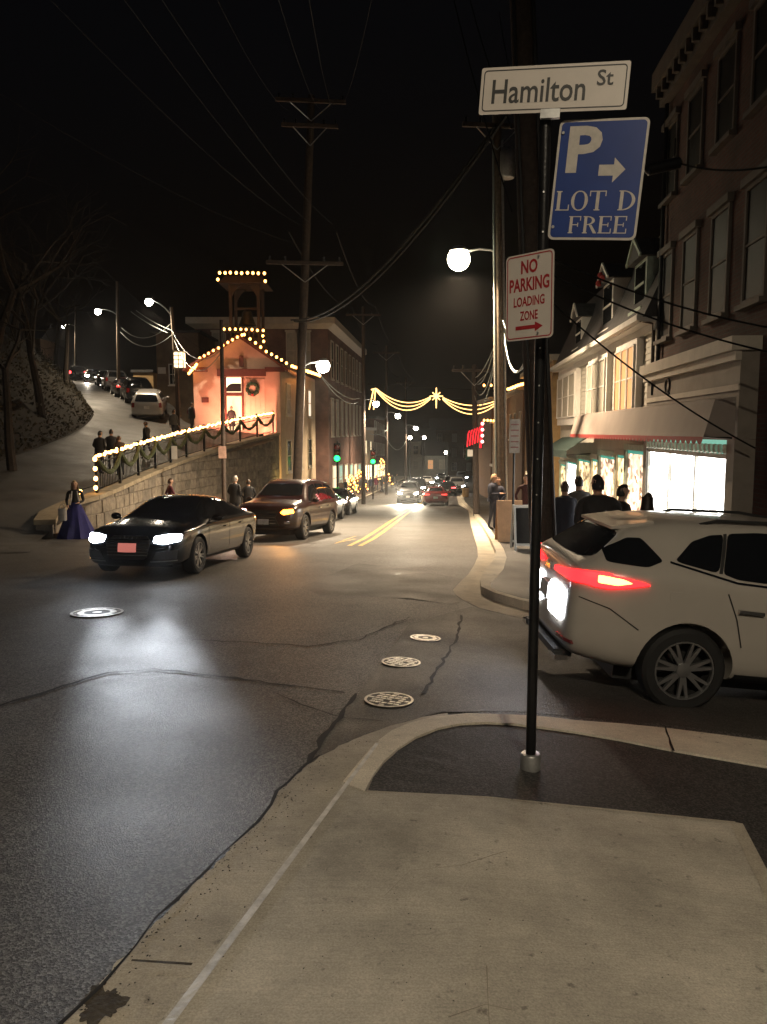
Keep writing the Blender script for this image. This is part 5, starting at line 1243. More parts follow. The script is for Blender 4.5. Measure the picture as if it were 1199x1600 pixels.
# ================================================================== POLES, LAMPS, CABLES
def catenary(a, b, sag, n=14):
    a, b = Vector(a), Vector(b); return [a.lerp(b, i / n) - Vector((0, 0, sag * 4 * (i / n) * (1 - i / n))) for i in range(n + 1)]
def cable(label, a, b, sag, r=.009, m_=None, name='overhead_cable', group=None):
    pts = catenary(a, b, sag); o = MB().tube(pts, r, 5).build(name, m_ or M_CABLE, None, True, origin=pts[0]); tag(o, label, 'cable', group); return o
def utility_pole(name, label, base, top, r0, r1, m_, arms=(), arm_dir=(1, 0, 0)):
    t = thing(name, label, 'pole', base); d = Vector(top) - Vector(base); n = 8
    MB().tube([d * (i / n) for i in range(n + 1)], [r0 + (r1 - r0) * i / n for i in range(n + 1)], 14).build('pole', m_, t, True)
    for (h, w) in arms:
        c = d * h; u = Vector(arm_dir).normalized(); a = MB().bar(c - u * w / 2 + Vector((0, -.18, 0)), c + u * w / 2 + Vector((0, -.18, 0)), .1, .13).build('crossarm', M_WOOD, t)
        for k in (-.45, -.25, .25, .45): q = c + u * w * k + Vector((0, -.18, .065)); MB().lathe([(.03, 0), (.05, .05), (.035, .1), (.05, .14), (.02, .18)], q, 8).build('insulator', M_BLACK, a)
        for sgn_ in (-1, 1): MB().bar(c + u * sgn_ * w * .3 + Vector((0, -.18, -.05)), c + Vector((0, -.14, -.7)), .03, .03).build('brace', M_GALV, a)
    return t
def lamp_globe(parent, p, r, m_, shape=(1, 1, .8)):
    return MB().sphere(p, r, 16, 10, shape).build('lamp_globe', m_, parent, True)
def street_lamp_on(parent, base, p0, p1, r, m_, shape=(1.15, 1, .6), watt=3000, lcol=(1.0, .80, .55)):
    """arm from p0 (on the pole) to lamp at p1 (world)"""
    b = Vector(base); p0, p1 = Vector(p0), Vector(p1); mid = p0.lerp(p1, .5) + Vector((0, 0, .25))
    a = MB().tube([q - b for q in (p0, p0.lerp(p1, .25) + Vector((0, 0, .18)), mid, p0.lerp(p1, .8) + Vector((0, 0, .22)), p1 + Vector((0, 0, r * .6 + .05)))], .035, 8).build('lamp_arm', M_GALV, parent, True)
    MB().lathe([(r * .15, .55 * r), (r * .5, .45 * r), (r * .80, .16 * r), (r * .84, .06 * r)], p1 - b + Vector((0, 0, r * .62)), 18).build('lamp_hood', M_GALV, a, True)
    lamp_globe(a, p1 - b, r, m_, shape)
    ld = bpy.data.lights.new('lamp_light', 'SPOT'); ld.energy = watt; ld.color = lcol; ld.spot_size = R(162); ld.spot_blend = .8; ld.shadow_soft_size = r * .6
    lo = bpy.data.objects.new('lamp_light', ld); link(lo, a); lo.location = p1 - b + Vector((0, 0, -r * shape[2] - .03)); return a
# big dark pole on the far corner
b_ = G(852, 925); b_ = Vector((P(853, 800, 12.0).x, 12.0, g(2.5, 12) + .1))
t_ = P(808, -180, 12.0)
up1 = utility_pole('utility_pole', 'thick dark brown utility pole right behind the black sign post', b_, t_, .20, .165, M_WOOD)
for i, dx in enumerate((-.15, .16)):
    MB().tube([Vector((dx, -.14, .2)), (t_ - b_) * .95 + Vector((dx * .9, -.12, 0))], .03 if i else .022, 6).build('conduit', M_BLACK, up1, True)
# pole carrying the bright lamp
b_ = Vector((P(783, 800, 25).x, 25.0, g(4, 25) + .1)); t_ = P(776, 150, 25)
up2 = utility_pole('lamp_pole', 'wooden utility pole with pale conduits carrying the brightest street lamp', b_, t_, .19, .14, M_WOOD2, [(.93, 2.2)], (1, .1, 0))
for dx, rr, mm in ((.17, .04, M_GALV), (-.16, .03, M_CABLEG)):
    MB().tube([Vector((dx, -.12, .3)), (t_ - b_) * .9 + Vector((dx * .85, -.1, 0))], rr, 6).build('conduit', mm, up2, True)
lp = P(717, 405, 25); street_lamp_on(up2, b_, P(783, 398, 25), lp, .36, M_LAMP, (1, 1, 1), 11500, (1.0, .74, .48))
tr_c = P(776, 255, 24.8) - b_
MB().lathe([(.2, -.45), (.24, -.4), (.24, .35), (.16, .45)], tr_c + Vector((.35, 0, 0)), 14).build('transformer', M_GALV, up2, True)
# pole in front of the firehouse side
def pole_px(name, label, px, ybase, ytop, Y, r0, m_, arms=(), px_top=None, zb=None, ad=(1, .1, 0)):
    x = P(px, ybase, Y).x; zb = g(x, Y) + .05 if zb is None else zb
    b = Vector((x, Y, zb)); t = P(px_top if px_top is not None else px, ytop, Y); t = Vector((t.x, Y, t.z))
    return utility_pole(name, label, b, t, r0, r0 * .72, m_, arms, ad), b, t
up3, b3_, t3_ = pole_px('utility_pole', 'dark utility pole with crossarms in front of the firehouse street side', 461, 740, 150, 30, .19, M_WOOD, [(.985, 2.6), (.93, 2.1), (.62, 2.9)], 487)
lp3 = P(505, 572, 31); street_lamp_on(up3, b3_, P(464, 582, 30), lp3, .27, M_LAMPW, (1, 1, 1), 9000)
up4, b4_, t4_ = pole_px('thin_pole', 'thin dark pole with small sign plate standing in front of firehouse door', 350, 765, 500, 32, .10, M_WOOD, px_top=346)
MB().box(-.16, .16, -.14, -.12, P(0, 716, 32).z - b4_.z, P(0, 697, 32).z - b4_.z).build('sign_plate', mat('faded_pink_sign', (.5, .32, .26), .6), up4)
# left-hand row of poles going down the street
rowp = [(568, 705, 480, 58, .17, [(.96, 2.6)], 'second utility pole down the left side, beside the nearer green signal'),
        (604, 745, 540, 76, .17, [(.95, 2.6)], 'third utility pole down the left side past the green signals'),
        (634, 745, 590, 100, .16, [(.95, 2.6)], 'distant utility pole low on the left side near the tan stone house')]
RP = []
for px, yb, yt, Y, r, arms, lab in rowp:
    RP.append(pole_px('utility_pole', lab, px, yb, yt, Y, r, M_WOOD, arms))
for (t, b, tt), (px, py, rr) in zip(RP, ((588, 631, .24), (622, 650, .26), (650, 669, .28))):
    street_lamp_on(t, b, Vector((tt.x, tt.y, P(0, py - 4, tt.y).z)), P(px, py, tt.y), rr, M_LAMPW, (1, 1, 1), 7500)
lamps_far = [(663, 684, 125, 'distant street lamp post by the brick house'), (641, 684, 112, 'distant short street lamp before the brick house'), (697, 707, 135, 'dim far street lamp near brown mill building')]
for px, py, Y, lab in lamps_far:
    p = P(px, py, Y); gz = g(p.x, Y); t = thing('street_lamp', lab, 'street lamp', (p.x, Y, gz)); MB().tube([(0, 0, 0), (0, 0, p.z - gz - .2)], [.09, .06], 8).build('post', M_BLACK, t, True)
    MB().lathe([(.12, -.3), (.16, -.26)], (0, 0, p.z - gz), 10).build('collar', M_BLACK, t); lamp_globe(t, (0, 0, p.z - gz), .27, M_LAMPW, (1, 1, 1))
# pole on the right with the red light decoration
up5, b5_, t5_ = pole_px('utility_pole', 'utility pole on the right pavement with red light decoration', 745, 790, 570, 37, .16, M_WOOD, [(.96, 2.2)], 741)
rd = thing('red_decoration', 'red illuminated hanging decoration on the right pavement pole', 'decoration', P(741, 680, 36.5))
m = MB()
for k in range(6):
    x = -.32 + k * .12; m.tube([(x, 0, -.55 + .05 * k), (x + .05, 0, .1), (x + .12, 0, .45 - .12 * (5 - k) * .4)], .03, 6)
m.tube([(.30, -.05, -.6), (.34, -.05, .0), (.36, -.05, .62)], .05, 6); m.build('light_tube', M_REDL, rd)
for k in range(4): MB().sphere((.38, -.1, -.3 + .28 * k), .07, 8, 6).build('bulb', emat('red_white_bulb', (1, .35, .3), 12), rd)
MB().bar((-.35, .05, -.62), (.4, .05, -.6), .05, .05).bar((.4, .06, -.62), (.4, .06, .65), .04, .04).build('frame', M_BLACK, rd)
MB().box(-.30, -.05, -.03, .03, -1.0, -.68).build('plate', M_WHITE, rd)
# lamps of the side road
t, b, tt = pole_px('lamp_pole', 'pole with street lamp on a curved arm right beside the hanging lantern', 280, 640, 480, 46, .12, M_WOOD2, px_top=268, zb=2.6)
street_lamp_on(t, b, P(266, 490, 46), P(233, 472, 46), .22, M_LAMPW, (1, 1, 1))
t, b, tt = pole_px('lamp_pole', 'straight pole with street lamp behind the parked cars on the side road', 185, 590, 440, 58, .13, M_WOOD2, px_top=183, zb=4.4)
street_lamp_on(t, b, P(183, 492, 58), P(153, 487, 58), .22, M_LAMPW, (1, 1, 1))
t, b, tt = pole_px('lamp_pole', 'far pole with small street lamp at the top of the side road', 118, 600, 480, 92, .12, M_WOOD2, zb=7)
street_lamp_on(t, b, P(118, 510, 92), P(100, 510, 92), .22, M_LAMPW, (1, 1, 1))
ln = thing('lantern_post', 'square glowing lantern on a dark post left of the firehouse', 'lantern', Vector((P(278, 640, 44).x, 44, zch(P(278, 640, 44).x, 44))))
zl0, zl1 = P(0, 576, 44).z - ln.location.z, P(0, 550, 44).z - ln.location.z; lx = P(282, 600, 44).x - ln.location.x
MB().box(-.09, .09, -.09, .09, -.1, zl0 - .002).build('post', M_WOOD, ln)
MB().box(lx - .26, lx + .26, -.26, .26, zl0 + .08, zl1 - .05).build('lantern_glass', emat('lantern_glow', (1, .75, .45), 2.6), ln)
m = MB()
for sx_ in (-.27, 0, .27):
    m.box(lx + sx_ - .02, lx + sx_ + .02, -.29, -.265, zl0, zl1)
for k in range(5): z = zl0 + (zl1 - zl0) * k / 4; m.box(lx - .29, lx + .29, -.315, -.292, z - .02, z + .02)
m.build('lattice', M_TRIM, ln); MB().box(lx - .3, lx + .3, -.3, .3, zl1 + .003, zl1 + .06).build('cap', M_WHITE, ln)
# the lamp on our own pavement, behind the photographer
bl_b = Vector((3.2, -6.5, g(3.2, -6.5) + .1)); bl_t = bl_b + Vector((0, 0, 9.2))
upb = utility_pole('lamp_pole', 'wooden pole with street lamp over our own pavement corner', bl_b, bl_t, .18, .14, M_WOOD2, [(.97, 2.2)])
lq = Vector((-2.2, 1.2, 8.3))
ao = MB().tube([Vector((0, 0, 8.0)), Vector((-.6, .3, 8.35)), lq * 1.0 + Vector((.2, -.1, .1))], .035, 8).build('lamp_arm', M_GALV, upb, True)
MB().lathe([(.10, .16), (.34, .06), (.36, -.06), (.33, -.06)], lq, 18, 1.25, .8).build('lamp_hood', M_GALV, ao, True)
MB().lathe([(.30, -.064), (.30, -.075)], lq, 18, 1.25, .8).build('lamp_lens', emat('street_lamp_own', (1.0, 0.85, 0.63), 1200.0), ao)
# traffic signals
def signal(label, px, py, Y, dx=0.0):
    p = P(px, py, Y); gz = g(p.x, Y) + .1; t = thing('traffic_signal', label, 'traffic light', (p.x, Y + .25, gz)); h = p.z - gz
    MB().tube([(0, 0, 0), (0, 0, h + 1.1)], .07, 10).build('post', M_BLACK, t, True)
    MB().box(-.22, .22, -.3, -.08, h - .24, h + .98).build('housing', M_BLACK, t)
    for k, mm in ((0, M_GREEN), (1, glassmat('amber_lens', (.12, .06, .01), .2)), (2, glassmat('red_lens', (.18, .006, .006), .1))):
        MB().sphere((0, -.31, h + k * .36), .19, 14, 10, (1, .35, 1)).build('lens', mm, t, True)
        m = MB(); n = 8; m.add([v for i in range(n + 1) for v in ((.2 * math.cos(R(180 * i / n)), -.3, h + k * .36 + .2 * math.sin(R(180 * i / n))), (.2 * math.cos(R(180 * i / n)), -.5, h + k * .36 + .19 * math.sin(R(180 * i / n))))], [(2 * i, 2 * i + 1, 2 * i + 3, 2 * i + 2) for i in range(n)]); m.build('visor', M_BLACK, t)
    return t
signal('green traffic signal in front of the brick block windows', 527, 716, 50)
signal('green traffic signal above the pavement crowd further on', 583, 721, 66)
# far signal, side-on
t = thing('traffic_signal', 'dark traffic signal seen from the side beside the red decoration', 'traffic light', P(731, 706, 60)); MB().box(-.15, .15, -.15, .15, -.6, .6).build('housing', mat('signal_green_paint', (.02, .10, .07), .5), t)
for k in range(3): MB().box(-.32, -.152, -.12, .12, -.5 + k * .38, -.22 + k * .38).build('visor', M_BLACK, t)
MB().bar((0, 0, .6), (1.0, 0, 3.2), .04, .04).build('hanger', M_BLACK, t)

# Christmas garland of light ropes over the street
GYY = 60.0
gl = thing('light_garland', 'warm rope light swags with a star hung across the street', 'light garland', P(683, 620, GYY)); g0 = gl.location.copy()
def Q(px, py): return P(px, py, GYY) - g0
for k in range(3):
    s = 0.0
    for (xa, ya, xb, yb, sg) in ((588, 607 + 1.5 * k, 673, 620 + 1.5 * k, 15 + 4.5 * k), (692, 621 + 1.5 * k, 780, 624 + 2 * k, 11 + 5 * k)):
        pts = [Q(xa + (xb - xa) * t, ya + (yb - ya) * t + sg * 4 * t * (1 - t)) for t in [i / 16 for i in range(17)]]
        MB().tube(pts, .04, 6).build('rope_light', M_ROPE, gl)
for px in (581, 584): MB().tube([Q(px - 4 if px == 581 else px, 640), Q(px + 3, 608)], .05, 6).build('rope_light', M_ROPE, gl)
for px in (778, 781): MB().tube([Q(px, 624), Q(px + .5, 654)], .05, 6).build('rope_light', M_ROPE, gl)
MB().tube([Q(588, 607), Q(580, 609)], .05, 6).build('rope_light', M_ROPE, gl)
c0 = Q(682, 619); st = []
for k in range(8):
    a = R(45 * k + 90); L_ = .52 if k % 2 == 0 else .42
    if k == 0: L_ = .65
    if k == 4: L_ = .92
    st.append((c0, c0 + Vector((L_ * math.cos(a), 0, L_ * math.sin(a)))))
for a, b in st: MB().tube([a, b], [.07, .04], 6).build('star_ray', M_ROPE, gl)
MB().tube([Q(575, 600), Q(683, 606), Q(790, 612)], .015, 5).build('span_wire', M_CABLE, gl)

# cables
cable('thick black cable slung from firehouse pole up to the dark corner pole', P(455, 500, 30), P(775, 196, 14), .9, .03)
cable('second black cable slung beside the thick one towards the corner pole', P(460, 502, 30.5), P(800, 168, 13.5), 1.0, .03)
GW = 'high wires crossing the night sky'
for i, (xa, ya, Ya, xb, yb, Yb) in enumerate(((60, -20, 10, 470, 352, 30), (180, -20, 10, 490, 352, 30), (240, -20, 10, 520, 350, 30), (330, -20, 12, 450, 172, 30), (430, -20, 12, 500, 170, 30), (480, -20, 12, 520, 168, 30), (585, -20, 14, 535, 165, 30), (-20, 135, 16, 460, 380, 30), (340, 560, 46, 140, 400, 30))):
    cable('thin dark wire crossing the black sky above the street', P(xa, ya, Ya), P(xb, yb, Yb), .3, .0055, None, 'overhead_cable', GW)
GW2 = 'wires running down the street from pole to pole'
for k, (pa, pb_) in enumerate(((t3_, RP[0][2]), (RP[0][2], RP[1][2]), (RP[1][2], RP[2][2]))):
    for dx in (-.9, .9): cable('wire strung between the utility poles down the left side', pa + Vector((dx, 0, .1 - (5.0 if k == 0 else 0))), pb_ + Vector((dx, 0, .1)), .8, .018, None, 'overhead_cable', GW2)
GW3 = 'grey service cables on the left side'
for i, (xa, ya, Ya, xb, yb, Yb, sg) in enumerate(((190, 512, 58, 268, 505, 46, .8), (188, 518, 58, 270, 522, 46, .9), (268, 515, 46, 345, 548, 32, .9), (272, 530, 46, 345, 552, 32, 1.2), (205, 487, 50, 262, 520, 46, .1), (213, 485, 50, 268, 516, 46, .1), (500, 586, 31, 560, 628, 58, .5), (498, 583, 31, 562, 622, 58, .4), (596, 668, 70, 634, 690, 100, 1.5), (575, 676, 60, 604, 672, 76, .3))):
    cable('grey sagging service cable lit by the street lamps on the left side', P(xa, ya, Ya), P(xb, yb, Yb), sg, .022, M_CABLEG, 'service_cable', GW3)
GW4 = 'looped service cables by the lamp pole'
for i, (xa, ya, Ya, xb, yb, Yb, sg) in enumerate(((779, 520, 25, 745, 600, 37, .5), (780, 530, 25, 744, 610, 37, .8), (778, 540, 25, 742, 618, 37, 1.1), (782, 515, 25, 743, 590, 37, .3), (788, 520, 25, 836, 520, 12, .9), (788, 530, 25, 838, 535, 12, .7), (786, 500, 25, 836, 470, 12, .5))):
    cable('pale looping service cable hanging at the brightest lamp pole', P(xa, ya, Ya), P(xb, yb, Yb), sg, .02, M_CABLEG, 'service_cable', GW4)
for i, (xa, ya, Ya, xb, yb, Yb, lab) in enumerate(((1060, 255, 11.5, 1290, 236, 9, 'black cable running right from the splice box by the brick wall'), (845, 395, 12, 1250, 520, 10.5, 'upper black wire sloping across the brick building windows'), (845, 420, 12, 1250, 560, 10.5, 'lower black wire sloping across the brick building above the shopfront'), (860, 470, 12, 1180, 700, 12.2, 'slack black wire dropping across the brick wall to the awning'), (780, 20, 22, 836, 300, 12, 'thick bundle of cables coming down to the corner pole'), (705, -20, 18, 800, 330, 12.5, 'left cable of the bundle rising from the lamp pole'), (730, -20, 18, 800, 200, 12.5, 'right cable of the bundle rising from the lamp pole'))):
    cable(lab, P(xa, ya, Ya), P(xb, yb, Yb), .15, .014)
sp_ = thing('cable_splice', 'dark cylindrical cable splice box hanging beside the blue sign', 'splice box', P(1008, 266, 11.5))
e2 = P(1066, 253, 11.5) - sp_.location; MB().tube([Vector((0, 0, 0)), e2 * .08, e2 * .92, e2], [.03, .085, .085, .03], 10).build('casing', M_BLACK, sp_, True)
MB().tube([e2 * .8 + Vector((0, 0, .08)), e2 * .8 + Vector((0, 0, .35))], .01, 5).build('hanger', M_BLACK, sp_)

# ================================================================== STREET FURNITURE ON THE RIGHT PAVEMENT
def gp_(px, Y): x = (px - 599.5) / FPX * Y; return Vector((x, Y, g(x, Y) + .126))
pp = gp_(803, 17.8); t = thing('parking_notice', 'tall grey sign on thin black post by the far kerb', 'sign', pp)
zz0, zz1 = P(0, 708, 17.8).z - pp.z, P(0, 655, 17.8).z - pp.z
MB().tube([(0, 0, 0), (0, 0, zz1)], .028, 8).build('post', M_BLACK, t); MB().box(-.12, .12, -.05, -.035, zz0, zz1).build('panel', mat('aged_sign', (.42, .36, .30), .5), t)
m = MB()
for k in range(5): z = zz0 + .12 + k * .13; m.box(-.09, .09, -.054, -.051, z, z + .03)
m.build('lettering_line', mat('faded_sign_ink', (.30, .12, .10), .6), t)
ab = gp_(797, 19.5); t = thing('sandwich_board', 'lit orange sandwich board standing on the right pavement', 'sandwich board', ab)
for s_ in (-1, 1): MB().add([(-.32, s_ * .30, 0), (.32, s_ * .30, 0), (.32, s_ * .05, 1.05), (-.32, s_ * .05, 1.05), (-.32, s_ * .27, 0), (.32, s_ * .27, 0), (.32, s_ * .02, 1.05), (-.32, s_ * .02, 1.05)], [(0, 1, 2, 3), (4, 7, 6, 5), (0, 4, 5, 1), (2, 6, 7, 3), (0, 3, 7, 4), (1, 5, 6, 2)]).build('board', mat('orange_board', (.55, .33, .18), .6, 0, .15, 5), t)
ab = gp_(824, 17.0); t = thing('sandwich_board', 'white framed chalk sandwich board beside the black sign post', 'sandwich board', ab)
for s_ in (-1, 1):
    m = MB(); k = lambda x, z, o_=0: (x, s_ * (.32 - .26 * z / 1.0) + o_, z)
    for x in (-.28, .28): m.bar(k(x, 0), k(x, 1.0), .05, .04)
    for z in (.15, .97): m.bar(k(-.28, z), k(.28, z), .04, .05)
    fr = m.build('frame', M_WHITE, t); MB().add([k(-.25, .17), k(.25, .17), k(.25, .95), k(-.25, .95)], [(0, 1, 2, 3)]).build('chalkboard', M_BLACK, fr)
tr_ = gp_(728, 70); t = thing('litter_bin', 'yellowish litter bin on the pavement beside the far traffic', 'litter bin', tr_); MB().lathe([(.26, 0), (.3, .1), (.32, .8), (.28, .85)], (0, 0, 0), 12).build('drum', M_OCHRE, t); MB().lathe([(.33, .853), (.33, .9), (.1, 1.0)], (0, 0, 0), 12).build('lid', M_BLACK, t)

# lit Christmas trees on the left pavement
for px, Y, h_, lab in ((606, 84, 3.6, 'tall shop tree covered in yellow bulbs behind the left pavement crowd'), (572, 76, 2.4, 'bushy low tree with warm bulbs outside the left shops'), (559, 72, 2.0, 'small round tree with bulbs beside the bushy low one')):
    x = (px - 599.5) / FPX * Y - .6; t = thing('lit_tree', lab, 'tree', (x, Y, g(x, Y) + .13)); rnd = random.Random(px)
    MB().tube([(0, 0, 0), (0, 0, h_ * .35)], .07, 8).build('trunk', M_WOOD, t)
    m = MB()
    for k in range(500):
        z = h_ * (.18 + .8 * rnd.random()); r_ = (h_ - z) * .36 * (.5 + .5 * rnd.random()) + .05; a = rnd.uniform(0, 6.28); c_ = Vector((r_ * math.cos(a), r_ * math.sin(a), z)); u = Vector((math.cos(a), math.sin(a), -.4)) * .13; w_ = Vector((-math.sin(a), math.cos(a), 0)) * .05; m.add([c_ - u * .3 - w_, c_ + u, c_ - u * .3 + w_], [(0, 1, 2)])
    m.build('crown', M_GARL, t, recalc=False)
    key = (.07, M_BULB.name)
    if key not in BM: me_ = bulb_mesh(.07); me_.materials.append(M_BULB); BM[key] = me_
    for k in range(34):
        z = h_ * (.2 + .78 * k / 34); a = k * 2.4; r_ = (h_ - z) * .37 + .06; o = bpy.data.objects.new('bulb', BM[key]); link(o, t); o.location = (r_ * math.cos(a), r_ * math.sin(a), z)

# ================================================================== MANHOLE COVERS
def cover(label, px, py, rad, kind):
    p = G(px, py); n = Vector((g(p.x - .5, p.y) - g(p.x + .5, p.y), g(p.x, p.y - .5) - g(p.x, p.y + .5), 1)).normalized()
    t = thing('manhole_cover', label, 'manhole cover', p + Vector((0, 0, .0065))); t.rotation_euler = n.to_track_quat('Z', 'Y').to_euler()
    M_IR = mat('worn_iron', (.42, .39, .33), .38, .55, .3, 20, .3, 40); M_IRD = mat('dark_iron', (.035, .033, .03), .6, .3, .3)
    MB().lathe([(rad * 1.0, -.03), (rad * 1.0, .002)], (0, 0, 0), 40).build('recess', M_IRD, t)
    MB().lathe([(rad * .90, .003), (rad * 1.0, .003), (rad * 1.0, .008), (rad * .90, .008), (rad * .90, .003)], (0, 0, 0), 40, cap=False).build('ring', M_IR, t)
    if kind == 'rings':
        MB().lathe([(rad * .50, .003), (rad * .74, .003), (rad * .74, .008), (rad * .50, .008), (rad * .50, .003)], (0, 0, 0), 40, cap=False).build('ring', M_IR, t)
        MB().lathe([(rad * .18, .003), (rad * .18, .008)], (0, 0, 0), 16).build('boss', M_IR, t)
        for k in range(12): a = R(30 * k); u = Vector((math.cos(a), math.sin(a), 0)); MB().bar(u * rad * .76 + Vector((0, 0, .0055)), u * rad * .89 + Vector((0, 0, .0055)), rad * .1, .004).build('rib', M_IR, t)
    else:
        n_ = 7
        for i in range(n_):
            for j in range(n_):
                x, y = (-.78 + 1.56 * i / (n_ - 1)) * rad, (-.78 + 1.56 * j / (n_ - 1)) * rad
                if x * x + y * y < (rad * .82) ** 2 and random.random() < .88: h = rad * .10; MB().box(x - h * 1.05, x + h * 1.05, y - h * .75, y + h * .75, .003, .0085).build('stud', M_IR, t)
cover('bright ringed manhole cover out in the middle of the road', 152, 958, .33, 'rings')
cover('small round cover by the far corner kerb', 665, 998, .17, 'rings')
cover('studded manhole cover between the small round one and the corner', 627, 1036, .19, 'studs')
cover('studded manhole cover closest to our kerb', 608, 1095, .20, 'studs')
# ================================================================== PEOPLE
M_SKIN = mat('skin', (.50, .30, .21), .55, 0, .05)
HAIRC = dict(dark=mat('hair_dark', (.02, .014, .01), .5), brown=mat('hair_brown', (.07, .04, .022), .5), blonde=mat('hair_blonde', (.38, .26, .13), .5), grey=mat('hair_grey', (.35, .33, .31), .6))
CLO = {}
def cloth(name, col):
    if name not in CLO: CLO[name] = mat('cloth_' + name, col, .85, 0, .2, 8, .25, 25)
    return CLO[name]
def person(label, loc, face, H=1.74, top=None, bottom=None, hair='dark', stride=.0, arms='down', long_hair=False, hat=None, coat=None, group=None, fingers=False, build_=1.0, lean=0.0, head_turn=0.0):
    """face: heading in degrees, 0 = facing the camera (-Y), 90 = facing +X"""
    s = H / 1.75; k = build_
    t = thing('person', label, 'person', loc, R(face), group)
    V, E, Rd = [], [], []
    def v(x, y, z, rx, ry=None, par=None):
        V.append((x * s, y * s, z * s)); Rd.append((rx * s, (ry or rx) * s))
        if par is not None: E.append((par, len(V) - 1))
        return len(V) - 1
    ln = lean
    pel = v(0, 0, .97, .135 * k, .10 * k); wa = v(0, -ln * .3, 1.10, .125 * k, .095 * k, pel); ch = v(0, -ln * .7, 1.28, .155 * k, .11 * k, wa); uc = v(0, -ln, 1.41, .11 * k, .085 * k, ch)
    nk = v(0, -.01 - ln, 1.50, .052, .052, uc); hb = v(0, -.03 - ln, 1.575, .080, .088, nk); hm = v(0, -.035 - ln, 1.655, .094, .11, hb); ht = v(0, -.02 - ln, 1.725, .072, .09, hm)
    hands = []
    for sd in (-1, 1):
        sh = v(sd * .18 * k, -ln, 1.405, .058 * k, .055 * k, uc)
        if arms == 'down': el, wr = (sd * .245, .03 - ln, 1.14), (sd * .25, -.06 - ln, .90)
        elif arms == 'pocket': el, wr = (sd * .29, .06 - ln, 1.15), (sd * .17, -.09 - ln, .97)
        elif arms == 'front': el, wr = (sd * .25, -.02 - ln, 1.14), (sd * .09, -.24 - ln, 1.15)
        elif arms == 'swing': el, wr = (sd * .24, .10 * sd - ln, 1.15), (sd * .23, .22 * sd - .06 - ln, .95)
        elif arms == 'hold': el, wr = (sd * .24, 0 - ln, 1.13), ((.12 if sd > 0 else -.20), -.26 - ln, 1.02 if sd < 0 else 1.10)
        e_ = v(*el, .043 * k, None, sh); w_ = v(*wr, .03, None, e_); d = Vector(wr) - Vector(el); d.normalize()
        p_ = Vector(wr) + d * .075; ph = v(*p_, .038, .024, w_)
        if fingers:
            for q, (ox, ln_) in enumerate(((-.03, .075), (-.01, .085), (.01, .08), (.03, .062))):
                f1 = p_ + d * .05 + Vector((0, ox, 0)); a = v(*f1, .010, None, ph); f2 = f1 + d * ln_ * .5 + Vector((-sd * .012, 0, 0)); b = v(*f2, .009, None, a); f3 = f2 + d * ln_ * .45 + Vector((-sd * .025, 0, 0)); v(*f3, .007, None, b)
            th = Vector(wr) + d * .04 + Vector((0, -.045, 0)); a = v(*th, .011, None, ph); v(*(th + d * .05 + Vector((-sd * .01, -.012, 0))), .009, None, a)
        else: v(*(p_ + d * .08), .018, .014, ph)
        hands.append((Vector(wr) + d * .09) * s)
        st = stride * sd; hp = v(sd * .088, 0, .90, .088 * k, .09 * k, pel); kn = v(sd * .10, -st * .45 - .015, .50, .058 * k, None, hp); an = v(sd * .105, -st * 1.0 + .03 + abs(stride) * .15, .095 + (.05 if st < 0 else 0), .04, None, kn)
        hl = v(sd * .108, -st * 1.0 + .03 + abs(stride) * .15 - .04, .045 + (.04 if st < 0 else 0), .04, None, an); v(sd * .115, -st * 1.0 - .15 + abs(stride) * .15, .032 + (.01 if st < 0 else 0), .036, .03, hl)
    me = bpy.data.meshes.new('body'); me.from_pydata(V, E, [])
    o = bpy.data.objects.new('tmp', me); COL.objects.link(o)
    bm = bmesh.new(); bm.from_mesh(me); ly = bm.verts.layers.skin.verify(); bm.verts.ensure_lookup_table()
    for i, b in enumerate(bm.verts): b[ly].radius = Rd[i]; b[ly].use_root = (i == 0)
    bm.to_mesh(me); bm.free()
    md = o.modifiers.new('sk', 'SKIN'); md.use_smooth_shade = True; md.branch_smoothing = .3; sb = o.modifiers.new('ss', 'SUBSURF'); sb.levels = 1
    body = eval_mesh(o); bpy.data.objects.remove(o); body.name = 'body'; body.materials.clear()
    M_SHOE = cloth('shoe', (.02, .018, .016))
    for mm in (top or cloth('black', (.018, .018, .02)), bottom or cloth('denim', (.03, .035, .055)), M_SKIN, M_SHOE): body.materials.append(mm)
    for p in body.polygons:
        c = p.center; z = c.z / s; p.use_smooth = True
        if z > 1.485: p.material_index = 2
        elif min((c - h).length for h in hands) < .085 * s and arms != 'pocket': p.material_index = 2
        elif z < .10: p.material_index = 3
        elif z < .93 and abs(c.x) < .19 * s: p.material_index = 1
    b = bpy.data.objects.new('body', body); link(b, t)
    hy = -.03 - ln
    # hair: a cap hugging the back and top of the skull
    m = MB(); hz = 1.665 * s; n = 14; L = []; rows = [(.0, .087), (.35, .090), (.75, .080), (1.15, .052), (1.45, .012)]
    for a, r_ in rows:
        for j in range(n):
            th = 2 * math.pi * j / n; front = max(0, -math.sin(th)); dz = -.105 * (1 - front) * (1 - a / 1.5) + .04 * front * (1 - a / 1.5)
            L.append((r_ * .86 * math.cos(th) * s, (hy + .015 + r_ * 1.06 * math.sin(th)) * s, hz + (.085 * math.sin(a) * 1.06 + dz) * s))
    m.add(L, [(i * n + j, i * n + (j + 1) % n, (i + 1) * n + (j + 1) % n, (i + 1) * n + j) for i in range(4) for j in range(n)] + [tuple(4 * n + j for j in range(n))])
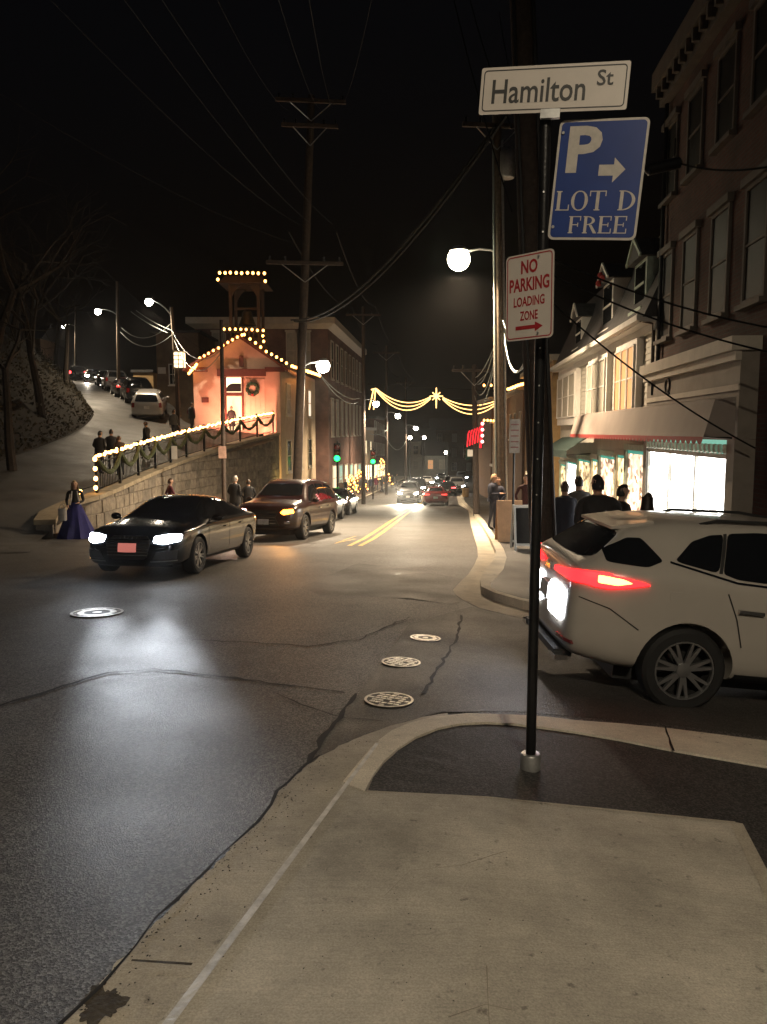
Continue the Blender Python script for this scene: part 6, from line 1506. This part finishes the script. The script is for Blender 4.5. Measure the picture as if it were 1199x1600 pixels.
    if long_hair:
        L = []; n2 = 9
        for i, (dz, r_) in enumerate(((.02, .098), (-.10, .105), (-.22, .12), (-.33, .125), (-.42, .10))):
            for j in range(n2): th = R(-20 + 220 * j / (n2 - 1)); L.append((r_ * .95 * math.cos(th) * s, (hy + .02 + r_ * (.95 if i < 2 else 1.1) * math.sin(th)) * s, hz + dz * s))
        m.add(L, [(i * n2 + j, i * n2 + j + 1, (i + 1) * n2 + j + 1, (i + 1) * n2 + j) for i in range(4) for j in range(n2 - 1)])
    hc = hat if hat else HAIRC[hair]
    m.build('hat' if hat else 'hair', hc, t, True)
    if False: MB().lathe([(.090 * s, 0), (.093 * s, .03 * s), (.088 * s, .04 * s)], (0, (hy + .012) * s, hz + .01 * s), 16, .88, 1.05).build('hat_band', hat, t, True)
    # face
    m = MB(); m.sphere((0, (hy - .098) * s, 1.64 * s), .016 * s, 8, 6, (.8, 1.1, 1.5)); m.build('nose', M_SKIN, t, True)
    for sd in (-1, 1): MB().sphere((sd * .031 * s, (hy - .083) * s, 1.66 * s), .011 * s, 8, 6, (1, .6, .7)).build('eye', M_SBLACK, t, True)
    MB().sphere((0, (hy - .082) * s, 1.597 * s), .022 * s, 8, 5, (1, .4, .3)).build('mouth', cloth('lip', (.3, .09, .08)), t, True)
    for sd in (-1, 1): MB().sphere((sd * .079 * s, (hy + .01) * s, 1.645 * s), .022 * s, 8, 6, (.4, .8, 1.3)).build('ear', M_SKIN, t, True)
    if coat:
        cm, hem = coat; prof = [(.0, 1.46), (.10, 1.465), (.165, 1.43), (.195, 1.36), (.198, 1.25), (.182, 1.12), (.188, 1.0), (.205, hem + .1), (.215, hem)]
        m = MB(); n = 18; L = []
        for i, (r_, z) in enumerate(prof):
            for j in range(n): th = 2 * math.pi * j / n; w = 1 + .03 * math.sin(5 * th + i); L.append((max(r_, .05) * 1.06 * k * math.cos(th) * w * s, (max(r_, .05) * .80 * k * math.sin(th) * w - ln * max(0, (z - .97) / .45)) * s, z * s))
        m.add(L, [(i * n + j, i * n + (j + 1) % n, (i + 1) * n + (j + 1) % n, (i + 1) * n + j) for i in range(len(prof) - 1) for j in range(n)]); m.build('coat', cm, t, True)
    return t
BLK = cloth('black', (.018, .018, .02)); NVY = cloth('navy', (.02, .024, .045)); GRY = cloth('grey', (.10, .10, .10)); MAR = cloth('maroon', (.10, .015, .03)); BRN = cloth('brown', (.07, .045, .03)); WHT = cloth('white', (.55, .53, .5)); BLU = cloth('royal_blue', (.025, .025, .16))
# woman in the long gown
wp = G(120, 841); w = person('blonde woman in long blue gown and dark jacket crossing the side road', wp, 20, 1.70, BLK, BLU, 'blonde', .0, 'hold', True, fingers=True)
m = MB(); n = 28; prof = [(.135, 1.06), (.16, .98), (.24, .80), (.36, .5), (.47, .22), (.53, .02)]; L = []
for i, (r_, z) in enumerate(prof):
    for j in range(n): th = 2 * math.pi * j / n; wv = 1 + .085 * i / 5 * math.sin(9 * th + .3 * i) + .03 * i / 5 * math.sin(17 * th); L.append((r_ * wv * math.cos(th), r_ * .9 * wv * math.sin(th) + .02, z))
m.add(L, [(i * n + j, i * n + (j + 1) % n, (i + 1) * n + (j + 1) % n, (i + 1) * n + j) for i in range(5) for j in range(n)]); m.build('gown', BLU, w, True)
for sd in (-1, 1): MB().tube([(sd * .07, -.14, 1.40), (sd * .09, -.18, 1.2), (sd * .13, -.16, 1.0)], .018, 6).build('stole', WHT, w, True)
bg_ = thing('white_bag', 'white bag carried by the woman in the blue gown', 'bag', wp + Vector((-.26, -.30, .55)))
MB().lathe([(.10, 0), (.13, .03), (.13, .3), (.11, .36)], (0, 0, 0), 10, 1, .5).build('sack', WHT, bg_, True); MB().tube([(-.08, 0, .36), (-.03, 0, .48), (.03, 0, .48), (.08, 0, .36)], .01, 6).build('handle', WHT, bg_)
def cp(px, Y): x = (px - 599.5) / FPX * Y; return Vector((x, Y, zch(x, Y)))
def mp(px, Y, off=.13): x = (px - 599.5) / FPX * Y; return Vector((x, Y, g(x, Y) + off))
person('stout person in black coat at the lower end of the fence', cp(158, 30.6), 160, 1.72, BLK, None, 'dark', .1, 'pocket', coat=(BLK, .75), build_=1.15)
person('person in black behind the stout one by the fence end', cp(176, 31.2), 200, 1.78, BLK, None, 'dark', .1, 'pocket', coat=(BLK, .8))
person('person in brown coat close behind two dark walkers at the fence', cp(188, 30.8), 210, 1.6, BRN, None, 'brown', .1, 'pocket', coat=(BRN, .8))
person('walker in dark jacket alone on the side road behind fence', cp(231, 36), -100, 1.74, BLK, None, 'dark', .2, 'swing', coat=(BLK, .85))
person('walker in grey coat further up behind the lit fence', cp(274, 41), 170, 1.7, GRY, None, 'brown', .15, 'down', coat=(GRY, .9))
person('person in black coat standing alone close to the firehouse front', cp(302, 44.5), 150, 1.72, MAR, None, 'dark', .1, 'pocket', coat=(BLK, .8))
person('dark figure standing in the bright firehouse doorway', Vector((P(361, 600, 47.6).x, 47.6, 1.55)), 10, 1.76, BLK, BLK, 'dark', .05, 'down', coat=(BLK, .5))
person('person in reddish jacket by the stone wall behind the black sedan roof', mp(265, 27), 120, 1.66, MAR, None, 'brown', .2, 'swing')
person('grey haired person in black coat by the wall next to the maroon car', mp(367, 28.5), 150, 1.76, BLK, None, 'grey', .1, 'pocket', coat=(BLK, .75), build_=1.1)
person('shorter person in black beside the grey haired one at the wall', mp(388, 28.8), 190, 1.64, BLK, None, 'dark', .1, 'pocket', coat=(BLK, .8))
CG = 'crowd on the left pavement'
cols = [(BLK, 'dark'), (NVY, 'brown'), (MAR, 'brown'), (BLK, 'blonde'), (GRY, 'dark'), (BRN, 'grey')]
for i, (px, Y, ci, lab) in enumerate(((540, 70, 0, 0), (549, 72, 1, 0), (556, 76, 0, 0), (563, 74, 4, 0), (571, 78, 0, 0), (579, 80, 1, 0), (588, 82, 2, 1), (597, 80, 0, 0), (604, 84, 3, 0), (613, 90, 0, 0), (620, 96, 4, 0), (533, 66, 5, 0))):
    tm, hr = cols[ci]; person('pedestrian in a magenta coat among the crowd on left pavement' if lab else 'dark dressed pedestrian in the crowd along the left pavement', mp(px, Y), random.uniform(-40, 220), random.uniform(1.6, 1.8), tm, None, hr, random.uniform(0, .25), random.choice(('pocket', 'swing', 'down')), coat=(cloth('magenta', (.13, .02, .05)) if lab else tm, .7), group=None if lab else CG)
# right pavement
person('tall person in dark jacket and jeans by the lamp pole, pale hair', mp(771, 24.2), 60, 1.78, NVY, None, 'blonde', .05, 'front', coat=(NVY, .9), fingers=True)
person('companion in dark jacket facing the tall one by the lamp pole', mp(780, 24.6), -60, 1.68, NVY, None, 'brown', .05, 'pocket', coat=(NVY, .85), build_=1.05)
person('person in dark red jacket half hidden behind the corner pole', mp(823, 20.5), -10, 1.72, cloth('darkred', (.05, .012, .012)), None, 'brown', .1, 'pocket')
person('pedestrian in navy coat walking by the shop row past the grey jacket', mp(884, 13.4), 175, 1.62, NVY, None, 'brown', .2, 'swing', coat=(NVY, .8))
person('pedestrian in grey jacket next to the big man in black', mp(906, 13.8), 185, 1.70, GRY, None, 'dark', .15, 'pocket', coat=(GRY, .85))
person('big man in black coat and black cap seen from behind', mp(936, 10.6), 186, 1.88, BLK, BLK, 'dark', .1, 'pocket', hat=BLK, coat=(BLK, .7), build_=1.25)
person('person with dark hair in front of the pink lit shop', mp(972, 12.0), 100, 1.70, BLK, None, 'dark', .15, 'pocket', coat=(BLK, .85))
person('long haired woman in white jacket before the blazing window', mp(1013, 11.6), 140, 1.62, WHT, None, 'dark', .1, 'pocket', long_hair=True, coat=(WHT, .9))

# ================================================================== CARS
HL = emat('headlight_white', (.84, .91, 1.0), 70.0); HLW = emat('headlight_warm', (1, .86, .62), 200.0); AMB = emat('turn_amber', (1, .26, .015), 30.0); HPK = emat('headlight_pink', (1, .50, .36), 40.0)
TAILON = emat('tail_lit', (1, .010, .012), 7.0); TAILC = emat('tail_core', (1, .36, .08), 9.0); REV = emat('rear_white_glow', (.92, .95, 1.0), 30.0); PINKP = emat('plate_glow', (1, .30, .24), .45)
P_BLK = paint('black', (.004, .005, .007), .2); P_MAR = paint('maroon', (.022, .006, .006), .3); P_PEARL = paint('pearl', (.43, .395, .35), .32); P_SIL = paint('silver', (.38, .37, .36), .35, .4); P_GREY = paint('grey', (.08, .08, .085), .3); P_RED = paint('red', (.22, .015, .015), .3); P_DGRN = paint('dark_green', (.01, .02, .018), .25)
# black sedan with blazing headlights
fl, rl = G(318, 893), G(379, 873)
hd = math.atan2((fl - rl).y, (fl - rl).x); dirv = Vector((math.cos(hd), math.sin(hd)))
mid = (fl + rl) / 2; lf_ = Vector((-dirv.y, dirv.x))       # left side of the car is the wheel side we see
cxy = mid.to_2d() - lf_ * .86
cxy += dirv * 0.0
aud = car('black_sedan', 'shiny black sedan with blazing bluish headlights turning out of the street', 'car', 'sedan', (cxy.x, cxy.y, g(cxy.x, cxy.y)), hd, P_BLK, None, slope_at(cxy.x, cxy.y, hd), head=HL, headl=HL, plate=PINKP)  # front plate has no lamp; its reddish lit look is emitted
rotm = Matrix.Rotation(hd, 3, 'Z') @ Matrix.Rotation(slope_at(cxy.x, cxy.y, hd), 3, 'Y')
for y, tg in ((-.64, G(232, 1070)), (.64, G(248, 1075))):
    wpos = aud.location + rotm @ Vector((2.42, y, .68)); beam(aud, 2.42, y, .68, 720, (.86, .92, 1.0), 12, rotm.inverted() @ (tg - wpos), 1.0)
    beam(aud, 2.42, y, .68, 55, (.86, .92, 1.0), 34, rotm.inverted() @ (tg - wpos + Vector((0, -4, 0))), 1.0)
# maroon SUV behind it
sxy = Vector((P(452, 800, 23.0).x, 23.3)); sh_ = R(-90 - 12)
suv = car('maroon_suv', 'dark maroon sport utility car with amber turn signal behind the black sedan', 'car', 'suv', (sxy.x, sxy.y, g(sxy.x, sxy.y)), sh_, P_MAR, None, slope_at(sxy.x, sxy.y, sh_), head=HPK, headl=AMB)
beam(suv, 2.4, .65, .82, 160, (1, .42, .10), 60, (1, 0, -.14)); beam(suv, 2.4, -.65, .82, 120, (1, .70, .55), 50, (1, 0, -.14))
# parked row on the left kerb
PK = 'cars parked on the left kerb beyond the maroon one'
for i, (Y, kd, pt, lab) in enumerate(((33.5, 'sedan', P_DGRN, 'dark green car parked behind the maroon one, roof lit by the signal'), (40.5, 'sedan', P_BLK, 'black car parked last in the row, showing its headlamps'))):
    x = lk(Y) + 1.35 + (0.5 if i == 0 else 0.3); a = R(-90) - math.atan(KD); car('parked_car', lab, 'car', kd, (x, Y, g(x, Y)), a, pt, PK, slope_at(x, Y, a), head=emat('parking_lamp', (1, .9, .8), 2.0), headl=emat('parking_lamp', (1, .9, .8), 2.0))
# oncoming and receding traffic
def street_car(name, lab, kd, px, Y, away, pt, **kw):
    x = (px - 599.5) / FPX * Y; a = R(90) - math.atan(KD) if away else R(-90) - math.atan(KD)
    return car(name, lab, 'car', kd, (x, Y, g(x, Y)), a, pt, None, slope_at(x, Y, a), **kw)
c1 = street_car('oncoming_car', 'oncoming car with dazzling headlights halfway down the street', 'suv', 640, 64, False, P_GREY, head=HLW, headl=HLW)
for y in (-.65, .65): beam(c1, 2.42, y, .82, 6000, (1, .86, .62), 30, (1, 0, -.07))
street_car('red_car', 'small red car with grey bumper driving away down the street', 'sedan', 682, 57, True, P_RED, tail=emat('tail_dim', (1, .06, .05), 2.2))
c2 = street_car('oncoming_car', 'van-like car with white lights far down by the litter bin', 'suv', 714, 80, False, P_SIL, head=HL, headl=HL)
street_car('receding_car', 'far car with red brake lights beside the white lit car', 'suv', 705, 88, True, P_GREY, tail=emat('brake_lit', (1, .05, .05), 9))
street_car('receding_car', 'second far car with red brake lights ahead of the red car', 'sedan', 699, 76, True, P_BLK, tail=emat('brake_lit', (1, .05, .05), 9))
street_car('oncoming_car', 'dark car queueing behind the dazzling oncoming car', 'suv', 652, 76, False, P_BLK, head=HLW, headl=HLW)
street_car('oncoming_car', 'last oncoming car in the queue, warm headlights', 'sedan', 668, 98, False, P_SIL, head=HLW, headl=HLW)
street_car('receding_car', 'far brake lights of a car next to the yellowish litter bin', 'sedan', 712, 96, True, P_BLK, tail=emat('brake_lit', (1, .05, .05), 9))
street_car('oncoming_car', 'very far car with white headlights under the distant cottage', 'sedan', 690, 118, False, P_GREY, head=HL, headl=HL)
street_car('oncoming_car', 'very far white headlights beside the brown mill building', 'suv', 722, 116, False, P_GREY, head=HL, headl=HL)
# pearl crossover in the side street
rxw = G(1066, 1099); rxa = R(1.0)
rxc = Vector((rxw.x - .10 + 1.39 * math.cos(rxa), rxw.y + .82, 0)); zc = g(rxc.x, rxc.y)
rx = car('white_crossover', 'pearl white crossover with glowing red tail light driving into the side street', 'car', 'crossover', (rxc.x, rxc.y, zc), rxa, P_PEARL, None, slope_at(rxc.x, rxc.y, rxa), tail=TAILON, tail_core=TAILC, reverse=REV)
# cars parked up the side road
KS = 'cars parked up the side road'
for i, (px, Y, kd, pt, lab, away, kw) in enumerate(((238, 48.5, 'suv', P_SIL, 'silver sport utility car parked lowest on the side road', True, {}), (217, 54.5, 'suv', P_BLK, 'black car parked next above the silver one on the side road', True, {}), (200, 59, 'sedan', P_MAR, 'maroon sedan third in the parked row on the side road', True, dict(tail=emat('tail_dim', (1, .06, .05), 2.2))), (184, 66, 'suv', P_GREY, 'grey car fourth in the parked row on the side road', True, {}), (171, 74, 'sedan', P_BLK, 'black sedan farthest up in the parked row on side road', True, {}))):
    x = (px - 599.5) / FPX * Y; a = R(90 + (12 if i < 1 else 24)); car('parked_car', lab, 'car', kd, (x, Y, zch(x, Y)), a, pt, KS, slope_at(x, Y, a, zch), **kw)
x = P(146, 600, 84).x; c3 = car('oncoming_car', 'car with lit headlights coming down the side road', 'car', 'sedan', (x, 84, zch(x, 84)), R(-68), P_GREY, None, slope_at(x, 84, R(-68), zch), head=HLW, headl=HLW)
for y in (-.65, .65): beam(c3, 2.42, y, .68, 500, (1, .86, .7), 60, (1, 0, -.05))
x = P(122, 600, 90).x; car('receding_car', 'car with red tail lights climbing the side road', 'car', 'suv', (x, 90, zch(x, 90)), R(112), P_BLK, None, slope_at(x, 90, R(112), zch), tail=emat('brake_lit', (1, .05, .05), 9))

# ================================================================== TREES AND SCRUB ON THE BANK
M_BARK = mat('bark', (.035, .027, .020), .9, 0, .4, 6, .6, 20)
def bare_tree(label, base, h, seed, group=None):
    rnd = random.Random(seed); t = thing('bare_tree', label, 'tree', base, 0, group); tr = MB(); cr = MB()
    def grow(p, d, L, r, lev):
        n = 3; pts = [p]; q = p.copy(); dd = d.copy()
        for i in range(n):
            dd = (dd + Vector((rnd.uniform(-1, 1), rnd.uniform(-1, 1), rnd.uniform(-.2, .5))) * .16).normalized(); q = q + dd * (L / n); pts.append(q.copy())
        rs_ = [r * (1 - .4 * i / n) for i in range(n + 1)]; (tr if lev == 0 else cr).tube(pts, rs_, 8 if lev == 0 else 4, False)
        if lev >= 4: return
        for k in range(3 if lev < 3 else 4):
            a = rnd.uniform(0, 2 * math.pi); sp = rnd.uniform(.45, .95); o_ = dd.orthogonal().normalized(); o2 = dd.cross(o_)
            nd_ = (dd * math.cos(sp) + (o_ * math.cos(a) + o2 * math.sin(a)) * math.sin(sp)).normalized()
            grow(pts[rnd.choice((2, 3, 3))], nd_, L * rnd.uniform(.55, .78), rs_[-1] * .72, lev + 1)
    grow(Vector((0, 0, -.3)), Vector((rnd.uniform(-.1, .1), 0, 1)), h * .38, h * .018, 0)
    tr.build('trunk', M_BARK, t, True); cr.build('crown', M_BARK, t, True); return t
def hz(x, y):
    h = BV_HILL.ray_cast(Vector((x, y, 60)), Vector((0, 0, -1))); return h[0].z if h[0] else zch(x, y)
for i, (px, Y, h, lab) in enumerate(((20, 29, 11, 'bare tree on the bank nearest the road mouth'), (70, 38, 12, 'tall bare tree on the bank above the bend'), (110, 46, 10, 'bare tree leaning over the side road at the bend'), (-10, 36, 14, 'large bare tree high on the bank behind the nearest one'), (60, 55, 13, 'bare tree on the upper bank before the small lights'), (95, 70, 12, 'far bare tree beside the top of the side road'), (30, 48, 15, 'biggest bare tree on the bank crest'))):
    x = (px - 599.5) / FPX * Y; bare_tree(lab, Vector((x, Y, hz(x, Y))), h, 50 + i)
mb = MB(); rnd = random.Random(3)
for i in range(9000):
    j = rnd.uniform(6, len(SL) - 2); a = SL[int(j)].lerp(SL[int(j) + 1], j % 1); dx = -rnd.uniform(0, 1) ** 1.5 * 9 - .1; x, y = a.x + dx, a.y + rnd.uniform(-.3, .3); z = hz(x, y) + rnd.uniform(0, .55) * min(1, -dx); s_ = rnd.uniform(.05, .12)
    u = Vector((rnd.uniform(-1, 1), rnd.uniform(-1, 1), rnd.uniform(-1, 1))).normalized() * s_; w_ = u.orthogonal().normalized() * s_ * .55; c_ = Vector((x, y, z)); mb.add([c_ - u, c_ + w_, c_ + u, c_ - w_], [(0, 1, 2, 3)])
o = mb.build('bank_scrub', mat('scrub_leaves', (.042, .035, .019), .85, 0, .5, 2), None, recalc=False); tag(o, 'dry brown ivy and scrub covering the roadside bank', 'scrub', None, 'stuff')
# small lights of a house up the slope
hl = thing('hill_house', 'small dark house with dim lit windows high on the bank', 'building', P(40, 560, 80)); MB().box(-2, 1.6, 0, 4, -4, 2).build('wall', M_BRN, hl); MB().add([(-2.3, -.3, 2.003), (1.9, -.3, 2.003), (1.9, 4.3, 2.003), (-2.3, 4.3, 2.003), (-2.3, 2, 3.6), (1.9, 2, 3.6)], [(0, 3, 2, 1), (0, 1, 5, 4), (2, 3, 4, 5), (0, 4, 3), (1, 2, 5)]).build('roof', M_ROOF, hl)
for x, z in ((-1.2, .2), (-.2, .3), (.6, 1.0)): MB().box(x, x + .35, -.03, -.004, z, z + .5).build('window', M_WINC, hl)

# ================================================================== thin haze added to give the lamps halos
hm, hn, hlk, hb = _nt('halo_haze')
hn.remove(hb)
pv = hn.new('ShaderNodeVolumePrincipled'); pv.inputs['Color'].default_value = (.9, .92, .95, 1); pv.inputs['Density'].default_value = 0.0004; pv.inputs['Anisotropy'].default_value = 0.82
hlk.new(pv.outputs[0], hn['Material Output'].inputs['Volume'])
o = MB().box(-950, 950, -320, 1250, -20, 45).build('haze', hm); o['kind'] = 'stuff'; o['label'] = 'thin added haze giving the lamps halos along the street'; o['category'] = 'haze'
